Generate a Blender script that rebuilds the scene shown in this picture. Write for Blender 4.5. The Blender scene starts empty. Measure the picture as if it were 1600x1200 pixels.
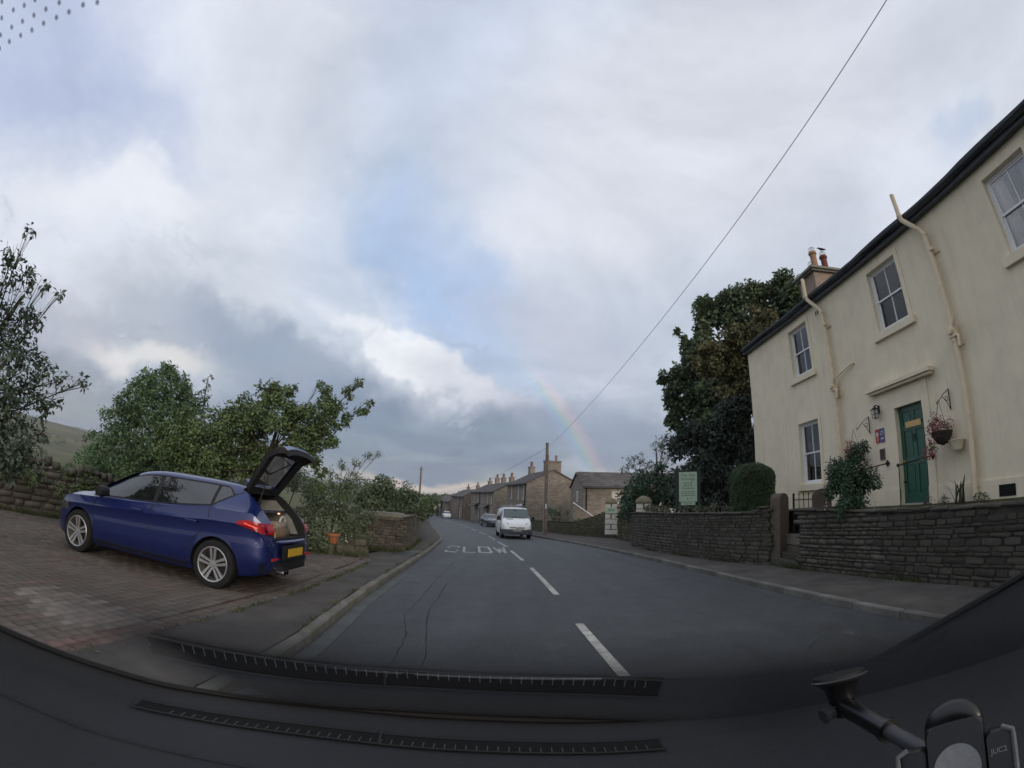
import bpy, math, random
import numpy as np
from mathutils import Matrix, Vector
S = bpy.context.scene
COL = S.collection
rnd = random.Random(7)
def lin(*c):
    return tuple(((v/255)/12.92 if v/255 <= .04045 else ((v/255+.055)/1.055)**2.4) for v in c)
# ------------------------------------------------------------------ camera
cd = bpy.data.cameras.new('camera'); cam = bpy.data.objects.new('camera', cd); COL.objects.link(cam); S.camera = cam
cd.type = 'PANO'; cd.panorama_type = 'FISHEYE_LENS_POLYNOMIAL'      # the wide lens of a dashboard camera
cd.sensor_width = 36; cd.sensor_fit = 'HORIZONTAL'; cd.fisheye_fov = math.radians(178); cd.clip_start = .01; cd.clip_end = 12000
_f = 719.7*36/1600
_th = np.linspace(0, 1.35, 60); _r = _f*_th*(1+.0362*_th**2)
_k = np.linalg.lstsq(np.stack([_r, _r**2, _r**3, _r**4], 1), _th, rcond=None)[0]
cd.fisheye_polynomial_k0 = 0
for i in range(4): setattr(cd, 'fisheye_polynomial_k%d' % (i+1), -float(_k[i]))
_p, _ro = .247, -.037
_R = Matrix(((1,0,0),(0,math.cos(_p),-math.sin(_p)),(0,math.sin(_p),math.cos(_p)))) @ Matrix(((math.cos(_ro),0,math.sin(_ro)),(0,1,0),(-math.sin(_ro),0,math.cos(_ro))))
_right, _fwd, _up = _R.col
_M = Matrix((_right, _up, -_fwd)).transposed().to_4x4(); _M.translation = (0, 0, 1.45); cam.matrix_world = _M
# ------------------------------------------------------------------ world
SUN_AZ, SUN_EL = 152.5, 14.0          # opposite the rainbow's centre; azimuth from +Y towards +X
EXPO = 0.26
def azel(az, el):
    a, e = math.radians(az), math.radians(el)
    return Vector((math.sin(a)*math.cos(e), math.cos(a)*math.cos(e), math.sin(e)))
W = bpy.data.worlds.new('World'); S.world = W; W.use_nodes = True
def build_world():
    nt = W.node_tree; N = nt.nodes; L = nt.links
    N.clear()
    out = N.new('ShaderNodeOutputWorld'); bg = N.new('ShaderNodeBackground'); L.new(bg.outputs[0], out.inputs[0]); bg.inputs[1].default_value = .1
    sky = N.new('ShaderNodeTexSky'); sky.sky_type = 'NISHITA'; sky.sun_disc = False
    sky.sun_elevation = math.radians(SUN_EL); sky.sun_rotation = math.radians(SUN_AZ)
    tc = N.new('ShaderNodeTexCoord')
    def vm(op, a, b=None):
        n = N.new('ShaderNodeVectorMath'); n.operation = op
        for i, v in enumerate((a, b)):
            if v is None: continue
            if hasattr(v, 'is_linked') or hasattr(v, 'node'): L.new(v, n.inputs[i])
            else: n.inputs[i].default_value = v
        return n
    def m(op, a, b=None, c=None, clamp=False):
        n = N.new('ShaderNodeMath'); n.operation = op; n.use_clamp = clamp
        for i, v in enumerate((a, b, c)):
            if v is None: continue
            if isinstance(v, (int, float)): n.inputs[i].default_value = v
            else: L.new(v, n.inputs[i])
        return n.outputs[0]
    def noise(vec, scale, detail=4, rough=.5, dist=0.):
        n = N.new('ShaderNodeTexNoise'); L.new(vec, n.inputs['Vector'])
        n.inputs['Scale'].default_value = scale; n.inputs['Detail'].default_value = detail; n.inputs['Roughness'].default_value = rough
        n.inputs['Distortion'].default_value = dist
        return n
    def mix(fac, a, b, mode='MIX'):
        n = N.new('ShaderNodeMix'); n.data_type = 'RGBA'; n.blend_type = mode
        for k, v in ((0, fac), (6, a), (7, b)):
            if isinstance(v, (int, float)): n.inputs[k].default_value = v
            elif isinstance(v, tuple): n.inputs[k].default_value = (*v, 1) if len(v) == 3 else v
            else: L.new(v, n.inputs[k])
        return n.outputs[2]
    d = vm('NORMALIZE', tc.outputs['Generated']).outputs[0]
    # cloud layer coordinates: the direction cast on a flat layer above
    sp = N.new('ShaderNodeSeparateXYZ'); L.new(d, sp.inputs[0])
    den = m('ADD', m('MAXIMUM', sp.outputs[2], 0.0), .16)
    cx = m('DIVIDE', sp.outputs[0], den); cy = m('DIVIDE', sp.outputs[1], den)
    cb = N.new('ShaderNodeCombineXYZ'); L.new(cx, cb.inputs[0]); L.new(cy, cb.inputs[1])
    p = cb.outputs[0]
    wn = noise(d, 2.6, 5, .6)
    wob = vm('SCALE', vm('SUBTRACT', wn.outputs['Color'], (.5,.5,.5)).outputs[0]); wob.inputs[3].default_value = .34
    wn2 = noise(d, 11, 3, .6)
    wob2 = vm('SCALE', vm('SUBTRACT', wn2.outputs['Color'], (.5,.5,.5)).outputs[0]); wob2.inputs[3].default_value = .07
    dd = vm('NORMALIZE', vm('ADD', vm('ADD', d, wob.outputs[0]).outputs[0], wob2.outputs[0]).outputs[0]).outputs[0]
    dl = vm('NORMALIZE', vm('ADD', d, wob2.outputs[0]).outputs[0]).outputs[0]
    # base colour by height
    ramp = N.new('ShaderNodeValToRGB'); L.new(sp.outputs[2], ramp.inputs[0])
    els = ramp.color_ramp.elements
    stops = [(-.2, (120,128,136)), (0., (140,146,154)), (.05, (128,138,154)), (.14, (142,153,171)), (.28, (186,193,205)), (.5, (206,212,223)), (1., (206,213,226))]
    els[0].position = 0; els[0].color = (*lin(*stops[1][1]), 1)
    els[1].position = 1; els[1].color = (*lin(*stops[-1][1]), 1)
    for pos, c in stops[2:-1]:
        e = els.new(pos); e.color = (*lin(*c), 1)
    col = ramp.outputs[0]
    def blob(col, az, el, ra, rb, tilt, c, w, soft=.5, vec=dd):
        """an elliptical patch of cloud or of clear sky; ra, rb half sizes in degrees, tilt in degrees"""
        c0 = azel(az, el); t1 = azel(az+90, 0); t2 = c0.cross(t1); t2 = -t2 if t2.z < 0 else t2
        a = math.radians(tilt)
        u = (t1*math.cos(a)+t2*math.sin(a))/math.sin(math.radians(ra)); v = (-t1*math.sin(a)+t2*math.cos(a))/math.sin(math.radians(rb))
        du = vm('DOT_PRODUCT', vec, tuple(u)).outputs['Value']; dv = vm('DOT_PRODUCT', vec, tuple(v)).outputs['Value']; dc = vm('DOT_PRODUCT', vec, tuple(c0)).outputs['Value']
        r2 = m('SQRT', m('ADD', m('MULTIPLY', du, du), m('MULTIPLY', dv, dv)))
        mr = N.new('ShaderNodeMapRange'); mr.interpolation_type = 'SMOOTHSTEP'; L.new(r2, mr.inputs[0])
        mr.inputs[1].default_value = 1+soft; mr.inputs[2].default_value = 1-soft; mr.inputs[3].default_value = 0; mr.inputs[4].default_value = w
        f = m('MULTIPLY', mr.outputs[0], m('GREATER_THAN', dc, 0.0))
        return mix(f, col, lin(*c))
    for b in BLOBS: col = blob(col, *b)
    # billows in the layer
    n1 = noise(p, 1.1, 7, .56, .6).outputs[0]
    n2 = noise(p, 3.6, 6, .6, .3).outputs[0]
    lo = N.new('ShaderNodeMapRange'); L.new(n1, lo.inputs[0]); lo.inputs[1].default_value = .34; lo.inputs[2].default_value = .66; lo.inputs[3].default_value = .93; lo.inputs[4].default_value = 1.06
    lo2 = N.new('ShaderNodeMapRange'); L.new(n2, lo2.inputs[0]); lo2.inputs[1].default_value = .3; lo2.inputs[2].default_value = .7; lo2.inputs[3].default_value = .98; lo2.inputs[4].default_value = 1.02
    gain = m('MULTIPLY', lo.outputs[0], lo2.outputs[0])
    g3 = N.new('ShaderNodeCombineXYZ')
    for i in range(3): L.new(gain, g3.inputs[i])
    col = mix(1.0, col, g3.outputs[0], 'MULTIPLY')
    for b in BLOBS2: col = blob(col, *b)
    n3 = noise(vm('MULTIPLY', dd, (1,1,2.2)).outputs[0], 5.5, 9, .62, .5).outputs[0]
    n4 = noise(vm('MULTIPLY', dl, (1,1,2.6)).outputs[0], 14, 6, .6, .2).outputs[0]
    band = N.new('ShaderNodeMapRange'); band.interpolation_type = 'SMOOTHSTEP'; L.new(sp.outputs[2], band.inputs[0]); band.inputs[1].default_value = .62; band.inputs[2].default_value = .22; band.inputs[3].default_value = 0; band.inputs[4].default_value = 1
    hi = N.new('ShaderNodeMapRange'); hi.interpolation_type = 'SMOOTHSTEP'; L.new(n3, hi.inputs[0]); hi.inputs[1].default_value = .56; hi.inputs[2].default_value = .72; hi.inputs[3].default_value = 0; hi.inputs[4].default_value = .42
    col = mix(m('MULTIPLY', hi.outputs[0], band.outputs[0]), col, lin(216,218,230))
    lw = N.new('ShaderNodeMapRange'); lw.interpolation_type = 'SMOOTHSTEP'; L.new(n3, lw.inputs[0]); lw.inputs[1].default_value = .44; lw.inputs[2].default_value = .30; lw.inputs[3].default_value = 0; lw.inputs[4].default_value = .38
    col = mix(m('MULTIPLY', lw.outputs[0], band.outputs[0]), col, lin(138,150,170))
    wsp = N.new('ShaderNodeMapRange'); L.new(n4, wsp.inputs[0]); wsp.inputs[1].default_value = .3; wsp.inputs[2].default_value = .7; wsp.inputs[3].default_value = .975; wsp.inputs[4].default_value = 1.025
    w3 = N.new('ShaderNodeCombineXYZ')
    for i in range(3): L.new(wsp.outputs[0], w3.inputs[i])
    col = mix(1.0, col, w3.outputs[0], 'MULTIPLY')
    # rainbow: a 42 degree ring round the point opposite the sun
    anti = tuple(-azel(SUN_AZ, SUN_EL))
    ang = m('MULTIPLY', m('ARCCOSINE', vm('DOT_PRODUCT', d, anti).outputs['Value']), 180/math.pi)
    t = N.new('ShaderNodeMapRange'); L.new(ang, t.inputs[0]); t.inputs[1].default_value = 39.9; t.inputs[2].default_value = 43.2
    rr = N.new('ShaderNodeValToRGB'); L.new(t.outputs[0], rr.inputs[0]); E = rr.color_ramp.elements
    E[0].position = 0; E[0].color = (0,0,0,1); E[1].position = 1; E[1].color = (0,0,0,1)
    for pos, c in ((.12,(.05,.03,.10)),(.28,(.01,.08,.14)),(.42,(.03,.13,.06)),(.56,(.16,.14,.01)),(.70,(.24,.10,.02)),(.84,(.16,.03,.03))):
        e = E.new(pos); e.color = (*c, 1)
    az_f = vm('DOT_PRODUCT', d, tuple(azel(9, 7))).outputs['Value']
    msk = N.new('ShaderNodeMapRange'); msk.interpolation_type = 'SMOOTHSTEP'; L.new(az_f, msk.inputs[0]); msk.inputs[1].default_value = math.cos(math.radians(14)); msk.inputs[2].default_value = math.cos(math.radians(2)); msk.inputs[3].default_value = 0; msk.inputs[4].default_value = .55
    rb = mix(msk.outputs[0], (0.,0.,0.), rr.outputs[0])
    col = mix(1.0, col, rb, 'ADD')
    # far cloud detail: soft bright puffs
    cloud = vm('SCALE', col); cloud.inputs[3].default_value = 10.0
    sk = vm('SCALE', sky.outputs[0]); sk.inputs[3].default_value = 1.0
    cover = m('SUBTRACT', 1.0, m('MULTIPLY', m('SUBTRACT', .56, n1, clamp=True), .9), clamp=True)
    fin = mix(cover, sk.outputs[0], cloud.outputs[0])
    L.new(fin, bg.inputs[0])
#        az   el   ra  rb tilt colour       w  soft
BLOBS = [
 (-62, 32, 22, 16, 20, (160,173,204), .8, .5),
 (-58, 50, 26, 12, 10, (168,178,206), .6, .5),
 (-34, 40, 30, 14, -38, (214,219,228), .9, .35),
 (-50, 20, 26, 9, -10, (214,219,227), .85, .45),
 (-9, 46, 24, 11, 60, (172,190,216), .85, .6),
 (-10, 28, 15, 6.5, -50, (150,178,216), .95, .4),
 (25, 45, 30, 20, 0, (208,212,222), .9, .6),
 (45, 28, 26, 10, 10, (204,210,222), .8, .6),
 (66, 35, 3.5, 1.6, 40, (160,182,214), .45, .7),
 (15, 20, 22, 8, 5, (186,195,210), .6, .5),
]
BLOBS2 = [
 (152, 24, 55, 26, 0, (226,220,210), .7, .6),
 (-42, 16, 15, 5.0, -8, (158,166,180), .7, .4),
 (-26, 14, 16, 4.0, -12, (138,151,172), .8, .45),
 (-60, 13, 12, 3.0, 4, (160,164,178), .6, .5),
 (-46, 12.2, 7, 1.8, 4, (226,222,216), .8, .6),
 (-14, 18.5, 9, 2.0, -22, (234,237,242), .95, .35),
 (-10, 16.6, 3.0, 1.2, -10, (232,234,238), .8, .6),
 (-52, 27, 12, 2.5, 6, (226,229,235), .6, .6),
 (-4, 13.5, 8, 2.2, -28, (196,198,210), .7, .6),
 (6, 20, 10, 3.0, -20, (186,190,206), .6, .6),
 (-12, 8, 26, 5.0, 0, (116,132,154), .85, .5),
 (-12, 4.2, 18, 2.4, 0, (104,120,144), .8, .5),
 (12.5, 3.9, 3.6, .7, 2, (196,202,216), .6, .8),
 (8, 9, 7, 4, 0, (140,150,172), .5, .6),
 (-60, 7, 14, 3, 0, (140,144,154), .7, .5),
 (-10, 1.6, 8, 1.1, 0, (214,196,180), .95, .6),
 (-14, 1.0, 12, .6, 0, (172,166,164), .8, .6),
]
build_world()
sd = bpy.data.lights.new('sun', 'SUN'); so = bpy.data.objects.new('sun', sd); COL.objects.link(so)
sd.energy = 1.1; sd.angle = math.radians(24); sd.color = (1, .88, .74)
so.rotation_euler = azel(SUN_AZ, SUN_EL).to_track_quat('Z', 'Y').to_euler()
S.view_settings.view_transform = 'Standard'; S.view_settings.look = 'None'; S.view_settings.gamma = 1; S.view_settings.exposure = EXPO
S.view_settings.use_curve_mapping = False
S.cycles.transparent_max_bounces = 16; S.cycles.max_bounces = 6; S.cycles.diffuse_bounces = 3
S.cycles.use_denoising = True
# ------------------------------------------------------------------ materials
MATS = {}
def mat(name, c, rough=.8, var=.18, scale=6., bump=.15, bscale=40., spec=.3, rand=0., metal=0., c2=None, c2amt=.5, c2scale=1.5, coat=0., stain=None, stain_amt=0., hue=0.):
    if name in MATS: return MATS[name]
    mt = bpy.data.materials.new(name); mt.use_nodes = True; MATS[name] = mt
    nt = mt.node_tree; N = nt.nodes; L = nt.links; b = N['Principled BSDF']
    b.inputs['Roughness'].default_value = rough; b.inputs['Metallic'].default_value = metal; b.inputs['Specular IOR Level'].default_value = spec; b.inputs['Coat Weight'].default_value = coat
    b.inputs['Base Color'].default_value = (*c, 1)
    tc = N.new('ShaderNodeTexCoord'); src = tc.outputs['Object']
    def mixc(f, a, bb, mode='MIX'):
        n = N.new('ShaderNodeMix'); n.data_type = 'RGBA'; n.blend_type = mode
        for k, v in ((0, f), (6, a), (7, bb)):
            if isinstance(v, (int, float)): n.inputs[k].default_value = v
            elif isinstance(v, tuple): n.inputs[k].default_value = (*v, 1)
            else: L.new(v, n.inputs[k])
        return n.outputs[2]
    def nz(s, det=5, ro=.6):
        n = N.new('ShaderNodeTexNoise'); L.new(src, n.inputs['Vector']); n.inputs['Scale'].default_value = s; n.inputs['Detail'].default_value = det; n.inputs['Roughness'].default_value = ro
        return n.outputs[0]
    def mr(v, a, bb, x, y):
        n = N.new('ShaderNodeMapRange'); L.new(v, n.inputs[0])
        for i, q in enumerate((a, bb, x, y)): n.inputs[i+1].default_value = q
        return n.outputs[0]
    col = c
    if c2 is not None: col = mixc(mr(nz(c2scale), .5-.2, .5+.2, 0, c2amt*2 if c2amt < .5 else 1), c, c2)
    if rand:
        oi = N.new('ShaderNodeObjectInfo'); ge = N.new('ShaderNodeNewGeometry')
        a = N.new('ShaderNodeMath'); a.operation = 'ADD'; L.new(oi.outputs['Random'], a.inputs[0]); L.new(ge.outputs['Random Per Island'], a.inputs[1])
        fr = N.new('ShaderNodeMath'); fr.operation = 'FRACT'; L.new(a.outputs[0], fr.inputs[0])
        hs = N.new('ShaderNodeHueSaturation')
        if isinstance(col, tuple): hs.inputs['Color'].default_value = (*col, 1)
        else: L.new(col, hs.inputs['Color'])
        L.new(mr(fr.outputs[0], 0, 1, 1-rand, 1+rand), hs.inputs['Value'])
        mu = N.new('ShaderNodeMath'); mu.operation = 'MULTIPLY'; L.new(fr.outputs[0], mu.inputs[0]); mu.inputs[1].default_value = 7.31
        f2 = N.new('ShaderNodeMath'); f2.operation = 'FRACT'; L.new(mu.outputs[0], f2.inputs[0])
        L.new(mr(f2.outputs[0], 0, 1, .5-hue, .5+hue), hs.inputs['Hue']); L.new(mr(f2.outputs[0], 0, 1, 1.15, .8), hs.inputs['Saturation'])
        col = hs.outputs[0]
    if stain is not None: col = mixc(mr(nz(.9, 6, .65), .48, .68, 0, stain_amt), col, stain)
    if var:
        v = mr(nz(scale), .3, .7, 1-var, 1+var); cb = N.new('ShaderNodeCombineXYZ')
        for i in range(3): L.new(v, cb.inputs[i])
        col = mixc(1.0, col, cb.outputs[0], 'MULTIPLY')
    if not isinstance(col, tuple): L.new(col, b.inputs['Base Color'])
    if bump:
        bp = N.new('ShaderNodeBump'); bp.inputs['Strength'].default_value = bump; bp.inputs['Distance'].default_value = .02
        L.new(nz(bscale, 4), bp.inputs['Height']); L.new(bp.outputs[0], b.inputs['Normal'])
    return mt
def leafmat(name, c, var=.35, hue=.03, trans=.25, rough=.55):
    if name in MATS: return MATS[name]
    mt = mat(name, c, rough, .25, 1.2, 0, spec=.25, rand=var, hue=hue)
    nt = mt.node_tree; N = nt.nodes; L = nt.links; b = N['Principled BSDF']; out = N['Material Output']
    tr = N.new('ShaderNodeBsdfTranslucent'); L.new(b.inputs['Base Color'].links[0].from_socket, tr.inputs[0])
    mx = N.new('ShaderNodeMixShader'); mx.inputs[0].default_value = trans; L.new(b.outputs[0], mx.inputs[1]); L.new(tr.outputs[0], mx.inputs[2]); L.new(mx.outputs[0], out.inputs[0])
    return mt
def glow(name, c, e):
    mt = mat(name, c, .4, 0, bump=0); b = mt.node_tree.nodes['Principled BSDF']; b.inputs['Emission Color'].default_value = (*c, 1); b.inputs['Emission Strength'].default_value = e
    return mt
def clearmat(name, lo=None, hi=None, tint=(1,1,1), gain=1.):
    """clear glass: what is behind it plus a mirror share that grows at grazing angles; between lo and hi (object z) the mirror share fades out upwards"""
    mt = bpy.data.materials.new(name); mt.use_nodes = True; MATS[name] = mt
    nt = mt.node_tree; N = nt.nodes; L = nt.links; N.remove(N['Principled BSDF']); out = N['Material Output']
    t = N.new('ShaderNodeBsdfTransparent'); t.inputs[0].default_value = (*tint, 1); g = N.new('ShaderNodeBsdfGlossy'); g.inputs['Roughness'].default_value = .01
    fr = N.new('ShaderNodeFresnel'); fr.inputs[0].default_value = 1.45
    f = N.new('ShaderNodeMath'); f.operation = 'MULTIPLY'; L.new(fr.outputs[0], f.inputs[0]); f.inputs[1].default_value = gain
    if lo is not None:
        tc = N.new('ShaderNodeTexCoord'); sp = N.new('ShaderNodeSeparateXYZ'); L.new(tc.outputs['Object'], sp.inputs[0])
        r = N.new('ShaderNodeMapRange'); L.new(sp.outputs[2], r.inputs[0]); r.inputs[1].default_value = lo; r.inputs[2].default_value = hi; r.inputs[3].default_value = gain; r.inputs[4].default_value = 0
        L.new(r.outputs[0], f.inputs[1])
    mx = N.new('ShaderNodeMixShader'); L.new(f.outputs[0], mx.inputs[0]); L.new(t.outputs[0], mx.inputs[1]); L.new(g.outputs[0], mx.inputs[2]); L.new(mx.outputs[0], out.inputs[0])
    return mt
# ------------------------------------------------------------------ mesh helpers
class MB:
    def __init__(s): s.v = []; s.f = []
    def add(s, vs, fs):
        o = len(s.v); s.v += [tuple(v) for v in vs]; s.f += [tuple(i+o for i in f) for f in fs]; return s
    def box(s, c, size, rz=0., ch=0., ry=0., rx=0.):
        x, y, z = (q/2 for q in size)
        if ch:
            vs = [(sx*x, sy*y, -z) for sy in (-1,1) for sx in (-1,1)] + [(sx*x, sy*y, z-ch) for sy in (-1,1) for sx in (-1,1)] + [(sx*(x-ch), sy*(y-ch), z) for sy in (-1,1) for sx in (-1,1)]
            fs = [(0,2,3,1)]
            for o in (0, 4):
                for a, b in ((0,1),(1,3),(3,2),(2,0)): fs.append((o+a, o+b, o+4+b, o+4+a))
            fs.append((8,9,11,10))
        else:
            vs = [(sx*x, sy*y, sz*z) for sz in (-1,1) for sy in (-1,1) for sx in (-1,1)]
            fs = [(0,2,3,1),(4,5,7,6),(0,1,5,4),(1,3,7,5),(3,2,6,7),(2,0,4,6)]
        R = Matrix.Rotation(rz, 3, 'Z') @ Matrix.Rotation(ry, 3, 'Y') @ Matrix.Rotation(rx, 3, 'X')
        return s.add([R @ Vector(v) + Vector(c) for v in vs], fs)
    def b2(s, a, b, ch=0.):
        return s.box([(p+q)/2 for p, q in zip(a, b)], [abs(q-p) for p, q in zip(a, b)], ch=ch)
    def tube(s, pts, r, n=8, cap=True):
        pts = [Vector(p) for p in pts]; rs = r if isinstance(r, (list, tuple)) else [r]*len(pts)
        rings = []; up = Vector((0, 0, 1)); o = len(s.v)
        prev = None
        for i, p in enumerate(pts):
            t = (pts[min(i+1, len(pts)-1)] - pts[max(i-1, 0)]).normalized()
            a = prev if prev is not None else (t.cross(up) if abs(t.z) < .95 else t.cross(Vector((1, 0, 0))))
            a = (a - t*a.dot(t)); a = a.normalized() if a.length > 1e-6 else t.orthogonal().normalized(); prev = a
            b = t.cross(a)
            for k in range(n):
                q = 2*math.pi*k/n; s.v.append(tuple(p + (a*math.cos(q)+b*math.sin(q))*rs[i]))
        for i in range(len(pts)-1):
            for k in range(n):
                k2 = (k+1) % n; s.f.append((o+i*n+k, o+i*n+k2, o+(i+1)*n+k2, o+(i+1)*n+k))
        if cap: s.f.append(tuple(o+k for k in range(n))[::-1]); s.f.append(tuple(o+(len(pts)-1)*n+k for k in range(n)))
        return s
    def lathe(s, prof, c=(0,0,0), n=16, axis='Z', cap=True):
        o = len(s.v); c = Vector(c)
        for r, h in prof:
            for k in range(n):
                q = 2*math.pi*k/n; v = (r*math.cos(q), r*math.sin(q), h)
                if axis == 'Y': v = (v[0], v[2], v[1])
                if axis == 'X': v = (v[2], v[0], v[1])
                s.v.append(tuple(Vector(v)+c))
        for i in range(len(prof)-1):
            for k in range(n):
                k2 = (k+1) % n; s.f.append((o+i*n+k, o+i*n+k2, o+(i+1)*n+k2, o+(i+1)*n+k))
        if cap: s.f.append(tuple(o+k for k in range(n))[::-1]); s.f.append(tuple(o+(len(prof)-1)*n+k for k in range(n)))
        return s
    def prism(s, poly, d, T=None):
        """poly in the local xz plane, thickness d along y from 0"""
        n = len(poly); vs = [(x, 0, z) for x, z in poly] + [(x, d, z) for x, z in poly]
        if T: vs = [T(v) for v in vs]
        return s.add(vs, [tuple(range(n)), tuple(range(n, 2*n))[::-1]] + [(i, n+i, n+(i+1) % n, (i+1) % n) for i in range(n)])
    def grid(s, rows):
        o = len(s.v); m_ = len(rows[0])
        for r in rows: s.v += [tuple(v) for v in r]
        for i in range(len(rows)-1):
            for j in range(m_-1): s.f.append((o+i*m_+j, o+i*m_+j+1, o+(i+1)*m_+j+1, o+(i+1)*m_+j))
        return s
    def mesh(s, name, m, smooth=False, fix=True):
        me = bpy.data.meshes.new(name); me.from_pydata(s.v, [], s.f)
        if fix and len(s.f) < 40000:
            import bmesh
            bm = bmesh.new(); bm.from_mesh(me); bmesh.ops.recalc_face_normals(bm, faces=bm.faces); bm.to_mesh(me); bm.free()
        if m is not None: me.materials.append(m)
        if smooth:
            me.polygons.foreach_set('use_smooth', [True]*len(me.polygons))
            if smooth != 'full': me.set_sharp_from_angle(angle=math.radians(38))
        return me
def obj(name, mb, m=None, parent=None, smooth=False, **kw):
    me = mb.mesh(name, m, smooth) if isinstance(mb, MB) else mb
    o = bpy.data.objects.new(name, me); COL.objects.link(o)
    if parent is not None: o.parent = parent
    for k, v in kw.items():
        if k == 'loc': o.location = v
        elif k == 'rot': o.rotation_euler = v
        elif k == 'scale': o.scale = v
        else: o[k] = v
    return o
def thing(name, label, cat, loc=(0,0,0), rz=0., group=None):
    o = bpy.data.objects.new(name, None); COL.objects.link(o); o.location = loc; o.rotation_euler = (0, 0, rz)
    o.empty_display_size = .2; o['label'] = label; o['category'] = cat
    if group: o['group'] = group
    return o
def fastmesh(name, V, F, m, smooth=False):
    """V (n,3) floats, F (k,c) ints of one face size"""
    me = bpy.data.meshes.new(name); V = np.asarray(V, np.float32); F = np.asarray(F, np.int32); c = F.shape[1]
    me.vertices.add(len(V)); me.vertices.foreach_set('co', V.ravel())
    me.loops.add(F.size); me.loops.foreach_set('vertex_index', F.ravel())
    me.polygons.add(len(F)); me.polygons.foreach_set('loop_start', np.arange(0, F.size, c, dtype=np.int32))
    me.update(calc_edges=True); me.validate()
    if m is not None: me.materials.append(m)
    if smooth: me.polygons.foreach_set('use_smooth', [True]*len(F))
    return me
def text(name, s, size, m, parent, loc, rot, extr=.001, align='CENTER'):
    c = bpy.data.curves.new(name, 'FONT'); c.body = s; c.size = size; c.extrude = extr; c.align_x = align; c.align_y = 'CENTER'
    o = bpy.data.objects.new(name, c); COL.objects.link(o)
    dg = bpy.context.evaluated_depsgraph_get(); me = bpy.data.meshes.new_from_object(o.evaluated_get(dg)); bpy.data.objects.remove(o)
    me.materials.clear(); me.materials.append(m)
    return obj(name, me, None, parent, loc=loc, rot=rot)
# ------------------------------------------------------------------ the lie of the land
def T(y):
    y = max(y, -60)
    if y < 0: return -.02*y
    return -(.03*min(y, 10)+.04*max(0, min(y, 40)-10)+.033*max(0, min(y, 150)-40)+.006*max(0, min(y, 500)-150))
CL = [(-60,1.6),(0,1.2),(3.6,1.1),(8,.91),(12.4,.68),(18.5,.17),(24.8,-.47),(31.4,-1.25),(38,-2.2),(46,-3.6),(60,-6.3),(80,-10.7),(110,-17.5),(150,-27),(200,-40),(300,-70)]
LK = [(-60,-1.6),(3,-1.82),(4.2,-1.85),(6.5,-2.08),(8.3,-2.17),(11.2,-2.3),(14.35,-2.46),(17.8,-2.7),(22.7,-3.1),(27,-3.8),(32,-4.7),(38,-5.9),(46,-7.4),(60,-10.0),(80,-14.4),(110,-21.2),(150,-30.7),(200,-43.7),(300,-73.7)]
RK = [(-60,4.8),(4,4.65),(10,4.62),(14.2,4.55),(18,4.3),(20.1,4.12),(23,3.72),(26.6,3.1),(29.4,2.5),(33,1.75),(38,.9),(46,.25),(60,-2.5),(80,-6.9),(110,-13.7),(150,-23.3),(200,-36.3),(300,-66)]
def ip(L, y):
    xs = [p[0] for p in L]; return float(np.interp(y, xs, [p[1] for p in L]))
def ysteps(a, b):
    out = []; y = a
    while y < b:
        out.append(y); y += .5 if -2 < y < 40 else 2.5
    return out+[b]
# ------------------------------------------------------------------ ground, road, pavements
asphalt = mat('asphalt', (.054,.059,.064), .62, .22, 2.3, .9, 220, .5, c2=(.046,.050,.055), c2amt=.6, c2scale=.35)
def speckle(mt, sc, lo, hi):
    nt = mt.node_tree; N = nt.nodes; L = nt.links; b = N['Principled BSDF']; src = b.inputs['Base Color'].links[0].from_socket
    tc = N.new('ShaderNodeTexCoord'); v = N.new('ShaderNodeTexVoronoi'); L.new(tc.outputs['Object'], v.inputs['Vector']); v.inputs['Scale'].default_value = sc
    sp = N.new('ShaderNodeSeparateColor'); L.new(v.outputs['Color'], sp.inputs[0]); r = N.new('ShaderNodeMapRange'); L.new(sp.outputs[0], r.inputs[0]); r.inputs[3].default_value = lo; r.inputs[4].default_value = hi
    # tyre-polished tracks and long streaks
    mp = N.new('ShaderNodeMapping'); mp.inputs['Scale'].default_value = (1.1, .06, 1); L.new(tc.outputs['Object'], mp.inputs[0]); n2 = N.new('ShaderNodeTexNoise'); n2.inputs['Scale'].default_value = 1.6; n2.inputs['Detail'].default_value = 3; L.new(mp.outputs[0], n2.inputs['Vector'])
    r2 = N.new('ShaderNodeMapRange'); L.new(n2.outputs[0], r2.inputs[0]); r2.inputs[1].default_value = .35; r2.inputs[2].default_value = .65; r2.inputs[3].default_value = .86; r2.inputs[4].default_value = 1.14
    mm = N.new('ShaderNodeMath'); mm.operation = 'MULTIPLY'; L.new(r.outputs[0], mm.inputs[0]); L.new(r2.outputs[0], mm.inputs[1])
    cb = N.new('ShaderNodeCombineXYZ')
    for i in range(3): L.new(mm.outputs[0], cb.inputs[i])
    mx = N.new('ShaderNodeMix'); mx.data_type = 'RGBA'; mx.blend_type = 'MULTIPLY'; mx.inputs[0].default_value = 1; L.new(src, mx.inputs[6]); L.new(cb.outputs[0], mx.inputs[7]); L.new(mx.outputs[2], b.inputs['Base Color'])
speckle(asphalt, 70, .72, 1.3)
pave_m = mat('pavement_asphalt', (.105,.094,.086), .9, .22, 2.2, .5, 120, .2, c2=(.07,.064,.06), c2amt=.5, c2scale=.8, stain=(.10,.095,.08), stain_amt=.5)
grass_m = mat('meadow', (.075,.09,.04), .95, .3, .6, .6, 12, .1, c2=(.12,.11,.055), c2amt=.5, c2scale=.05)
soil_m = mat('soil', (.05,.042,.03), .95, .3, 3, .6, 20, .1)
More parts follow.
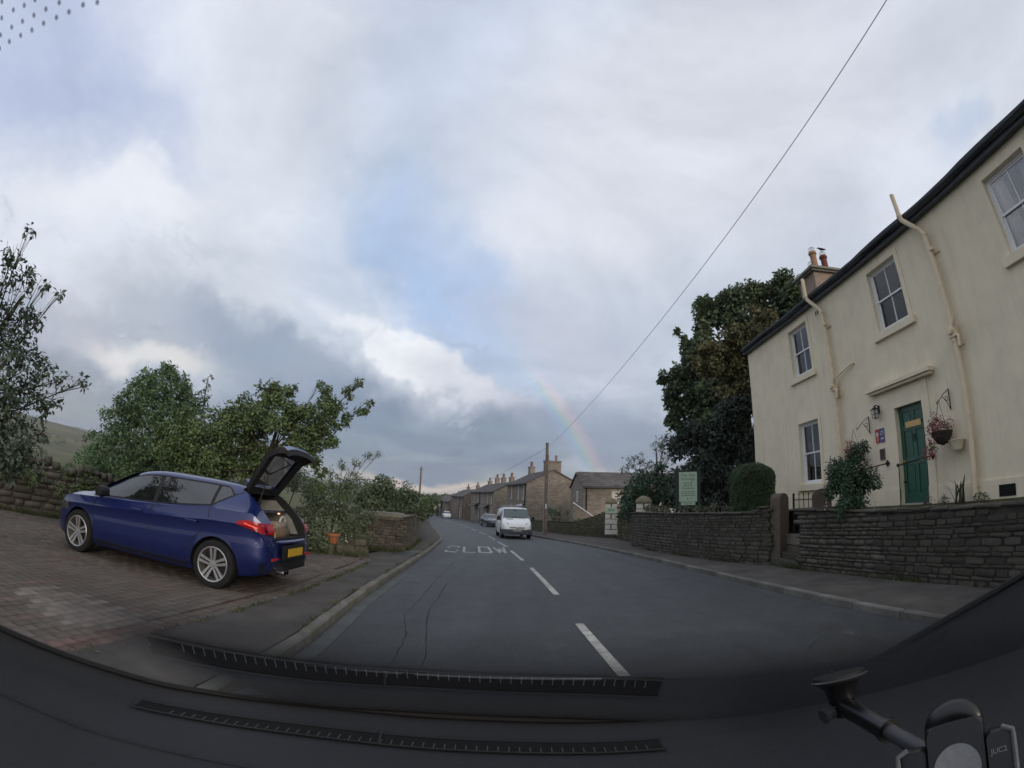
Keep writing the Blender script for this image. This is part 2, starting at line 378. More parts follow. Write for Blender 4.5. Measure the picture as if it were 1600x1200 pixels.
kerb_m = mat('kerb_stone_grey', (.15,.142,.128), .85, .25, 7, .35, 60, .2, rand=.18, stain=(.07,.075,.05), stain_amt=.5)
line_m = mat('road_paint_worn', (.42,.41,.38), .8, .35, 9, .2, 90, .2, stain=(.09,.09,.09), stain_amt=.55)
line2_m = mat('road_paint_faded', (.33,.33,.335), .8, .35, 7, .2, 90, .2, stain=(.12,.12,.125), stain_amt=.6)
def sheet(name, xs_fn, ys, off, m, nx=2, **kw):
    mb = MB(); rows = []
    for y in ys:
        a, b = xs_fn(y); rows.append([(a+(b-a)*i/(nx-1), y, T(y)+off) for i in range(nx)])
    mb.grid(rows); return obj(name, mb, m, **kw)
rows = []
xsg = [-2500,-900,-400,-150,-60,-30,-15,0,15,30,60,150,400,900,2500]
mb = MB()
for y in [-2500,-500,-60,0,5,10,25,40,60,80,110,150,220,300,500,900,2500]:
    rows.append([(x, y, T(min(y, 150))-.06 - (max(0, y-150)*.002)) for x in xsg])
mb.grid(rows); obj('ground', mb, grass_m, kind='structure')
road = sheet('road', lambda y: (ip(LK, y)-.02, ip(RK, y)+.02), ysteps(-30, 280), 0, asphalt, 7, kind='structure')
# paler strip along the gutter, the end of a patch
sheet('gutter_strip', lambda y: (ip(LK, y)+.02, ip(LK, y)+.20), ysteps(-2, 9.4), .004, mat('gutter_concrete', (.088,.094,.092), .85, .2, 5, .3, 90), kind='structure')
def strip_along(name, x0, x1, y0, y1, m, off=.005, par=None, n=4):
    """a painted mark between two points, width vector across x"""
    mb = MB(); rows = []
    for i in range(n+1):
        t = i/n; y = y0+(y1-y0)*t
        rows.append([(x0+(x1-x0)*t-.055, y, T(y)+off), (x0+(x1-x0)*t+.055, y, T(y)+off)])
    mb.grid(rows); return obj(name, mb, m, par)
marks = obj('centre_line', MB().box((1.12, 1.2, T(1.2)+.003), (.1, 3.6, .004)), line_m, kind='structure')
bpy.data.objects.remove(marks)
marks = bpy.data.objects.new('centre_line', None); COL.objects.link(marks); marks['kind'] = 'structure'
for x0, y0, x1, y1 in [(1.14,2.0,.97,5.95),(.91,8.15,.68,12.3),(.53,14.35,.2,18.3),(.07,20.4,-.45,24.4),(-.65,26.6,-1.2,30.9),(-1.5,33.2,-2.2,37.8),(-2.55,39.6,-3.3,44),(-3.7,46.4,-4.5,50.4),(-4.95,52.6,-5.8,57),(-6.3,59.4,-7.1,63.5),(-7.7,66,-8.7,70),(-9.4,73,-10.3,77.5)]:
    strip_along('dash', x0, x1, y0, y1, line_m, par=marks)
# cracks in the tarmac
ck = mat('tar_crack', (.022,.023,.025), .95, .2, 30, 0)
for pts in ([(-.98,3.2),(-.97,4.2),(-1.05,5.0),(-1.28,6.0),(-1.3,7.4),(-1.36,9.2),(-1.37,11.2),(-1.42,13.3)], [(-.71,3.2),(-.72,4.4),(-.86,5.3),(-1.02,6.3),(-1.05,7.6),(-1.12,9.5)]):
    mb = MB(); rows = []
    P = []
    for i in range(len(pts)-1):
        for k in range(8):
            t = k/8; P.append((pts[i][0]+(pts[i+1][0]-pts[i][0])*t+rnd.uniform(-.014,.014), pts[i][1]+(pts[i+1][1]-pts[i][1])*t))
    for x, y in P:
        w = rnd.uniform(.0015,.006); rows.append([(x-w, y, T(y)+.004), (x+w, y, T(y)+.004)])
    mb.grid(rows); obj('tar_crack', mb, ck, road)
# SLOW, painted stretched along the lane for the drivers who come this way
def road_letter(strokes, x0, y0, w, h, wd, m, skew):
    mb = MB()
    for poly in strokes:
        for i in range(len(poly)-1):
            a = Vector((x0+poly[i][0]*w + skew*poly[i][1]*h, y0+poly[i][1]*h)); b = Vector((x0+poly[i+1][0]*w + skew*poly[i+1][1]*h, y0+poly[i+1][1]*h))
            d = (b-a); l = d.length; d.normalize(); horiz = abs(d.y) < .5
            ww = .20 if horiz else .05
            a2 = a-d*.02; b2 = b+d*.02; nrm = Vector((-d.y, d.x))
            if horiz: q = [(a2.x, a2.y-ww), (b2.x, b2.y-ww), (b2.x, b2.y+ww), (a2.x, a2.y+ww)]
            else: q = [(a.x-ww, a.y-(.16)), (a.x+ww, a.y-.16), (b.x+ww, b.y+.16), (b.x-ww, b.y+.16)]
            mb.add([(x, y, T(y)+.004+.0007*i) for x, y in q], [(0,1,2,3)])
    return mb
slow = bpy.data.objects.new('slow_marking', None); COL.objects.link(slow); slow['kind'] = 'structure'
for nm, st, x, mm in (('letter', [[(1,.85),(.85,1),(.1,1),(0,.85),(.05,.6),(.95,.42),(1,.15),(.85,0),(.1,0),(0,.15)]], -2.12, line2_m), ('letter', [[(0,1),(0,0),(1,0)]], -1.5, line2_m),
                      ('letter', [[(0,0),(0,1),(1,1),(1,0),(0,0)]], -.93, line_m), ('letter', [[(0,1),(.25,0),(.5,.7),(.75,0),(1,1)]], -.32, line2_m)):
    obj(nm, road_letter(st, x, 16.35+(x+2.12)*.42, .42, 3.0, .1, mm, -.075), mm, slow)
def pavement(name, fa, fb, y0, y1):
    mb = MB(); rows = []
    for y in ysteps(y0, y1):
        a, b = fa(y), fb(y); z = T(y)
        rows.append([(a, y, z-.08), (a, y, z+.1)]+[(a+(b-a)*t, y, z+.1+.012*t) for t in (.3,.6)]+[(b, y, z+.11), (b, y, z-.08)])
    mb.grid(rows); return obj(name, mb, pave_m, kind='structure')
WR = [(-30,6.3),(3,6.3),(6.3,6.35),(7.7,6.3),(8.8,6.27),(10,6.2),(11.2,5.95),(12.6,5.72),(14.6,5.58),(16.7,5.42),(20.5,5.6),(24,6.2),(29,6.4),(32,5.2),(36,4.0),(42,2.6),(47,1.9),(60,-.8),(80,-5.2),(110,-12),(150,-21.5),(200,-34)]
DL = [(-30,-2.95),(2.3,-2.95),(6.3,-2.85),(9.4,-3.0),(11,-3.14),(11.35,-3.6),(13.6,-3.5),(13.7,-2.98),(20,-3.75),(24.4,-4.5),(32,-6.0),(38,-7.2),(46,-8.7),(60,-11.4),(80,-15.8),(110,-22.7),(150,-32.3),(200,-45.5)]
pvL = pavement('pavement_left', lambda y: ip(DL, y)-.02 if y < 11.2 else ip(DL, y)-.15, lambda y: ip(LK, y)-.13, -20, 150)
pvR = pavement('pavement_right', lambda y: ip(RK, y)+.13, lambda y: ip(WR, y)+.25, -20, 150)
def kerb(name, K, side, y0, y1):
    root = bpy.data.objects.new(name, None); COL.objects.link(root); root['kind'] = 'structure'
    y = y0; i = 0; far = MB()
    while y < y1:
        l = .9; x = ip(K, y); x2 = ip(K, y+l); ang = math.atan2(x2-x, l)
        c = (x+(x2-x)/2+side*.062, y+l/2, T(y+l/2)+.012); sl = math.atan2(T(y+l)-T(y), l)
        mb = MB().box((0,0,0), (.125, l-.012, .2), ch=.018)
        R = Matrix.Rotation(-ang+rnd.uniform(-.006,.006), 4, 'Z') @ Matrix.Rotation(sl, 4, 'X')
        if y < 30:
            o = obj('kerb_stone', mb, kerb_m, root); o.matrix_world = Matrix.Translation(Vector(c)+Vector((rnd.uniform(-.008,.008), 0, rnd.uniform(-.008,.008)))) @ R
        else: far.add([R @ Vector(v) + Vector(c) for v in mb.v], mb.f)
        y += l
    obj('far_kerb_stones', far, kerb_m, root, kind='stuff')
kerb('kerb_left', LK, -1, -.2, 140); kerb('kerb_right', RK, 1, -.2, 140)
# iron covers set in the footway
obj('iron_cover', MB().box((-2.85, 12.95, T(12.95)+.116), (.62, 1.0, .014), rz=.08), mat('cover_iron', (.03,.031,.034), .6, .2, 30, .5, 120, .5), pvL)
obj('footway_patch', MB().box((-2.95, 14.2, T(14.2)+.113), (.8, .9, .006), rz=.08, rx=-.03), mat('patch_pale', (.12,.115,.10), .9, .2, 8), pvL)
# ------------------------------------------------------------------ block-paved driveway
brick_ms = [mat('block_grey', (.125,.105,.09), .9, .3, 9, .4, 70, .2, rand=.13, hue=.01, stain=(.06,.058,.05), stain_amt=.4), mat('block_red', (.135,.095,.083), .9, .3, 9, .4, 70, .2, rand=.22, hue=.01), mat('block_pale', (.19,.165,.145), .9, .25, 9, .4, 70, .2, rand=.18, hue=.01)]
def bed(y): return ip([(-30,-13.5),(4,-12.6),(6.5,-11.1),(9,-9.8),(11.2,-8.2)], y)
mb = MB(); mb.grid([[(bed(y)-.3, y, T(y)+.068), (-2.9+(ip(DL, y)+2.95)*0 if y < 2.3 else ip(DL, y)+.0, y, T(y)+.068)] for y in ysteps(-20, 11.3)])
drive = obj('driveway', mb, mat('paving_sand', (.03,.028,.025), .95, .3, 8), kind='structure')
bw, bl, gap = .13, .26, .009
cand = []
ix = 0; x = -2.95-.13*1.5
# edge course: red stretchers following the footway
y = -1.5
while y < 11.0:
    x0 = ip(DL, y+bl/2); sl = math.atan2(ip(DL, y+bl)-ip(DL, y), bl)
    cand.append((x0-bw/2-.004, y+bl/2, -sl, 1 if y < 3.6 else 0, 0)); cand.append((x0-bw*1.5-.004, y+bl/2+.12, -sl, 1 if y < 3.0 else 0, 0)); y += bl
while x > -13.0:
    off = (ix % 2)*bl/2; y = -1.6+off
    while y < 11.1:
        xe = ip(DL, y)-bw*2.05
        if x+bw/2 < xe+.02 and x > bed(y+bl/2):
            pale = (((x+3.85)/.8)**2+((y-3.05)/.42)**2 < 1)
            red = (y < 3.2 and rnd.random() < .10) or rnd.random() < .04
            cand.append((x, y+bl/2, 0, 2 if pale else (1 if red else 0), 0))
        y += bl
    x -= bw; ix += 1
def seen_size(c): return 1/(c[0]**2+c[1]**2+1.4**2) if c[1] > 2.3-.3 and abs(math.atan2(-c[0], c[1])) < math.radians(66) else -1
cand.sort(key=lambda c: -seen_size(c))
bmesh_ = [MB().box((0,0,0), (bw-gap, bl-gap, .05), ch=.006).mesh('brick', m_) for m_ in brick_ms]
slope = lambda y: math.atan2(T(y+.2)-T(y-.2), .4)
for x, y, r, k, _ in cand[:300]:
    obj('brick', bmesh_[k], None, drive, loc=(x, y, T(y)+.081+rnd.uniform(-.004,.003)), rot=(slope(y)+rnd.uniform(-.01,.01), rnd.uniform(-.012,.012), r+rnd.uniform(-.012,.012)))
for k in range(3):
    mb = MB()
    for x, y, r, kk, _ in cand[300:]:
        if kk != k: continue
        b = MB().box((0,0,0), (bw-gap, bl-gap, .05), ch=.006)
        R = Matrix.Rotation(r+rnd.uniform(-.012,.012), 3, 'Z') @ Matrix.Rotation(slope(y)+rnd.uniform(-.01,.01), 3, 'X')
        mb.add([R @ Vector(v)+Vector((x, y, T(y)+.081+rnd.uniform(-.004,.003))) for v in b.v], b.f)
    V = np.array(mb.v); F = mb.f
    obj('brick', mb.mesh('brick', brick_ms[k], fix=False), None, drive, kind='stuff')
# ------------------------------------------------------------------ stones
def stone_variant(seed, n=2, r=.32):
    g = random.Random(seed); vs = []
    # a block with rounded edges: 3x3 grid shell, 26 vertices, 48 triangles
    idx = {}; pts = []
    for i in (-1,0,1):
        for j in (-1,0,1):
            for k in (-1,0,1):
                if i == j == k == 0: continue
                c = abs(i)+abs(j)+abs(k); s = {1: 1.0, 2: .93, 3: .84}[c]
                idx[(i,j,k)] = len(pts)
                pts.append((i*.5*s*(1+g.uniform(-.07,.07)), j*.5*s*(1+g.uniform(-.1,.1)), k*.5*s*(1+g.uniform(-.1,.1))))
    fs = []
    for ax in range(3):
        for sgn in (-1, 1):
            o = [a for a in range(3) if a != ax]
            for a in (-1, 0):
                for b in (-1, 0):
                    q = []
                    for da, db in ((0,0),(1,0),(1,1),(0,1)):
                        t = [0,0,0]; t[ax] = sgn; t[o[0]] = a+da; t[o[1]] = b+db; q.append(idx[tuple(t)])
                    if (sgn > 0) == (ax == 1): q = q[::-1]
                    fs.append(tuple(q))
    return MB().add(pts, fs)
stones_v = [stone_variant(s) for s in range(14)]
def wall_points(path, step=.1):
    P = [Vector(p) for p in path]; out = []; s = 0
    for a, b in zip(P, P[1:]):
        l = (b-a).length; k = max(1, int(l/step))
        for i in range(k): out.append((s+l*i/k, a+(b-a)*i/k, (b-a).normalized()))
        s += l
    out.append((s, P[-1], (P[-1]-P[-2]).normalized())); return out
def stone_wall(name, label, path, zb, zt, th, side, m, hr=(.07,.14), lr=(.16,.42), cope='flat', maxparts=300, back=False, cat='stone wall', core_m=None, parts_far=60, ends=True):
    """path: list of (x,y); side=+1 when the visible face is to the left of the path's direction; zb,zt functions of (x,y)"""
    root = thing(name, label, cat, (path[0][0], path[0][1], zb(*path[0])))
    O = Vector(root.location)
    PT = wall_points(path); ss = [p[0] for p in PT]; Ltot = ss[-1]
    def at(s):
        i = min(max(0, int(np.searchsorted(ss, s))-1), len(PT)-2); a = PT[i]; b = PT[i+1]; t = (s-a[0])/max(1e-6, b[0]-a[0]); return a[1]+(b[1]-a[1])*t, a[2]
    core = MB(); rows = []
    for s in np.linspace(0, Ltot, max(2, int(Ltot/.4))):
        p, d = at(float(s)); n = Vector((-d.y, d.x))*side; zt_ = zt(p.x, p.y); zb_ = zb(p.x, p.y)-.15
        f = p-n*.022; bk = p-n*(th-.03)
        rows.append([(f.x-O.x, f.y-O.y, zb_-O.z), (f.x-O.x, f.y-O.y, zt_-.05-O.z), (bk.x-O.x, bk.y-O.y, zt_-.05-O.z), (bk.x-O.x, bk.y-O.y, zb_-O.z)])
    core.grid(rows); core.f.append((0,1,2,3)); k = len(core.v); core.f.append((k-4,k-3,k-2,k-1))
    obj('wall_core', core, core_m or mat('wall_mortar', (.055,.05,.042), .95, .3, 5, .5, 30), root)
    g = random.Random(hash(name) % 1000 if False else sum(map(ord, name))+int(path[0][1]*10)); L = []
    z = 0.; zmax = max(zt(*p)-zb(*p) for p in path)+.3
    while z < zmax:
        h = g.uniform(*hr); s = -g.uniform(0, .2)
        while s < Ltot:
            l = g.uniform(*lr)*(1 if h > .09 else .85); c = min(max(s+l/2, .02), Ltot-.02)
            p, d = at(c); top = zt(p.x, p.y); bot = zb(p.x, p.y)-.03
            zz = bot+z
            if zz+h*.75 < top - (.06 if cope else 0) and s+l > 0.05 and s < Ltot-.05:
                hh = min(h, top-(.05 if cope else 0)-zz)
                n = Vector((-d.y, d.x))*side; dep = .2; q = p-n*(dep/2-g.uniform(0,.022))
                L.append((Vector((q.x, q.y, zz+hh/2)), math.atan2(d.y, d.x)+g.uniform(-.03,.03), (l-.012, dep, hh-.010), g.uniform(-.025,.025), 'stone'))
            s += l
        z += h
    if ends:     # both cheeks of the wall
        for s0, sg in ((0, -1), (Ltot, 1)):
            p, d = at(s0); n = Vector((-d.y, d.x))*side; top = zt(p.x, p.y); zz = zb(p.x, p.y)-.03
            while zz < top-.08:
                h = g.uniform(*hr)*1.2; u = 0.
                while u < th-.05:
                    l = g.uniform(.18,.32); l = min(l, th-u); q = p-n*(u+l/2)-d*sg*(.08-g.uniform(0,.02))
                    L.append((Vector((q.x, q.y, zz+h/2)), math.atan2(n.y, n.x), (l-.012, .2, h-.01), 0, 'stone')); u += l
                zz += h
    if cope:
        s = 0.
        while s < Ltot:
            l = g.uniform(.3,.55) if cope == 'flat' else g.uniform(.12,.26); p, d = at(min(s+l/2, Ltot)); n = Vector((-d.y, d.x))*side
            hh = g.uniform(.05,.075) if cope == 'flat' else g.uniform(.14,.26); q = p-n*(th/2-.02)
            L.append((Vector((q.x, q.y, zt(p.x, p.y)-.05+hh/2)), math.atan2(d.y, d.x)+g.uniform(-.03,.03), (l-.01, th+.05 if cope == 'flat' else th*g.uniform(.8,1.05), hh), g.uniform(-.02,.02) if cope == 'flat' else g.uniform(-.12,.12), 'cope_stone')); s += l
    L.sort(key=lambda t: t[0].x**2+t[0].y**2 if t[0].y > -1 else 1e6)
    npart = 0; rest = []
    ms = {k: [v.mesh('stone', m, smooth='full' if cope == 'round' else True) for v in stones_v] for k in (0,)}[0]
    for c, rz, sz, tilt, nm in L:
        if npart < maxparts and c.length < parts_far and c.y > -.5:
            obj(nm, ms[g.randrange(14)], None, root, loc=c-O, rot=(g.uniform(-.03,.03), tilt, rz), scale=sz); npart += 1
        else: rest.append((c, rz, sz, tilt))
    if rest:
        Vs = []; Fs = []; o = 0
        for c, rz, sz, tilt in rest:
            v = stones_v[g.randrange(14)]; A = np.array(v.v)*np.array(sz); R = np.array(Matrix.Rotation(rz, 3, 'Z') @ Matrix.Rotation(tilt, 3, 'Y'))
            Vs.append(A @ R.T + np.array(c-O)); Fs.append(np.array(v.f)+o); o += len(A)
        obj('stone', fastmesh('stone', np.concatenate(Vs), np.concatenate(Fs), m, cope == 'round'), None, root, kind='stuff')
    return root
wallR_m = mat('wall_stone_dark', (.092,.085,.070), .9, .3, 9, .8, 40, .2, rand=.3, hue=.012, stain=(.05,.052,.036), stain_amt=.75)
wallL_m = mat('wall_stone_buff', (.115,.102,.084), .9, .3, 9, .6, 50, .2, rand=.35, hue=.012, stain=(.07,.072,.055), stain_amt=.55)
wallB_m = mat('wall_stone_mossy', (.11,.10,.07), .9, .3, 9, .6, 50, .2, rand=.35, hue=.015, stain=(.055,.07,.03), stain_amt=.7)
foot = lambda x, y: T(y)+.1
def top_right(x, y):
    return float(np.interp(y, [-10, 3, 6.3, 8.8, 9.95, 10.0, 10.6, 10.65, 20, 21.5], [1.12, 1.10, 1.09, 1.15, 1.15, 1.22, 1.22, 1.08, .92, .86]))
stone_wall('garden_wall', 'long dark dry stone retaining wall in front of the cream house, beside the gate steps', [(6.3,-1.2),(6.3,3),(6.35,6.3),(6.3,7.7),(6.27,8.86)], foot, top_right, .42, 1, wallR_m, hr=(.045,.12), lr=(.14,.5))
stone_wall('garden_wall', 'long curved dark stone wall with mossy flat top under the green house sign', [(6.2,10.12),(5.95,11.2),(5.72,12.6),(5.58,14.6),(5.42,16.7),(5.5,19.5),(5.75,21.3),(6.3,22.2)], foot, top_right, .42, 1, wallR_m, hr=(.045,.12), lr=(.14,.5))
stone_wall('field_wall', 'low mossy stone wall behind the utility pole, rising to the white pillar', [(6.3,29.7),(5.3,32.0),(4.0,36),(2.75,41.5),(2.0,46.3)], foot, lambda x, y: float(np.interp(y, [29.5,31,33.5,35,60], [.75,.35,-.15,-.2,-.9])) if y < 35.01 else T(y)+1.1, .4, 1, wallB_m, maxparts=150)
stone_wall('rubble_wall', 'rough rubble wall between the two white gate pillars', [(7.0,22.9),(7.15,26),(6.95,28.9)], foot, lambda x, y: float(np.interp(y, [22,25,29], [.78,.70,.66])), .4, 1, wallB_m, maxparts=120)
def top_l(x, y): return float(np.interp(x, [-13,-10.2,-8.9,-6.5,-5], [1.05,.98,.90,.62,.45]))+.06*math.sin(x*5+y*3)
stone_wall('yard_wall', 'rough dry stone wall with rounded cope stones behind the nose of the blue car', [(-12.6,2.2),(-11.0,5.6),(-10.2,7.2),(-8.9,9.2),(-7.4,11.6),(-5.6,12.8)], lambda x, y: T(y)+.1, top_l, .5, -1, wallL_m, hr=(.07,.17), lr=(.2,.5), cope='round')
def top_e(x, y): return float(np.interp(y, [13,14.2,16.5,20,30,60], [.62,.72,.66,.42,.0,-1.1]))
# wall end by the footway: a pier of large squared stones, then random rubble
stone_wall('roadside_wall', 'stone wall end with heavy cap slabs at the bend of the left footway', [(-4.35,13.55),(-3.05,13.65),(-3.12,14.5),(-3.3,16.5),(-3.9,20.2),(-4.6,24.4),(-6.1,32),(-7.4,38.5)], foot, top_e, .45, -1, wallL_m, hr=(.06,.12), lr=(.12,.32), maxparts=300, ends=False)
slab_m = mat('cap_slab', (.17,.155,.125), .9, .3, 6, .6, 30, .2, rand=.15, stain=(.07,.075,.05), stain_amt=.6)
r_ = thing('cap_slab', 'big weathered slab lying on top of the roadside wall end', 'stone slab', (-3.75, 13.9, .70))
s = stone_variant(5); obj('slab', MB().add([(v[0]*1.35, v[1]*.75, v[2]*.24) for v in s.v], s.f), slab_m, r_, smooth=True)
r_ = thing('gate_pier', 'squared block pier at the inner end of the roadside wall', 'stone pier', (-4.5, 13.45, T(13.5)+.1))
for k in range(3): obj('block', MB().box((rnd.uniform(-.02,.02), 0, .17+.34*k), (.55, .5, .325), rz=rnd.uniform(-.03,.03), ch=.02), slab_m, r_)
rock_m = mat('rock_mossy', (.115,.105,.08), .95, .35, 9, .8, 30, .15, rand=.25, stain=(.05,.06,.03), stain_amt=.7)
# rockery stones along the end of the driveway
for i, (x, y, w, h, d) in enumerate([(-6.1,11.15,.55,.28,.4),(-5.5,11.2,.6,.26,.4),(-4.95,11.2,.5,.28,.38),(-4.42,11.22,.42,.30,.36),(-3.98,11.3,.5,.30,.36),(-3.6,11.4,.34,.30,.34),(-3.62,11.42,.28,.16,.28)]):
    v = stones_v[i]; z = T(y)+.1+(h/2 if i < 6 else .38)
    o = obj('rock', MB().add([(a*w, b*d, c*h) for a, b, c in v.v], v.f), rock_m, None, smooth=True, loc=(x, y, z-.02), rot=(0, 0, rnd.uniform(-.3,.3)))
    o['label'] = ['mossy rock half under the shrub at the inner end of the driveway edging','long flat rock in the driveway edging behind the blue car','squat rock just left of the terracotta pot','rounded rock directly under the terracotta pot','blocky rock between the terracotta pot and the last rock','tall last rock of the driveway edging next to the footway','small round stone balanced on the last edging rock'][i]; o['category'] = 'rock'; o['group'] = 'rocks edging the driveway'
pot = thing('flower_pot', 'small terracotta flower pot standing on the rock edging', 'flower pot', (-4.3, 11.2, T(11.2)+.37))
terra = mat('terracotta', (.42,.15,.07), .85, .15, 8, .2)
obj('pot_body', MB().lathe([(.09,0),(.105,.02),(.145,.2),(.15,.21)], n=20), terra, pot, smooth=True)
obj('pot_rim', MB().lathe([(.15,.205),(.185,.21),(.19,.25),(.165,.255)], n=20), terra, pot, smooth=True)
obj('soil', MB().lathe([(.15,.24),(.02,.262)], n=16), soil_m, pot)
obj('step_stone', MB().box((-4.7, 7, 0), (.01,.01,.01)), slab_m) if False else None
# ------------------------------------------------------------------ raised garden in front of the house, terrain behind the walls
mb = MB(); rows = []
for y, x0, z in [(-12,6.5,.9),(3,6.5,.9),(6.3,6.55,.93),(8.84,6.5,.97)]: rows.append([(x0, y, z-1.5), (x0, y, z), (8.2, y, 1.06), (30, y, 1.06)])
mb.grid(rows); mb2 = MB(); rows = []
for y, x0, z in [(10.14,6.45,1.06),(11.2,6.2,1.0),(14.6,5.8,.95),(20,5.8,.8),(22,6.5,.6),(23.5,7.5,-.4),(24.0,7.6,-1.)]: rows.append([(x0, y, z-1.5), (x0, y, z), (x0+2.2, y, z+.05), (30, y, z+.1)])
mb2.grid(rows)
lawn = mat('lawn', (.045,.06,.022), .95, .3, 3, .6, 30, .1, c2=(.06,.05,.03), c2amt=.5, c2scale=.7)
obj('garden_ground', mb, lawn, kind='structure'); obj('garden_ground', mb2, lawn, kind='structure')
obj('garden_ground', MB().b2((6.62, 8.84, .3), (8.3, 10.14, .52)), mat('path_flags', (.16,.145,.12), .9, .25, 4, .3), kind='structure')
# steps up to the gate
st = thing('stone_steps', 'worn dark stone steps in the gap of the garden wall below the iron gate', 'steps', (6.35, 9.5, T(9.5)+.1))
for k in range(4): obj('step', MB().b2((-.08+.17*k, -.62, .02), (.22+.17*k, .62, .17+.155*k-.01*k), ch=.015), wallR_m, st)
# ------------------------------------------------------------------ hills
def ridge(az): return float(np.interp(az, [-110,-75,-66,-60,-56,-53,-48,-40,-30,-25,-20,-15,-11,-8,-5,0,20,60,110], [60,72,66,66,62,60,52,44,30,22,10,0,-16,-14,-18,-22,-10,40,60]))
mb = MB(); rows = []
gz = random.Random(3); ph = [gz.uniform(0, 6) for _ in range(8)]
for r in [170,260,340,430,520,620,740,860,1000,1150,1300,1450,1600,1900,2400]:
    row = []
    for a in np.arange(-112, 112.1, 2):
        t = min(1, max(0, (r-190)/1310)); t = t*t*(3-2*t); base = -8-(r*.002)
        z = base+(ridge(a)-base)*t*(1 if r <= 1600 else 1-(r-1600)/1600)
        z += (math.sin(a*.35+r*.006+ph[0])*3+math.sin(a*.9+ph[1]+r*.011)*1.6)*t
        row.append((r*math.sin(math.radians(a)), r*math.cos(math.radians(a)), z))
    rows.append(row)
mb.grid(rows)
hill_m = mat('hill_fields', (.075,.082,.055), 1, .3, .012, 0, spec=.0, c2=(.15,.14,.085), c2amt=.6, c2scale=.008, stain=(.03,.045,.025), stain_amt=.0)
_nt = hill_m.node_tree
obj('hills', mb, hill_m, kind='structure', smooth='full')
def far_ridge(az, r): return None
# hazy fells beyond
mb = MB(); rows = []
for r, k in [(1750,0),(2100,.6),(2600,1)]:
    rows.append([(r*math.sin(math.radians(a)), r*math.cos(math.radians(a)), -30+k*(30+float(np.interp(a, [-100,-70,-58,-50,-35,-26,-20,-14,-10,-6,0,30,90], [150,135,118,106,56,42,32,15,-2,2,-4,38,125]))+6*math.sin(a*.7))) for a in np.arange(-112, 112.1, 2)])
mb.grid(rows); obj('far_hills', mb, hill_m, kind='structure', smooth='full')
# ------------------------------------------------------------------ the cream house
A = .054
hx = thing('cream_house', 'cream rendered two storey house with sash windows and a dark green door', 'house', (8.1*math.cos(A), -8.1*math.sin(A), 0), math.pi/2-A)
# local: x along the facade away from the camera, y towards the street (out of the wall), z up
render_m = mat('cream_render', (.80,.715,.54), .9, .05, 2.5, .25, 35, .2, c2=(.75,.66,.50), c2amt=.4, c2scale=.45, stain=(.66,.58,.45), stain_amt=.4)
def streak(mt):
    nt = mt.node_tree; N = nt.nodes; L = nt.links; b = N['Principled BSDF']; src = b.inputs['Base Color'].links[0].from_socket
    tc = N.new('ShaderNodeTexCoord'); mp = N.new('ShaderNodeMapping'); mp.inputs['Scale'].default_value = (5, 5, .35); L.new(tc.outputs['Object'], mp.inputs[0]); n = N.new('ShaderNodeTexNoise'); n.inputs['Scale'].default_value = 1.3; n.inputs['Detail'].default_value = 7; n.inputs['Roughness'].default_value = .65; L.new(mp.outputs[0], n.inputs['Vector'])
    r = N.new('ShaderNodeMapRange'); L.new(n.outputs[0], r.inputs[0]); r.inputs[1].default_value = .45; r.inputs[2].default_value = .75; r.inputs[3].default_value = 1.02; r.inputs[4].default_value = .92
    cb = N.new('ShaderNodeCombineXYZ')
    for i in range(3): L.new(r.outputs[0], cb.inputs[i])
    mx = N.new('ShaderNodeMix'); mx.data_type = 'RGBA'; mx.blend_type = 'MULTIPLY'; mx.inputs[0].default_value = 1; L.new(src, mx.inputs[6]); L.new(cb.outputs[0], mx.inputs[7]); L.new(mx.outputs[2], b.inputs['Base Color'])
streak(render_m)
surr_m = mat('cream_surround', (.78,.69,.52), .8, .07, 3, .15, 30, .3)
white_m = mat('white_paint', (.80,.80,.81), .45, .04, 5, .05, 30, .4)
slate_m = mat('slate', (.06,.062,.068), .7, .3, 4, .4, 30, .3, rand=.2)
lead_m = mat('gutter_dark', (.05,.055,.068), .5, .2, 4, .2, 30, .4)
glassdark = mat('window_glass', (.085,.088,.098), .06, .1, .6, 0, spec=.9)
for n_ in (glassdark,): pass
curtain_m = mat('net_curtain', (.30,.29,.28), .9, .15, 14, .2, 8)
def wall_holes(mb, x0, x1, z0, z1, holes, y=0., depth=.12, yb=-.4):
    xs = sorted({x0, x1, *[h[0] for h in holes], *[h[1] for h in holes]}); zs = sorted({z0, z1, *[h[2] for h in holes], *[h[3] for h in holes]})
    for i in range(len(xs)-1):
        for j in range(len(zs)-1):
            cx, cz = (xs[i]+xs[i+1])/2, (zs[j]+zs[j+1])/2
            if any(h[0] < cx < h[1] and h[2] < cz < h[3] for h in holes): continue
            mb.add([(xs[i],y,zs[j]),(xs[i+1],y,zs[j]),(xs[i+1],y,zs[j+1]),(xs[i],y,zs[j+1])], [(0,1,2,3)])
    for a, b, c, d in holes:
        mb.add([(a,y,c),(b,y,c),(b,y,d),(a,y,d),(a,y-depth,c),(b,y-depth,c),(b,y-depth,d),(a,y-depth,d)], [(0,1,5,4),(1,2,6,5),(2,3,7,6),(3,0,4,7)])
HL0, HL1, EZ, DEP = -.3, 15.78, 6.93, 6.6
winU = [(s-.55, s+.55, 5.02, 6.54) for s in (12.12, 7.92, 3.86)]
winL = [(s-.55, s+.55, 1.76, 3.58) for s in (12.12, 3.86)]
door = (7.44, 8.34, 1.06, 3.2)
mb = MB(); wall_holes(mb, HL0, HL1, -.3, EZ, winU+winL+[door], 0, .16)
mb.add([(HL1,0,-.3),(HL1,-DEP,-.3),(HL1,-DEP,EZ),(HL1,-DEP/2,EZ+2.0),(HL1,0,EZ)], [(0,1,2,3,4)])
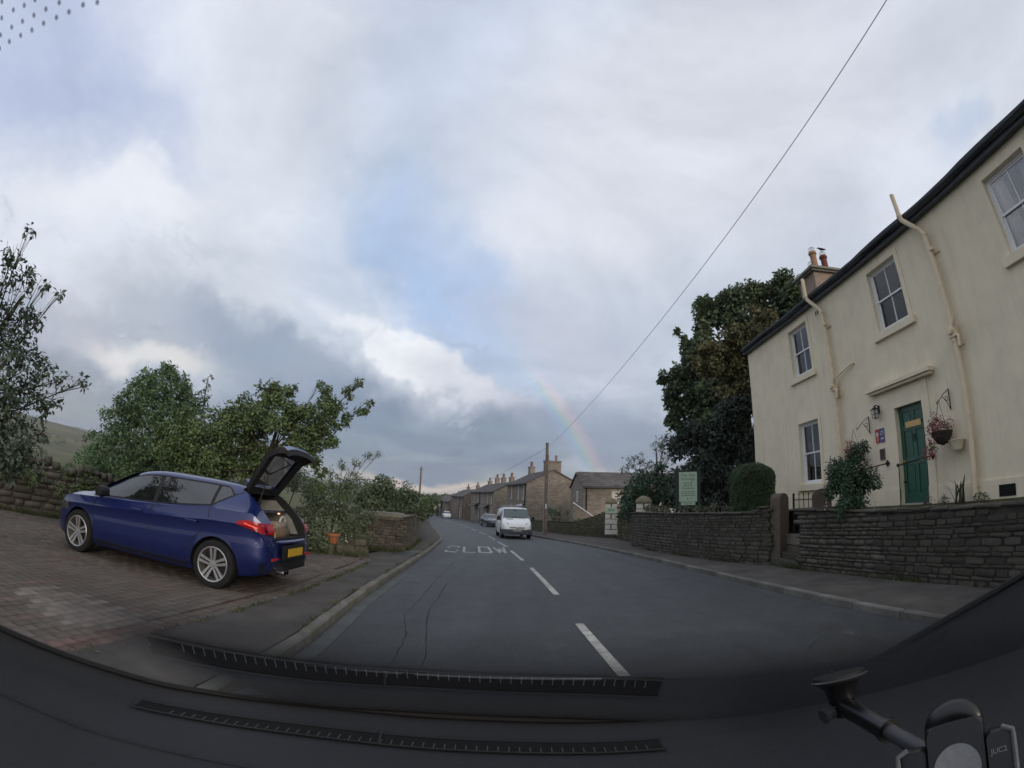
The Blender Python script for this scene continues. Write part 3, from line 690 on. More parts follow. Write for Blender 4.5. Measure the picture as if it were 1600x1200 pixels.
mb.add([(HL0,0,-.3),(HL0,-DEP,-.3),(HL0,-DEP,EZ),(HL0,-DEP/2,EZ+2.0),(HL0,0,EZ)], [(0,1,2,3,4)])
mb.add([(HL0,-DEP,-.3),(HL1,-DEP,-.3),(HL1,-DEP,EZ),(HL0,-DEP,EZ)], [(0,1,2,3)])
obj('wall', mb, render_m, hx)
mb = MB()
for a, b in ((HL0, 7.2), (8.6, HL1+.03)): mb.b2((a, .002, .2), (b, .03, 1.40))
obj('plinth', mb, render_m, hx, loc=(0,0,0))
# roof of slates, with a dark boarded eave and an uneven gutter
rf = obj('roof', MB().add([(HL0-.1,.22,EZ-.02),(HL1+.12,.22,EZ-.02),(HL1+.12,-DEP/2,EZ+2.12),(HL0-.1,-DEP/2,EZ+2.12),(HL1+.12,-DEP-.2,EZ),(HL0-.1,-DEP-.2,EZ)], [(0,1,2,3),(3,2,4,5)]), slate_m, hx)
mb = MB()
for i in range(18):
    t = i/18; y = .25-(DEP/2+.2)*t; z = EZ+.0+2.14*t; s = HL0-.1+(.12 if i % 2 else 0)
    while s < HL1+.1:
        mb.box((s+.115, y-.1, z+.085), (.225, .30, .012), rx=-.575+rnd.uniform(-.02,.02)); s += .235
obj('slate', mb, slate_m, rf, kind='stuff')
mb = MB(); P = []
s = HL0-.1
while s <= HL1+.14: P.append((s, .19+rnd.uniform(-.006,.006), EZ+.04+.022*math.sin(s*1.9)+rnd.uniform(-.008,.008))); s += .45
rowsg = [[(x, y+.075*math.cos(q), z+.075*math.sin(q)) for q in np.linspace(math.pi*.0, -math.pi, 7)] + [(x, y-.085, z+.05), (x, y+.085, z+.05), (x, y+.075, z)] for x, y, z in P]
mb.grid(rowsg); obj('gutter', mb, lead_m, hx, smooth=True)
obj('eave_board', MB().b2((HL0-.1, .002, EZ-.12), (HL1+.12, .15, EZ-.02)), lead_m, hx)
def sash(x0, x1, z0, z1, cords=True, lean=0):
    w = x1-x0; zm = z0+(z1-z0)*.5
    fr = MB(); f = .055; y = -.1
    fr.b2((x0,y-.05,z0),(x0+f,y,z1)); fr.b2((x1-f,y-.05,z0),(x1,y,z1)); fr.b2((x0+f,y-.05,z1-f),(x1-f,y,z1)); fr.b2((x0+f,y-.05,z0),(x1-f,y+.01,z0+.07))
    win = obj('window', fr, white_m, hx)
    for nm, a, b, yy in (('upper_sash', zm-.02, z1-f, y-.022), ('lower_sash', z0+.07, zm+.025, y-.05)):
        sh = MB(); r = .04
        sh.b2((x0+f,yy-.03,a),(x0+f+r,yy,b)); sh.b2((x1-f-r,yy-.03,a),(x1-f,yy,b)); sh.b2((x0+f+r,yy-.03,b-r),(x1-f-r,yy,b)); sh.b2((x0+f+r,yy-.03,a),(x1-f-r,yy,a+r))
        xm = (x0+x1)/2; sh.b2((xm-.012,yy-.026,a+r),(xm+.012,yy-.002,b-r))
        obj(nm, sh, white_m, win)
        for p0, p1 in ((x0+f+r, xm-.012), (xm+.012, x1-f-r)):
            obj('pane', MB().b2((p0, yy-.018, a+r), (p1, yy-.012, b-r)), pane_m, win)
    # dim room and a net curtain gathered to both sides
    cb = MB()
    for sx in (x0+f+.05, x1-f-.05):
        sg = 1 if sx < (x0+x1)/2 else -1; rows = []
        for i in range(13):
            t = i/12; rows.append([(sx+sg*t*.30*(.75+.25*k), y-.14-.014*math.sin(t*22), z1-.08-(z1-z0-.12)*k) for k in (0, .5, 1)])
        cb.grid(rows)
    obj('curtain', cb, curtain_m, win, smooth='full')
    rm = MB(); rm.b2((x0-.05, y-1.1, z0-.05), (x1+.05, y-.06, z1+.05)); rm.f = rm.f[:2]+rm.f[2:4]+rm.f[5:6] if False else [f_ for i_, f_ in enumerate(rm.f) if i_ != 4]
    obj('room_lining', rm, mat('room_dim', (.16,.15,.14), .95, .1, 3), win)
    obj('sill', MB().b2((x0-.19, .0, z0-.19), (x1+.17, .085, z0-.02), ch=.0), surr_m, hx)
    mbs = MB(); e = .13
    mbs.b2((x0-e, .001, z0-.02), (x0, .018, z1+e)); mbs.b2((x1, .001, z0-.02), (x1+e, .018, z1+e)); mbs.b2((x0, .001, z1), (x1, .018, z1+e))
    obj('window_surround', mbs, render_m, hx)
    return win
pane_m = clearmat('pane_glass', gain=2.2)
for w in winU+winL: sash(*w)
# door and its case
dc = MB(); x0, x1, z0, z1 = door
dc.b2((x0-.22,.001,z0),(x0,.035,3.62)); dc.b2((x1,.001,z0),(x1+.68,.03,3.62)); dc.b2((x0,.001,z1),(x1,.035,3.62)); dc.b2((x0-.24,.002,1.0),(x0-.0,.05,1.42)); dc.b2((x1+.0,.002,1.0),(x1+.30,.05,1.42))
obj('door_surround', dc, surr_m, hx)
hd = MB().b2((6.98,.03,3.64),(9.08,.16,3.70)).b2((6.93,.03,3.70),(9.13,.22,3.78))
obj('door_hood', hd, surr_m, hx)
green = mat('door_green', (.018,.085,.055), .35, .12, 3, .05, 30, .5, coat=.2)
dr = MB().b2((x0+.002,-.155,z0+.03),(x1-.002,-.12,z1-.002)); 
W_ = x1-x0; rails = [(z0+.03,z0+.26),(z0+.86,z0+1.02),(z0+1.60,z0+1.72),(z1-.13,z1)]
for a, b in rails: dr.b2((x0+.11,-.121,a),(x1-.11,-.10,b-.003))
for a, b in ((x0+.002,x0+.11),(x1-.11,x1-.002)): dr.b2((a,-.121,z0+.03),(b,-.10,z1-.003))
for (a, b) in ((rails[0][1], rails[1][0]), (rails[1][1], rails[2][0]), (rails[2][1], rails[3][0])):
    dr.b2(((x0+x1)/2-.05,-.121,a-.002),((x0+x1)/2+.05,-.101,b+.001))
    for p0, p1 in ((x0+.15,(x0+x1)/2-.09),((x0+x1)/2+.09,x1-.15)): dr.b2((p0,-.121,a+.04),(p1,-.108,b-.04))
do = obj('door', dr, green, hx)
brass = mat('brass', (.55,.36,.10), .35, .1, 8, 0, metal=.85)
obj('door_sill', MB().b2((x0-.02,-.15,z0-.02),(x1+.02,.09,z0+.03)), mat('sill_pale', (.4,.38,.34), .7), hx)
obj('name_plate', MB().b2((x0+.2,-.1,2.72),(x1-.2,-.085,2.85)), mat('brass_plate', (.60,.40,.17), .5, .12, 14), do)
obj('knocker', MB().tube([(7.89,-.09,2.52),(7.93,-.075,2.46),(7.89,-.07,2.40),(7.85,-.075,2.46),(7.89,-.09,2.52)], .009, 6).lathe([(.02,-.01),(.024,.01)], (7.89,-.09,2.54), 10, 'Y'), mat('black_iron', (.02,.02,.02), .5, .1), do, smooth=True)
iron = MATS['black_iron']
obj('handle', MB().lathe([(.012,0),(.014,.03),(.026,.04),(.026,.06),(.0,.066)], (8.24,-.1,2.0), 12, 'Y'), brass, do, smooth=True)
obj('handle', MB().lathe([(.012,0),(.014,.03),(.026,.04),(.026,.06),(.0,.066)], (8.27,-.1,1.56), 12, 'Y'), iron, do, smooth=True)
# soil pipes: they rise past the gutter as vents
pipe_m = mat('cream_pipe', (.74,.61,.43), .5, .08, 6, .05, 30, .4)
for px_, dz in ((10.45, 0), (6.12, 0)):
    top = 7.55
    pp = MB().tube([(px_+.42,.33,6.95),(px_+.42,.33,top)], .052, 12)
    pp.tube([(px_+.42,.33,7.0),(px_+.40,.31,6.88),(px_+.12,.16,6.5),(px_+.06,.13,6.36)], .056, 12); pp.tube([(px_+.06,.13,6.38),(px_,.13,4.4)], .056, 12)
    pp.tube([(px_,.13,4.4),(px_-.0,.13,2.6),(px_+.02,.13,1.1)], .056, 12)
    dp = obj('soil_pipe', pp, pipe_m, hx, smooth=True)
    for z in (6.95, 6.34, 5.95, 4.02, 2.6): obj('pipe_collar', MB().tube([(px_+(.42 if z > 6.9 else .05 if z > 6 else .0),.13 if z < 6.9 else .33,z),(px_+(.42 if z > 6.9 else .05 if z > 6 else 0),.13 if z < 6.9 else .33,z+.07)], .066, 12), pipe_m, dp, smooth=True)
    for zz in (5.9, 3.95): obj('pipe_bracket', MB().b2((px_-.12,.002,zz),(px_+.12,.03,zz+.06)), pipe_m, dp)
    # boss branches
    br = MB(); 
    br.b2((px_-.08,.05,4.1),(px_+.10,.21,4.34)).tube([(px_+.0,.15,4.25),(px_-.12,.2,4.38),(px_-.14,.2,4.45)], .04, 10); br.tube([(px_-.12,.17,3.9),(px_-.14,.17,4.1),(px_-.05,.17,4.15)], .035, 10)
    br.lathe([(.05,0),(.062,.01),(.062,.06),(.05,.07)], (px_+.01,.2,4.22), 12, 'Y')
    obj('pipe_boss', br, pipe_m, dp, smooth=True)
    if px_ > 8: obj('branch_pipe', MB().tube([(px_-.12,.16,4.40),(px_-.2,.10,4.48),(px_-.75,.06,4.62),(px_-.85,.02,4.64)], .024, 8), pipe_m, dp, smooth=True)
vent = obj('air_brick', MB().b2((10.78,.001,6.42),(11.02,.012,6.62)), surr_m, hx)
obj('vent_hole', MB().b2((10.82,.012,6.46),(10.88,.016,6.58)).b2((10.92,.012,6.46),(10.98,.016,6.58)), iron, vent)
obj('cellar_vent', MB().b2((5.25,.03,1.10),(5.62,.045,1.30)), mat('void_black', (.008,.008,.008), .9), hx)
obj('wall_bracket', MB().b2((4.42,.001,2.95),(4.55,.12,3.05)), white_m, hx)
# chimney stack at the far gable
ch = MB().b2((14.3,-3.8,7.6),(15.45,-2.75,9.9)); chim = obj('chimney', ch, mat('chimney_render', (.30,.23,.19), .9, .15, 5, .3), hx)
obj('chimney_cap', MB().b2((14.18,-3.92,9.9),(15.57,-2.63,9.98)).b2((14.1,-4.0,9.98),(15.65,-2.55,10.08)), mat('cap_stone', (.2,.19,.165), .9, .2, 6), chim)
potA = mat('pot_buff', (.34,.2,.12), .85, .15, 6); potB = mat('pot_red', (.16,.05,.045), .7, .15, 6)
def chimney_pot(x, y, z, h, m, guard=True, r=.14):
    p = obj('chimney_pot', MB().lathe([(r*1.1,0),(r*.98,.06),(r*.95,h-.14),(r*1.25,h-.12),(r*1.25,h-.05),(r*1.05,h)], (x,y,z), 16), m, chim, smooth=True)
    return p
for x, y, h, m_ in ((14.42,-3.0,.78,potA),(14.75,-3.55,.42,potB),(15.2,-3.0,.75,potB),(15.2,-3.6,.3,potB)):
    if x == 15.2 and y == -3.0: x, y = 14.55, -3.62
    if x == 14.75: x, y = 14.95, -3.2
    chimney_pot(x, y, 10.08, h, m_)
    g = MB(); c = Vector((x, y, 10.08+h+.08))
    for k in range(6):
        q = math.pi*k/6; g.tube([c+Vector((.14*math.sin(a)*math.cos(q), .14*math.sin(a)*math.sin(q), .14*math.cos(a))) for a in np.linspace(0, 2*math.pi, 17)], .005, 4, False)
    for a in (.9, 1.4): g.tube([c+Vector((.14*math.sin(a)*math.cos(q), .14*math.sin(a)*math.sin(q), .14*math.cos(a))) for q in np.linspace(0, 2*math.pi, 17)], .005, 4, False)
    obj('wire_guard', g, mat('galvanised', (.55,.56,.58), .35, .1, metal=.6), chim, smooth=True)
hm = hx.matrix_basis.copy()
def hpt(s, y, z): 
    u = Vector((math.sin(A), math.cos(A), 0)); n = Vector((math.cos(A), -math.sin(A), 0)); return n*8.1+u*s-n*y+Vector((0,0,z))
# a jackdaw on the red pot
bird_m = mat('bird_black', (.018,.018,.02), .7, .2, 30)
bp = hpt(14.55, -3.62, 10.08+.75+.22); bd = thing('bird', 'small black bird perched on the wire guard of the dark red chimney pot', 'bird', bp, 2.4)
bb = MB().tube([(-.20,0,.02),(-.12,0,.05),(-.06,0,.075),(.0,0,.10),(.06,0,.135),(.095,0,.17),(.125,0,.185),(.155,0,.175),(.185,0,.168)], [.012,.028,.045,.055,.048,.032,.030,.018,.003], 10)
bo = obj('body', bb, bird_m, bd, smooth='full')
obj('wing', MB().tube([(.04,.045,.12),(-.03,.05,.09),(-.12,.035,.06),(-.19,.015,.03)], [.012,.026,.018,.003], 6), bird_m, bd, smooth=True)
obj('wing', MB().tube([(.04,-.045,.12),(-.03,-.05,.09),(-.12,-.035,.06),(-.19,-.015,.03)], [.012,.026,.018,.003], 6), bird_m, bd, smooth=True)
for sy in (-.018,.018): obj('leg', MB().tube([(.0,sy,.06),(.012,sy,.02),(.0,sy,-.03)], .004, 5), bird_m, bd)
# lantern, badges, plaque, rails, hanging baskets
def on_house(name, label, cat, s, z, group=None, y=0.035): return thing(name, label, cat, hpt(s, y, z), math.pi/2-A, group)
ln = on_house('wall_lantern', 'black four sided coach lantern on the wall left of the green door', 'lantern', 8.86, 3.22)
obj('bracket', MB().b2((-.03,.0,-.02),(.03,.02,.16)).tube([(0,.01,.12),(0,.08,.17),(0,.14,.13)], .012, 6), iron, ln, smooth=True)
cg = MB()
for sx in (-1,1):
    for sy in (-1,1): cg.tube([(sx*.045,.14+sy*.045,-.14),(sx*.075,.14+sy*.075,.06)], .007, 5)
for z, w in ((-.14,.05),(-.045,.062),(.06,.08)):
    q = [(-w,.14-w,z),(w,.14-w,z),(w,.14+w,z),(-w,.14+w,z),(-w,.14-w,z)]; cg.tube(q, .007, 4)
obj('cage', cg, iron, ln); obj('lantern_roof', MB().lathe([(.12,.06),(.05,.11),(.02,.13),(.012,.17)], (0,.14,0), 4), iron, ln)
obj('lantern_glass', MB().lathe([(.055,-.13),(.095,.055)], (0,.14,0), 4), mat('lantern_glass_pale', (.5,.5,.46), .2, .05, 6), ln)
bg_ = on_house('rating_badge', 'red enamel rating badge with a pale flower on the door pilaster', 'badge', 9.08, 2.68, 'rating badges beside the green door')
bg_.location = hpt(9.0, .04, 2.68)
redm = mat('badge_red', (.36,.07,.06), .4, .05, 8); bluem = mat('badge_blue', (.09,.10,.26), .4, .05, 8); palem = mat('badge_pale', (.62,.6,.6), .4, .05)
def badge(root, m_, kind):
    obj('plate', MB().b2((-.075,0,-.16),(.075,.012,.16)), m_, root)
    if kind: 
        for k in range(5):
            q = math.pi/2+k*2*math.pi/5; obj('petal', MB().lathe([(.0,.0),(.022,.001),(.022,.004),(0,.004)], (.032*math.cos(q), .0125, .04+.032*math.sin(q)), 10, 'Y'), palem, root)
        obj('stem_mark', MB().b2((-.008,.0122,-.12),(.008,.015,.02)), palem, root)
    else:
        obj('ring_mark', MB().tube([(.045*math.cos(a), .014, .05+.045*math.sin(a)) for a in np.linspace(0, 2*math.pi, 20)], .009, 5, False), palem, root)
        obj('band_mark', MB().b2((-.05,.0122,-.09),(.05,.015,-.06)), palem, root)
badge(bg_, redm, True)
b2_ = thing('rating_badge', 'blue enamel rating badge with a pale ring next to the red one', 'badge', hpt(8.83, .04, 2.68), math.pi/2-A, 'rating badges beside the green door'); badge(b2_, bluem, False)
pq = on_house('wall_plaque', 'small dark slate plaque with a pale border below the badges', 'plaque', 8.88, 2.24)
obj('plate', MB().b2((-.09,0,-.13),(.09,.015,.13)), mat('plaque_dark', (.07,.045,.04), .5, .2, 20), pq)
obj('border', MB().b2((-.085,.0152,.115),(.085,.018,.122)).b2((-.085,.0152,-.122),(.085,.018,-.115)).b2((-.085,.0152,-.115),(-.078,.018,.115)).b2((.078,.0152,-.115),(.085,.018,.115)), mat('plaque_line', (.35,.3,.28), .6), pq)
for s, lab in ((8.72, 'black iron hand rail on the side of the door nearest the bushy shrub'), (7.27, 'black iron hand rail crossing in front of the lower green door')):
    r_ = on_house('hand_rail', lab, 'hand rail', s, 2.0, 'iron rails beside the green door')
    obj('rail', MB().tube([(0,.0,.02),(.05,.35,-.03),(.1,.95,-.12)], .014, 8), iron, r_, smooth=True)
    obj('rose', MB().box((0,.012,.02),(.11,.02,.11), ry=math.pi/4), iron, r_)
    obj('rail_knob', MB().lathe([(0,-.035),(.03,-.02),(.036,0),(.03,.02),(0,.035)], (.1,.97,-.12), 12, 'Y'), iron, r_, smooth=True)
    obj('post', MB().tube([(.1,.95,-.12),(.1,.95,-.98)], .011, 6), iron, r_)
def basket_bracket(s, z, lab):
    r_ = on_house('basket_bracket', lab, 'bracket', s, z, 'wrought iron basket brackets')
    bk = MB().b2((-.012,0,-.3),(.012,.012,.12)).tube([(0,.01,.1),(0,.2,.0),(0,.36,-.14),(0,.42,-.2),(0,.44,-.14)], .008, 6).tube([(0,.01,-.28),(0,.1,-.15),(0,.22,-.05)], .007, 6)
    bk.tube([(0,.1+.045*math.cos(a),-.08+.045*math.sin(a)) for a in np.linspace(0,6.3,12)], .006, 5)
    obj('ironwork', bk, iron, r_, smooth=True); return r_
basket_bracket(9.28, 3.08, 'wrought iron scroll bracket above the bushy shrub, left of the lantern')
basket_bracket(6.62, 3.12, 'wrought iron scroll bracket above the wall basket of pink flowers')
# ------------------------------------------------------------------ gate, posts, sign, pillars
redst = mat('red_sandstone', (.115,.092,.075), .9, .25, 6, .4, 40, .2, stain=(.07,.06,.045), stain_amt=.5)
def post_stone(name, label, x, y, z0, z1, w, d, m_):
    t = thing(name, label, 'gate post', (x, y, z0)); h = z1-z0
    poly = [(-w/2,0),(w/2,0),(w/2*1.0,h-.16)]+[(w/2*math.cos(a), h-.16+.16*math.sin(a)) for a in np.linspace(.2, math.pi-.2, 9)]+[(-w/2,h-.16)]
    obj('shaft', MB().prism(poly, d, lambda v: (v[0], v[1]-d/2, v[2])), m_, t, smooth=True); return t
gp = post_stone('gate_post', 'tall red sandstone gate post with rounded top at the mossy wall end', 6.5, 10.02, T(10)+.05, 1.52, .36, .30, redst); gp.rotation_euler = (0, 0, .35)
gp2 = post_stone('gate_post', 'squat round topped sandstone post behind the wall beside the bushy shrub', 6.72, 8.62, .6, 1.56, .42, .4, redst); gp2.rotation_euler = (0, 0, -.6)
gt = thing('iron_gate', 'small black wrought iron gate with spiked bars at the top of the stone steps', 'gate', (6.95, 9.52, .5))
for k in range(6):
    y = -.50+.2*k; b = MB().tube([(0,y,.0),(0,y,.93)], .009, 6).lathe([(.009,0),(.02,.03),(.0,.09)], (0,y,.93), 6).lathe([(.009,-.03),(.02,0),(.009,.03)], (0,y,.62), 6)
    obj('bar', b, iron, gt, smooth=True)
for k in range(5): obj('short_bar', MB().tube([(0,-.40+.2*k,.0),(0,-.40+.2*k,.42)], .007, 6), iron, gt)
for z in (.03,.44,.84): obj('cross_rail', MB().b2((-.008,-.53,z-.012),(.008,.53,z+.012)), iron, gt)
obj('latch_plate', MB().b2((-.02,-.12,.2),(.0,.3,.36)), iron, gt)
for yy in (-.545,.545): obj('stile', MB().b2((-.015,yy-.015,-.05),(.015,yy+.015,1.0)), iron, gt)
# sign board
sg = thing('house_sign', 'pale green house name board hung between two dark green posts above the mossy wall', 'sign', (6.38, 15.76, .95), math.atan2(-.32, .75)*1.0)
dg = mat('post_green', (.012,.028,.024), .5, .15, 5, .1, 30, .4)
pg = mat('sign_green', (.42,.54,.43), .6, .04, 4, .03, 30, .3); ink = mat('sign_ink', (.07,.13,.09), .6, 0, bump=0)
for sx in (-.40, .40): obj('post', MB().b2((sx-.05,-.05,-.3),(sx+.05,.05,1.56)).lathe([(.05,0),(.06,.02),(.0,.08)], (sx,0,1.56), 8), dg, sg)
obj('top_rail', MB().b2((-.35,-.02,1.50),(.35,.02,1.54)), dg, sg)
pn = obj('name_board', MB().b2((-.325,-.03,.42),(.325,.0,1.48)), pg, sg)
obj('lower_board', MB().b2((-.26,-.03,.30),(.26,-.005,.405)), pg, sg)
obj('board_edge', MB().b2((-.335,-.028,1.48),(.335,.002,1.492)).b2((-.337,-.028,.41),(-.325,.002,1.48)).b2((.325,-.028,.41),(.337,.002,1.48)), dg, pn)
R_ = (math.pi/2, 0, 0)
for tx, z, sz in (('The Old', 1.36, .15), ('Vicarage', 1.235, .15), ('Luxury', 1.10, .12), ('Bed &', 1.0, .12), ('Breakfast', .90, .115)): text('lettering', tx, sz, ink, pn, (0, -.031, z), R_)
for z, w in ((.775,.24),(.705,.25),(.635,.26)):
    x = -w; lm_ = MB()
    while x < w: l = rnd.uniform(.02,.06); lm_.b2((x,-.0325,z-.012),(min(x+l,w),-.031,z+.012)); x += l+.012
    obj('small_print', lm_, ink, pn)
obj('crest', MB().lathe([(0,0),(.022,0),(.022,.002),(0,.002)], (-.02,-.0335,.52), 12, 'Y'), ink, pn); obj('crest', MB().box((.1,-.032,.53),(.035,.002,.035), ry=.6), ink, pn)
text('lettering', 'No Vacancies', .055, ink, pn, (0, -.0335, .353), R_)
# white painted block pillars at the drive entrance
wblk = mat('pillar_white', (.74,.70,.64), .85, .12, 5, .3, 40, .2, stain=(.3,.26,.2), stain_amt=.5); jnt = mat('pillar_joint', (.12,.09,.075), .9); capm = mat('pillar_cap', (.22,.2,.13), .9, .2, 5, .4)
def pillar(x, y, z0, z1, w, lab, rz):
    t = thing('gate_pillar', lab, 'gate pillar', (x, y, z0), rz, 'white block gate pillars'); h = z1-z0-.36
    obj('core', MB().b2((-w/2+.015,-w/2+.015,0),(w/2-.015,w/2-.015,h)), jnt, t)
    obj('rubble_base', MB().box((0,0,.14),(w*1.12,w*1.12,.3), ch=.06), wallR_m, t)
    n = 6; bh = (h-.28)/n
    for k in range(n):
        z = .28+k*bh+bh/2
        if k % 2 == 0: obj('block', MB().box((0,0,z),(w,w,bh-.045), ch=.015), wblk, t)
        else:
            for sx in (-1,1): obj('block', MB().box((sx*w*.27,0,z),(w*.46-.02,w,bh-.045), ch=.015), wblk, t)
    obj('cap', MB().lathe([(w*.78,h),(w*.78,h+.1),(w*.6,h+.24),(w*.25,h+.34),(0.02,h+.36)], (0,0,0), 4), capm, t).rotation_euler = (0,0,math.pi/4)
    return t
p1 = pillar(6.6, 29.3, T(29.3)+.05, 1.6, .74, 'white block pillar with domed cap and a small name tablet, at the end of the low wall', -.2)
obj('name_tablet', MB().b2((-.36,-.42,1.62),(.36,-.385,2.02)), pg, p1)
lm_ = MB()
for z in (1.88,1.80): 
    x = -.2
    while x < .2: l = rnd.uniform(.03,.06); lm_.b2((x,-.424,z-.018),(x+l,-.42,z+.018)); x += l+.015
obj('tablet_lettering', lm_, ink, p1)
pillar(6.75, 22.6, T(22)+.05, 1.66, .72, 'white block pillar with domed cap half hidden by plants above the curved wall', -.25)
# ------------------------------------------------------------------ poles and the wire
wood = mat('pole_wood', (.20,.165,.13), .9, .3, 3, .4, 25, .15)
pl = thing('utility_pole', 'tall brown wooden utility pole behind the white van', 'utility pole', (2.75, 33.6, T(33.6)))
obj('pole', MB().tube([(0,0,0),(0,0,6.75)], [.14,.105], 12), wood, pl, smooth=True)
obj('pole_cap', MB().tube([(0,0,6.75),(0,0,6.80)], .12, 12), lead_m, pl)
obj('guard_strip', MB().b2((-.17,-.16,0),(-.12,-.1,3.6)), mat('galv_strip', (.25,.25,.24), .6, .2), pl)
obj('pole_plate', MB().b2((-.03,-.15,2.0),(.05,-.13,2.35)), white_m, pl)
obj('pole_step', MB().tube([(-.28,0,5.55),(.28,0,5.55)], .012, 6), iron, pl)
P0 = Vector((2.80, 33.5, 5.25)); Q = Vector((4.57, 2.02, 7.16)); D_ = (Q-P0)
mb = MB(); n = 60; pts = []
for i in range(n+1):
    t = i/n*1.25; p = P0+D_*t; p.z -= .35*(1-(2*t-1)**2)*(1 if t < 1 else 0); pts.append(p)
wr = obj('overhead_wire', MB().tube(pts, .0065, 5), mat('wire_black', (.05,.05,.055), .6), None, smooth=True); wr['label'] = 'long black overhead wire running from the wooden pole above the road'; wr['category'] = 'wire'
pts = [P0+(Vector((-30,160,.9))-P0)*t-Vector((0,0,2.2*(1-(2*t-1)**2))) for t in np.linspace(0,1,30)]
wr = obj('overhead_wire', MB().tube(pts, .012, 4), MATS['wire_black'], None); wr['label'] = 'thin sagging wire from the wooden pole away over the terrace roofs'; wr['category'] = 'wire'
pl = thing('utility_pole', 'slim distant dark pole standing in the bushes left of the road', 'utility pole', (-11.5, 60, T(60)))
obj('pole', MB().tube([(0,0,0),(.05,0,7.1)], [.15,.11], 10), wood, pl); obj('cross_arm', MB().b2((-.25,-.04,6.7),(.35,.04,6.78)), wood, pl)
# ------------------------------------------------------------------ houses along the road
stone_h = mat('cottage_stone', (.29,.255,.225), .9, .12, 1.5, 0, spec=.1, c2=(.23,.205,.185), c2amt=.5, c2scale=.8)
def course_bump(mt, sx=2.2, sz=6.5):
    nt = mt.node_tree; N = nt.nodes; L = nt.links; b = N['Principled BSDF']
    tc = N.new('ShaderNodeTexCoord'); mp = N.new('ShaderNodeMapping'); mp.inputs['Rotation'].default_value = (math.pi/2, 0, 0)
    sp = N.new('ShaderNodeSeparateXYZ'); L.new(tc.outputs['Object'], sp.inputs[0]); ad = N.new('ShaderNodeMath'); ad.operation = 'ADD'; L.new(sp.outputs[0], ad.inputs[0]); L.new(sp.outputs[1], ad.inputs[1])
    cb = N.new('ShaderNodeCombineXYZ'); L.new(ad.outputs[0], cb.inputs[0]); L.new(sp.outputs[2], cb.inputs[1])
    br = N.new('ShaderNodeTexBrick'); L.new(cb.outputs[0], br.inputs['Vector']); br.inputs['Scale'].default_value = 1; br.inputs['Brick Width'].default_value = .38; br.inputs['Row Height'].default_value = .15; br.inputs['Mortar Size'].default_value = .018
    br.inputs['Color1'].default_value = (.8,.79,.78,1); br.inputs['Color2'].default_value = (1.2,1.17,1.12,1); br.inputs['Mortar'].default_value = (.75,.72,.68,1)
    l = b.inputs['Base Color'].links; src = l[0].from_socket
    mx = N.new('ShaderNodeMix'); mx.data_type = 'RGBA'; mx.blend_type = 'MULTIPLY'; mx.inputs[0].default_value = 1; L.new(src, mx.inputs[6]); L.new(br.outputs[0], mx.inputs[7]); L.new(mx.outputs[2], b.inputs['Base Color'])
course_bump(stone_h)
stone_h2 = mat('cottage_stone_brown', (.26,.215,.185), .9, .12, 1.5, 0, spec=.1, c2=(.21,.175,.15), c2amt=.5, c2scale=.8); course_bump(stone_h2)
roof_h = mat('stone_slates', (.12,.11,.108), .85, .2, 1.2, 0, spec=.2, rand=.2)
farglass = mat('far_glass', (.38,.36,.33), .3, .1, 2, 0, spec=.8)
quoin = mat('dressed_stone', (.36,.32,.27), .9, .15, 4)
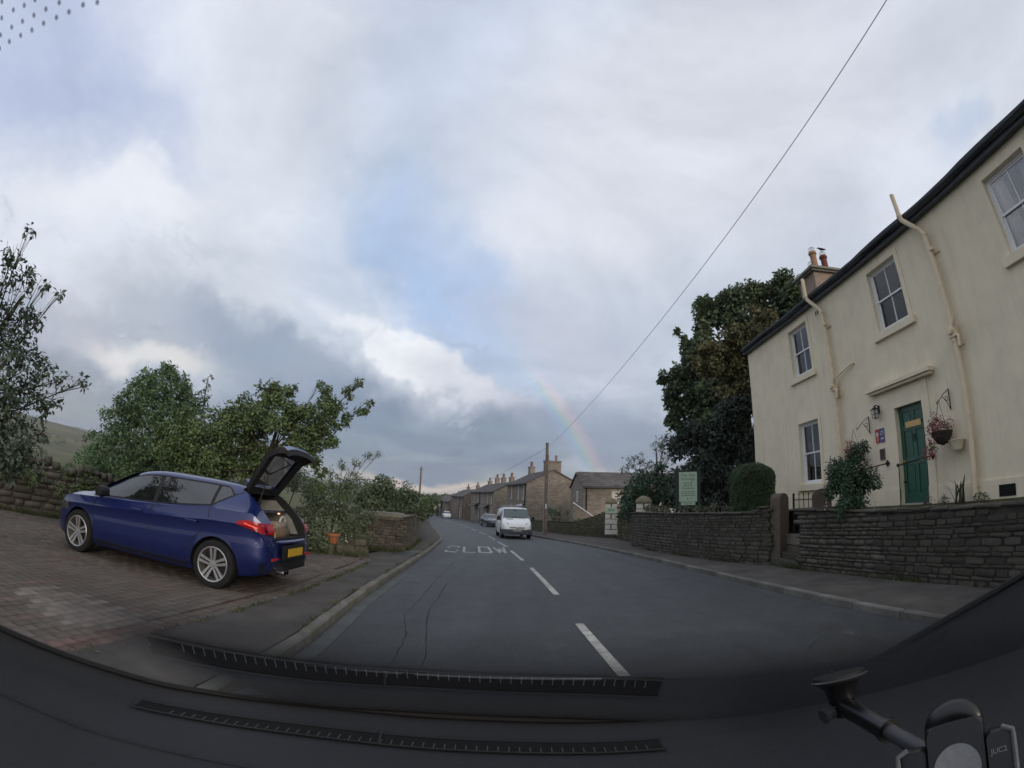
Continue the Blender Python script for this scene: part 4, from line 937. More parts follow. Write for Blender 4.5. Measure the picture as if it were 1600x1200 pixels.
def cottage(label, ox, oy, oz, ang, ln_, dp, eave, ridge_h, wins=(), doors=(), chims=(), m_=stone_h, group='stone cottages along the right of the road', name='stone_cottage', gable_wins=(), drain=(), rows_n=10, flip=True):
    """distances along the front count from the near corner; ang points away along the front; flip keeps the plot behind the front"""
    if flip:
        ox += math.cos(ang)*ln_; oy += math.sin(ang)*ln_; ang += math.pi
        wins = [(ln_-a-w, w, z, h) for a, w, z, h in wins]; doors = [(ln_-a-w, w, h) for a, w, h in doors]; chims = [(ln_-c_[0], *c_[1:]) for c_ in chims]; drain = [ln_-x for x in drain]
    t = thing(name, label, 'cottage', (ox, oy, oz), ang, group)
    mb = MB(); holes = [(a, a+w, z, z+h) for a, w, z, h in wins]+[(a, a+w, 0, h) for a, w, h in doors]
    wall_holes(mb, 0, ln_, -1, eave, holes, 0, -.14)
    gh = [(a, a+w, z, z+h) for a, w, z, h in gable_wins]
    for x in (0, ln_): mb.add([(x,0,-1),(x,dp,-1),(x,dp,eave),(x,dp/2,ridge_h),(x,0,eave)], [(0,1,2,3,4)])
    mb.add([(0,dp,-1),(ln_,dp,-1),(ln_,dp,eave),(0,dp,eave)], [(0,1,2,3)])
    obj('wall', mb, m_, t)
    rt = ridge_h+.06
    rf = obj('roof', MB().add([(-.12,-.22,eave-.06),(ln_+.12,-.22,eave-.06),(ln_+.12,dp/2,rt),(-.12,dp/2,rt),(ln_+.12,dp+.2,eave-.06),(-.12,dp+.2,eave-.06),(-.12,-.22,eave+.02),(ln_+.12,-.22,eave+.02),(ln_+.12,dp/2,rt+.09),(-.12,dp/2,rt+.09),(ln_+.12,dp+.2,eave+.02),(-.12,dp+.2,eave+.02)],
        [(0,1,2,3),(3,2,4,5),(6,9,8,7),(9,11,10,8),(0,6,7,1),(5,4,10,11),(0,3,9,6),(3,5,11,9),(1,7,8,2),(2,8,10,4)]), roof_h, t)
    sl = MB(); L_ = math.hypot(dp/2+.22, rt-eave); an = math.atan2(rt-eave, dp/2+.22)
    for i in range(rows_n):
        tt = (i+.5)/rows_n; y = -.22+(dp/2+.22)*tt; z = eave-.0+(rt-eave+.09)*tt; x = -.12+(.2 if i % 2 else 0); w = .5
        while x < ln_+.1:
            ww = min(w*rnd.uniform(.7,1.2), ln_+.12-x); sl.box((x+ww/2, y, z+.035), (ww-.02, L_/rows_n*1.12, .03), rx=an-.04); sl.box((x+ww/2, dp-y, z+.035), (ww-.02, L_/rows_n*1.12, .03), rx=-an+.04); x += ww
    obj('slate', sl, roof_h, rf, kind='stuff')
    obj('gutter', MB().b2((-.1,-.34,eave-.1),(ln_+.1,-.23,eave-.02)), lead_m, t)
    for x in drain: obj('drainpipe', MB().tube([(x,-.09,eave-.1),(x,-.09,-.4)], .05, 8), iron, t, smooth=True)
    for a, w, z, h in wins:
        f = MB(); b_ = .05
        f.b2((a,.06,z),(a+b_,.1,z+h)); f.b2((a+w-b_,.06,z),(a+w,.1,z+h)); f.b2((a+b_,.06,z),(a+w-b_,.1,z+b_)); f.b2((a+b_,.06,z+h-b_),(a+w-b_,.1,z+h)); f.b2((a+b_,.065,z+h/2-.02),(a+w-b_,.1,z+h/2+.02)); f.b2((a+w/2-.015,.068,z+b_),(a+w/2+.015,.1,z+h-b_))
        wn = obj('window', f, white_m, t); obj('pane', MB().b2((a+.03,.1,z+.03),(a+w-.03,.12,z+h-.03)), farglass, wn)
        obj('sill', MB().b2((a-.12,-.07,z-.14),(a+w+.12,.0,z-.01)), quoin, wn)
        sr = MB(); sr.b2((a-.15,-.03,z),(a,-.001,z+h+.16)); sr.b2((a+w,-.03,z),(a+w+.15,-.001,z+h+.16)); sr.b2((a,-.03,z+h),(a+w,-.001,z+h+.18)); obj('stone_surround', sr, quoin, wn)
    for a, w, z, h in gable_wins:
        wn = obj('window', MB().b2((-.03,a,z),(-.01,a+w,z+h)), white_m, t); obj('pane', MB().b2((-.035,a+.06,z+.06),(-.03,a+w-.06,z+h-.06)), farglass, wn)
    for a, w, h in doors:
        dd_ = obj('door', MB().b2((a+.03,.06,0),(a+w-.03,.11,h-.03)).b2((a+.12,.05,.2),(a+w-.12,.06,h*.45)).b2((a+.12,.05,h*.52),(a+w-.12,.06,h-.15)), white_m, t)
    for cx, cw, z1, npot, (pm) in chims:
        c = obj('chimney', MB().b2((cx-cw/2,dp/2-.3,ridge_h-.5),(cx+cw/2,dp/2+.3,z1)).b2((cx-cw/2-.07,dp/2-.37,z1),(cx+cw/2+.07,dp/2+.37,z1+.1)), m_, rf)
        for k in range(npot):
            xx = cx+(k-(npot-1)/2)*cw/max(1, npot)
            obj('chimney_pot', MB().lathe([(.15,0),(.12,.06),(.11,.5),(.15,.54),(.12,.6)], (xx,dp/2,z1+.1), 10), pm, t)
    return t
# ang: away along the road
def road_dir(y):
    d = Vector((ip(RK, y+8)-ip(RK, y), 8)); return math.atan2(d.y, d.x)
potr = mat('pot_orange', (.25,.17,.14), .85, .15, 6)
h1 = cottage('two storey stone cottage with a big gable, nearest behind the utility pole', 1.84, 47, T(47)+.1, road_dir(47), 10, 5.6, 4.65, 6.0, [(.9,.95,3.0,1.4),(3.3,.95,3.0,1.4),(7.0,.95,3.0,1.4),(.9,.95,.8,1.4),(7.0,.95,.8,1.4)], [(4.2,1,2.05)], [(9.3,1.0,6.9,2,potr)], drain=[.15], rows_n=9)
obj('chimney', MB().b2((9.25,1.95,5.2),(9.95,3.65,6.95)).b2((9.18,1.88,6.95),(10.02,3.72,7.06)), stone_h, h1)
for yy in (2.3, 3.2): obj('chimney_pot', MB().lathe([(.15,0),(.12,.06),(.11,.5),(.15,.54),(.12,.6)], (9.6,yy,7.06), 10), potr, h1)
h2 = cottage('low terrace of stone cottages with four tall upper windows and dark porch canopies', -1.95, 63.5, T(64)+.1, road_dir(64), 22, 5.5, 4.4, 5.75, [(1.0,.9,2.75,1.35),(4.4,.9,2.75,1.35),(9.2,.9,2.75,1.35),(13.2,.9,2.75,1.35),(17.5,.9,2.75,1.35),(.9,1,.8,1.3),(17.5,1,.8,1.3)], [(5.5,1,2.1),(12.2,1,2.1)], [(1.2,1.0,6.5,2,potr),(6.8,1.1,6.6,3,potr),(11.8,1.0,6.7,3,potr),(18.5,1.1,6.4,2,potr)], drain=[11.5])
for a in (22-5.0, 22-15.0): obj('porch_canopy', MB().add([(a-2.2,-.02,2.65),(a+2.2,-.02,2.65),(a+2.2,-1.1,2.15),(a-2.2,-1.1,2.15),(a-2.2,-.02,2.55),(a+2.2,-.02,2.55),(a+2.2,-1.1,2.05),(a-2.2,-1.1,2.05)], [(0,1,2,3),(7,6,5,4),(0,3,7,4),(1,5,6,2),(3,2,6,7)]), roof_h, h2)
h3 = cottage('third stone cottage along the road, brownish, with a single slim chimney at its near end', -8.3, 87.5, T(88)+.1, road_dir(88), 22, 5.5, 4.3, 5.7, [(1.5,.9,2.7,1.3),(7.5,.9,2.7,1.3),(13.5,.9,2.7,1.3),(1.5,.9,.8,1.3),(13.5,.9,.8,1.3)], [(5,1,2.1)], [(.8,.9,6.5,2,potr),(14,.9,6.4,2,potr)], m_=stone_h2, drain=[.2,6.2])
h4 = cottage('farthest low brown stone cottage where the road bends away', -14.2, 112, T(112)+.1, road_dir(112), 34, 5.5, 3.6, 5.0, [(2,.9,2.1,1.1),(9,.9,2.1,1.1),(17,.9,2.1,1.1),(2,.9,.5,1.1)], [(6,1,2)], [(3,.9,5.8,2,potr)], m_=stone_h2)
barn = cottage('stone barn with grey slate roof between the big cottage gable and the trees', 6.1, 37.4, T(38)+.1, .1, 11, 4.4, 3.85, 5.0, [(2.5,.8,2.5,1.0),(6.5,.9,2.4,1.1)], [(7.8,1,2.1)], [], gable_wins=[(1.6,.7,2.6,.9)], name='stone_barn', group=None, flip=False, rows_n=8, drain=[.25]); barn['category'] = 'barn'
obj('lean_to', MB().add([(-1.1,-1.2,0),(.4,-1.2,0),(.4,-1.2,1.5),(-1.1,-1.2,2.5),(-1.1,-.02,0),(.4,-.02,0),(.4,-.02,1.5),(-1.1,-.02,2.5)], [(0,1,2,3),(7,6,5,4),(0,3,7,4),(3,2,6,7)]), stone_h, barn)
obj('barge_board', MB().tube([(-1.15,-1.23,2.55),(.45,-1.23,1.49)], .05, 4), white_m, barn)
# ------------------------------------------------------------------ vehicles
paint_blue = mat('paint_blue', (.005,.014,.105), .38, .03, 3, 0, spec=.5, coat=1., metal=.35)
paint_white = mat('paint_white', (.78,.79,.80), .3, .04, 3, 0, spec=.5, coat=.6)
tyre_m = mat('tyre', (.014,.014,.015), .85, .2, 20, .2, 80)
alloy = mat('alloy', (.52,.52,.53), .35, .06, 10, 0, metal=.8)
plast = mat('black_plastic', (.014,.014,.016), .6, .15, 12, .1, 60, .3)
trimg = mat('boot_trim', (.22,.215,.20), .9, .1, 8, .2)
lampred = glow('lamp_red', (.30,.008,.010), .05)
lampred.node_tree.nodes['Principled BSDF'].inputs['Roughness'].default_value = .12
carglass = mat('car_glass', (.010,.011,.012), .03, 0, bump=0, spec=1.0)
carglass.node_tree.nodes['Principled BSDF'].inputs['IOR'].default_value = 1.6
chrome = mat('chrome', (.6,.6,.6), .12, 0, bump=0, metal=1.)
class Body:
    """a car body lofted along x (forward); half sections from (y,z) points"""
    def __init__(s, sec, xs): s.sec = sec; s.xs = xs
    def mesh(s):
        mb = MB(); rows = []
        for x in s.xs:
            P = s.sec(x); R = [(x, y, z) for y, z in P]; Lf = [(x, -y, z) for y, z in P[::-1]][1:-1] if P[0][0] == 0 and P[-1][0] == 0 else []
            rows.append(R+Lf)
        n = len(rows[0]); o = 0
        for r in rows: mb.v += r
        for i in range(len(rows)-1):
            for j in range(n): j2 = (j+1) % n; mb.f.append((i*n+j, i*n+j2, (i+1)*n+j2, (i+1)*n+j))
        mb.f.append(tuple(range(n))[::-1]); mb.f.append(tuple((len(rows)-1)*n+k for k in range(n)))
        return mb
    def Y(s, x, z, lo=1, hi=-2):
        P = s.sec(x)[lo:len(s.sec(x))+hi+1]
        for a, b in zip(P, P[1:]):
            if a[1] <= z <= b[1] and b[1] > a[1]: t = (z-a[1])/(b[1]-a[1]); return a[0]+(b[0]-a[0])*t
        return P[-1][0] if z > P[-1][1] else P[0][0]
    def patch(s, x0, x1, zlo, zhi, off=.004, nx=14, nz=6, side=1):
        mb = MB(); rows = []
        for i in range(nx+1):
            x = x0+(x1-x0)*i/nx; a, b = zlo(x), zhi(x); rows.append([(x, side*(s.Y(x, a+(b-a)*j/nz)+off), a+(b-a)*j/nz) for j in range(nz+1)])
        mb.grid(rows); return mb
    def line(s, pts, r=.004, off=.001, side=1):
        out = []
        for (xa, za), (xb, zb) in zip(pts, pts[1:]):
            for k in range(8): t = k/8; x = xa+(xb-xa)*t; z = za+(zb-za)*t; out.append((x, side*(s.Y(x, z)+off), z))
        x, z = pts[-1]; out.append((x, side*(s.Y(x, z)+off), z))
        return MB().tube(out, r, 5)
def I(x, L): return float(np.interp(x, [p[0] for p in L], [p[1] for p in L]))
def hermite(L):
    """a smoother interpolant through control points"""
    xs = np.array([p[0] for p in L], float); ys = np.array([p[1] for p in L], float); d = np.gradient(ys, xs)
    for i in range(1, len(xs)-1):
        a = (ys[i]-ys[i-1])/(xs[i]-xs[i-1]); b = (ys[i+1]-ys[i])/(xs[i+1]-xs[i]); d[i] = 0 if a*b <= 0 else 2*a*b/(a+b)
    def f(x):
        x = min(max(x, xs[0]), xs[-1]); i = min(max(int(np.searchsorted(xs, x))-1, 0), len(xs)-2); h = xs[i+1]-xs[i]; t = (x-xs[i])/h
        return float(ys[i]*(1+2*t)*(1-t)**2+h*d[i]*t*(1-t)**2+ys[i+1]*t*t*(3-2*t)+h*d[i+1]*t*t*(t-1))
    return f
def boolean(o, cutters):
    for c in cutters:
        md = o.modifiers.new('cut', 'BOOLEAN'); md.operation = 'DIFFERENCE'; md.object = c; md.solver = 'EXACT'
        try: md.material_mode = 'TRANSFER'
        except Exception: pass
    dg = bpy.context.evaluated_depsgraph_get(); dg.update(); me = bpy.data.meshes.new_from_object(o.evaluated_get(dg)); o.modifiers.clear(); o.data = me
    for c in cutters: bpy.data.objects.remove(c)
    me.set_sharp_from_angle(angle=math.radians(32))
def wheel(parent, x, y, z, R, side, rim_m, spokes=5, rr=.70, nm='wheel', width=.21):
    w = bpy.data.objects.new(nm, None); COL.objects.link(w); w.parent = parent; w.location = (x, y, z)
    h = width/2; s = side
    prof = [(rr*R, -h*.9*s), (R*.86, -h*s), (R*.965, -h*.86*s), (R, -h*.6*s), (R, h*.6*s), (R*.965, h*.86*s), (R*.86, h*s), (rr*R*1.02, h*.92*s), (rr*R, h*.6*s), (rr*R, -h*.9*s)]
    obj('tyre', MB().lathe(prof, n=36, axis='Y', cap=False), tyre_m, w, smooth=True)
    rim = MB(); r = rr*R
    rim.lathe([(r*1.0, h*.93*s), (r*.97, h*1.0*s), (r*.91, h*.96*s), (r*.90, h*.5*s), (r*.88, -h*.4*s)], n=36, axis='Y', cap=False)
    for k in range(spokes):
        a = 2*math.pi*k/spokes+math.pi/2
        for da in (-1, 1):
            t = Vector((-math.sin(a), 0, math.cos(a))); p0 = Vector((math.cos(a)*r*.16, h*.78*s, math.sin(a)*r*.16))+t*da*.021; p1 = Vector((math.cos(a)*r*.93, h*.92*s, math.sin(a)*r*.93))+t*da*.036
            d = p1-p0; w0, w1 = .013*R/.32, .021*R/.32; th = Vector((0, -.025*s, 0))
            q = [p0-t*w0, p0+t*w0, p1+t*w1, p1-t*w1]; q += [v+th for v in q]
            rim.add(q, [(0,1,2,3),(4,7,6,5),(0,4,5,1),(1,5,6,2),(2,6,7,3),(3,7,4,0)])
    rim.lathe([(.0, h*.8*s), (r*.2, h*.78*s), (r*.25, h*.6*s), (r*.25, 0)], n=18, axis='Y', cap=False)
    obj('rim', rim, rim_m, w, smooth=True)
    obj('brake_disc', MB().lathe([(0, -h*.1*s), (r*.72, -h*.1*s), (r*.72, -h*.2)], n=24, axis='Y', cap=False), mat('disc_dark', (.03,.03,.03), .7, .2, 6, metal=.3), w)
    obj('wheel_back', MB().lathe([(0, -h*.3*s), (r*.95, -h*.3*s)], n=24, axis='Y', cap=False), plast, w)
    return w
# the blue hatchback: x forward, origin under the rear axle
def hatch_profiles():
    top = hermite([(-.76,.62),(-.75,.80),(-.71,.94),(-.54,1.13),(-.30,1.37),(-.22,1.405),(.1,1.445),(.6,1.465),(1.1,1.475),(1.5,1.44),(1.72,1.385),(2.1,1.19),(2.42,1.03),(2.6,.965),(2.9,.925),(3.2,.84),(3.38,.74),(3.46,.62)])
    belt = hermite([(-.76,.60),(-.66,.90),(-.46,1.055),(0,1.06),(.6,1.01),(1.4,.955),(2.0,.92),(2.5,.885),(2.9,.85),(3.2,.78),(3.4,.68),(3.46,.58)])
    wid = hermite([(-.76,.62),(-.71,.74),(-.58,.82),(-.3,.878),(.0,.90),(.6,.90),(1.4,.895),(2.2,.895),(2.63,.90),(2.95,.87),(3.2,.79),(3.38,.64),(3.46,.50)])
    bot = hermite([(-.76,.34),(-.66,.26),(-.4,.22),(.4,.19),(2.2,.19),(3.0,.20),(3.35,.24),(3.46,.33)])
    wroof = hermite([(-.76,.48),(-.30,.53),(0,.575),(.7,.62),(1.4,.60),(1.72,.57),(2.42,.66),(2.9,.62),(3.46,.38)])
    return top, belt, wid, bot, wroof
def hatch_sec():
    top, belt, wid, bot, wroof = hatch_profiles()
    def sec(x):
        zt, zb, w, z0, wr = top(x), belt(x), wid(x), bot(x), wroof(x); zb = min(zb, zt-.03); zr = zb+(zt-zb)*.86
        h = zb-z0
        return [(0, z0), (w*.55, z0), (w-.07, z0+.01), (w-.012, z0+h*.14), (w, z0+h*.38), (w-.016, z0+h*.60), (w-.022, z0+h*.76), (w-.004, z0+h*.815), (w-.030, z0+h*.88), (w-.045, zb), (w-.075, zb+(zr-zb)*.04),
                (w-.075-(w-.075-wr)*.42, zb+(zr-zb)*.5), (wr, zr), (wr-.07, zt-(zt-zr)*.38), (wr*.5, zt-.008), (0, zt)]
    return sec
def cyl_cut(x, y0, y1, z, r, m):
    o = obj('cutter', MB().lathe([(r, y0), (r, y1)], (x, 0, z), 40, 'Y'), m); return o
def build_hatch(label, loc, rz, paint, open_tail=True, rim=None, group=None, detail=True, name='parked_car', pitch=0.):
    t = thing(name, label, "car", loc, rz, group); t.rotation_euler = (pitch, 0, rz)
    xs = sorted(set([-.76,-.755,-.74,-.72,-.69,-.65,-.6,-.55,-.5,-.46,-.42,-.36,-.3,-.2] + list(np.arange(-.1,3.0,.11)) + [3.0,3.08,3.15,3.22,3.28,3.34,3.38,3.42,3.445,3.46]))
    B = Body(hatch_sec(), xs); o = obj('body', B.mesh(), paint)
    cuts = []
    for x in (0, 2.63):
        for sy in (1, -1): cuts.append(cyl_cut(x, sy*.60, sy*1.1, .325, .365, plast))
    if open_tail:
        pr = MB().prism([(-1.2,.74),(.55,.62),(.55,1.28),(-.20,1.31),(-.245,1.6),(-1.2,1.6)], 1.12); pr.v = [(x, y-.56, z) for x, y, z in pr.v]
        cuts.append(obj('cutter', pr, plast))
    boolean(o, cuts); o.parent = t
    top, belt, wid, bot, wroof = hatch_profiles(); sec = hatch_sec()
    def zr(x): P = sec(x); return P[12][1]-.012
    def zb(x): return belt(x)+.022
    for side in (1, -1):
        # glasshouse: one dark surround with three lights on it
        lo = lambda x: zb(x)+max(0, (.13-x)*.62)
        up = lambda x: max(lo(x)+.005, min(zr(x), zb(x)+max(0, (x+.32)*1.0), zb(x)+max(0, (2.42-x)*.56)))
        obj('window_surround', B.patch(-.30, 2.40, lo, up, .003, 44, 6, side), plast, t, smooth=True)
        for a, b in ((-.22, .10), (.15, 1.08), (1.16, 2.16)):
            obj('side_window', B.patch(a, b, lambda x: lo(x)+.018, lambda x: max(lo(x)+.02, up(x)-.022), .007, 20, 6, side), carglass, t, smooth='full')
        if detail:
            g = MB()
            for pts in ([(1.12, zb(1.12)), (1.14,.75), (1.12,.32)], [(.13, zb(.13)), (.12,.86), (.36,.60), (.42,.32)], [(2.28, zb(2.28)-.02), (2.32,.7), (2.24,.30)], [(.42,.30),(2.24,.30)]):
                l = B.line(pts, .006, -.001, side); g.add(l.v, l.f)
            obj('door_gap', g, plast, t)
            for x in (.28, 1.28): 
                y = side*(B.Y(x+.1, .845)); obj('door_handle', MB().box((x+.1, y+side*.028, .845), (.2,.022,.032), ch=.006).box((x+.02, y+side*.012, .845), (.03,.03,.026)).box((x+.18, y+side*.012, .845), (.03,.03,.026)), paint, t, smooth=True)
            obj('sill_trim', B.patch(.42, 2.22, lambda x: bot(x)+.0, lambda x: bot(x)+.085, .004, 12, 2, side), plast, t)
            mr_ = obj('door_mirror', MB().tube([(2.02, side*.86, .965), (2.02, side*.93, .985)], .028, 8).lathe([(.02,-.10),(.075,-.085),(.088,0),(.075,.09),(.02,.105)], (2.02, side*1.0, 1.01), 12, 'Y'), plast, t, smooth=True)
    fr = MB(); rows = []
    for x in np.linspace(1.74, 2.40, 8): z = top(x); w = wroof(x)*1.02+.05*(x-1.74)/.66; rows.append([(x, w*k, z+.010-.028*abs(k)**3.0*1.2) for k in np.linspace(-1, 1, 15)])
    fr.grid(rows); obj('windscreen', fr, carglass, t, smooth='full')
    rm = rim or alloy
    for x in (0, 2.63):
        for sy in (1, -1): wheel(t, x, sy*.80, .322, .322, sy, rm, rr=.735)
    # lamps
    for side in (1, -1):
        l = B.patch(-.70, -.32, lambda x: .80+.10*max(0,(x+.70)/.38), lambda x: .93+.055*max(0,(x+.70)/.38)-max(0,(x+.44))*.4, .010, 10, 4, side)
        # the lamp wraps on to the tail
        rows = []
        for j in range(5):
            z = .80+.13*j/4; r = []
            for k in range(6): yy = .57+.16*k/5; xx = -.708-.045*(1-(yy/.76)**2)-.012+max(0, (z-.84))*.45; r.append((xx, side*yy, z))
            rows.append(r)
        l.grid(rows); obj('tail_lamp', l, lampred, t, smooth='full')
        ll = MB().tube([(-.6, side*(B.Y(-.6,.88)+.014), .875), (-.5, side*(B.Y(-.5,.91)+.014), .90), (-.42, side*(B.Y(-.42,.93)+.014), .922)], .007, 6); obj('lamp_strip', ll, glow('lamp_strip_m', (.9,.12,.08), .5), t)
        obj('reflector', MB().box((-.765, side*.55, .475), (.03,.26,.032), rz=side*.12), mat('reflector_red', (.35,.02,.02), .25, 0, bump=0), t)
        hl = B.patch(2.92, 3.36, lambda x: .60+.02*(3.36-x), lambda x: .74-.1*max(0, x-3.1)+.06*(3.36-x), .006, 8, 3, side); obj('headlamp', hl, mat('lamp_clear', (.06,.065,.07), .08, 0, bump=0, spec=.9), t, smooth='full')
    # bumper, plate, exhaust
    rows = []
    for j in range(4):
        z = .30+.13*j/3; rows.append([(-.77-.012-.02*(1-(k/6)**2)+.10*abs(k/6)**4+.03*(3-j)/3, .80*k/6, z) for k in range(-6, 7)])
    obj('diffuser', MB().grid(rows).b2((-.74,-.6,.27),(-.5,.6,.34)), plast, t, smooth=True)
    rows = []
    for j in range(5):
        z = .445+.21*j/4; rows.append([(-.80-.016*(1-(k/6)**2), .42*k/6*(1-.0*j), z) for k in range(-6, 7)])
    obj('number_plate_recess', MB().grid(rows), plast, t)
    obj('number_plate', MB().b2((-.832,-.26,.49),(-.822,.26,.60)), mat('plate_yellow', (.55,.33,.02), .5, .1, 6), t)
    obj('bumper_top', MB().tube([(-.765+.10*(abs(k)/8)**2.5, .73*k/8, .685) for k in range(-8, 9)], .034, 10), paint, t, smooth=True)
    ex = MB()
    for y in (.40, .31): ex.lathe([(.036,-.85),(.04,-.85),(.04,-.65)], (0, y, .285), 14, 'X', False)
    obj('exhaust_tips', ex, chrome, t, smooth=True)
    # cabin hints seen through the open back
    if open_tail:
        obj('boot_floor', MB().b2((-.66,-.55,.665),(.5,.55,.69)), plast, t)
        obj('side_trim', MB().prism([(-.62,.76),(.5,.70),(.5,1.20),(-.20,1.24),(-.50,.98)], .025, lambda v: (v[0], v[1]-.553, v[2])), trimg, t)
        obj('wheel_hump', MB().lathe([(.3,0),(.3,.1),(.26,.14)], (-.02,-.55,.72), 20, 'Y'), trimg, t, smooth=True)
        obj('side_trim', MB().prism([(-.62,.76),(.5,.70),(.5,1.20),(-.20,1.24),(-.50,.98)], .025, lambda v: (v[0], v[1]+.528, v[2])), plast, t)
        obj('seat_back', MB().box((.16,0,.96), (.12,1.05,.52), ry=-.2), plast, t)
        obj('parcel_shelf', MB().add([(-.40,-.50,1.10),(-.40,.50,1.10),(.42,.52,1.03),(.42,-.52,1.03),(-.43,-.50,1.065),(-.43,.50,1.065),(.42,.52,1.0),(.42,-.52,1.0)], [(0,1,2,3),(4,7,6,5),(0,4,5,1),(1,5,6,2),(2,6,7,3),(3,7,4,0)]), plast, t)
        obj('boot_light', MB().lathe([(0,0),(.018,0),(.018,.01),(0,.014)], (-.28,-.525,1.05), 10, 'Y'), glow('boot_light_m', (1,.35,.2), 3.), t)
        obj('loading_sill', MB().b2((-.745,-.56,.70),(-.62,.56,.742)), plast, t)
        # the tailgate, modelled shut and then swung up about its hinge
        hz, hxx = 1.42, -.225
        tg = bpy.data.objects.new('tailgate', None); COL.objects.link(tg); tg.parent = t; tg.location = (hxx, 0, hz); tg.rotation_euler = (0, math.radians(100), 0)
        ctrl = [(-.0,.0,.52),(-.05,-.04,.55),(-.23,-.21,.585),(-.37,-.34,.61),(-.44,-.41,.63),(-.485,-.53,.63),(-.485,-.64,.59),(-.44,-.67,.55)]
        def shell(off, sc=1.):
            rows = []
            for x, z, w in ctrl: rows.append([(x-off+.05*abs(k/6)**2.4*1.3, w*sc*k/6, z) for k in range(-6, 7)])
            return rows
        outer = shell(.035); inner = shell(-.045, .97)
        sh = MB().grid(outer)
        obj('outer_skin', sh, paint, tg, smooth='full')
        ed = MB()
        for a, b in ((outer, inner),):
            loop = [r[0] for r in a]+a[-1][1:]+[r[-1] for r in a[::-1]][1:]+a[0][::-1][1:]; l2 = [r[0] for r in b]+b[-1][1:]+[r[-1] for r in b[::-1]][1:]+b[0][::-1][1:]
            ed.grid([loop, l2])
        obj('edge', ed, plast, tg, smooth=True)
        iv = MB(); n = 13; o_ = len(iv.v)
        for r in inner: iv.v += [tuple(v) for v in r]
        for i in range(len(inner)-1):
            for j in range(12):
                if 1 <= i <= 3 and 2 <= j <= 9: continue
                iv.f.append((i*n+j, i*n+j+1, (i+1)*n+j+1, (i+1)*n+j))
        obj('inner_trim', iv, plast, tg, smooth=True)
        obj('rear_window', MB().grid([r[2:11] for r in [[(x+.02, y, z) for x, y, z in q] for q in shell(.0, .99)][1:5]]), clearmat('rear_glass', tint=(.10,.13,.11)), tg, smooth='full')
        # the outer skin is open over the glass
        sk = MB(); 
        for r in outer: sk.v += [tuple(v) for v in r]
        for i in range(len(outer)-1):
            for j in range(12):
                if 1 <= i <= 3 and 2 <= j <= 9: continue
                sk.f.append((i*n+j, i*n+j+1, (i+1)*n+j+1, (i+1)*n+j))
        for c in list(tg.children):
            if c.name.startswith('outer_skin'): c.data = sk.mesh('outer_skin', paint, 'full')
        obj('spoiler', MB().box((-.03,0,.0), (.12,1.0,.03), ch=.01, ry=.5), paint, tg)
        obj('wiper', MB().tube([(-.33,0,-.42),(-.3,-.2,-.40),(-.28,-.34,-.39)], .008, 5), plast, tg)
        for sy in (-.52, .52): obj('gas_strut', MB().tube([(-.42, sy, 1.10), (-.50, sy, 1.38)], .009, 6).tube([(-.50, sy, 1.38),(-.58,sy,1.68)], .006, 6), iron, t)
    return t
hatch_loc = (-3.80, 6.20, T(6.2)+.10)
blue = build_hatch('metallic blue hatchback parked nose in on the brick drive with its tailgate open', hatch_loc, math.pi+.052, paint_blue, True, pitch=.03)
# things in the boot
cw, sw = math.cos(math.pi+.052), math.sin(math.pi+.052)
def car_pt(x, y, z): return (hatch_loc[0]+x*cw-y*sw, hatch_loc[1]+x*sw+y*cw, hatch_loc[2]+z)
bag = thing('bag', 'brown and grey soft bag with a pale handle in the boot of the blue car', 'bag', car_pt(-.42, -.02, .692), math.pi+.052)
v = stones_v[3]; bag_m = mat('bag_cloth', (.25,.21,.16), .95, .25, 12, .6, 30); 
obj('bag_body', MB().add([(a*.42, b*.55, c*.20+.08) for a, b, c in stones_v[3].v], stones_v[3].f), mat('bag_brown', (.16,.11,.075), .9, .2, 10, .5, 20), bag, smooth='full')
obj('bag_top', MB().add([(a*.36, b*.44-.02, c*.13+.19) for a, b, c in stones_v[8].v], stones_v[8].f), bag_m, bag, smooth='full')
obj('handle', MB().tube([(-.1,-.16+.17*math.cos(a)*.6,.22+.10*math.sin(a)) for a in np.linspace(0, math.pi, 10)], .016, 8), mat('bag_handle', (.5,.48,.44), .8, .1), bag, smooth=True)
yb = thing('box', 'small yellow box between the tail lamp and the bag in the open boot', 'box', car_pt(-.60, .40, .692), math.pi+.2)
obj('carton', MB().b2((-.07,-.07,0),(.07,.07,.13), ch=.01), mat('yellow_card', (.55,.42,.08), .8, .1), yb)
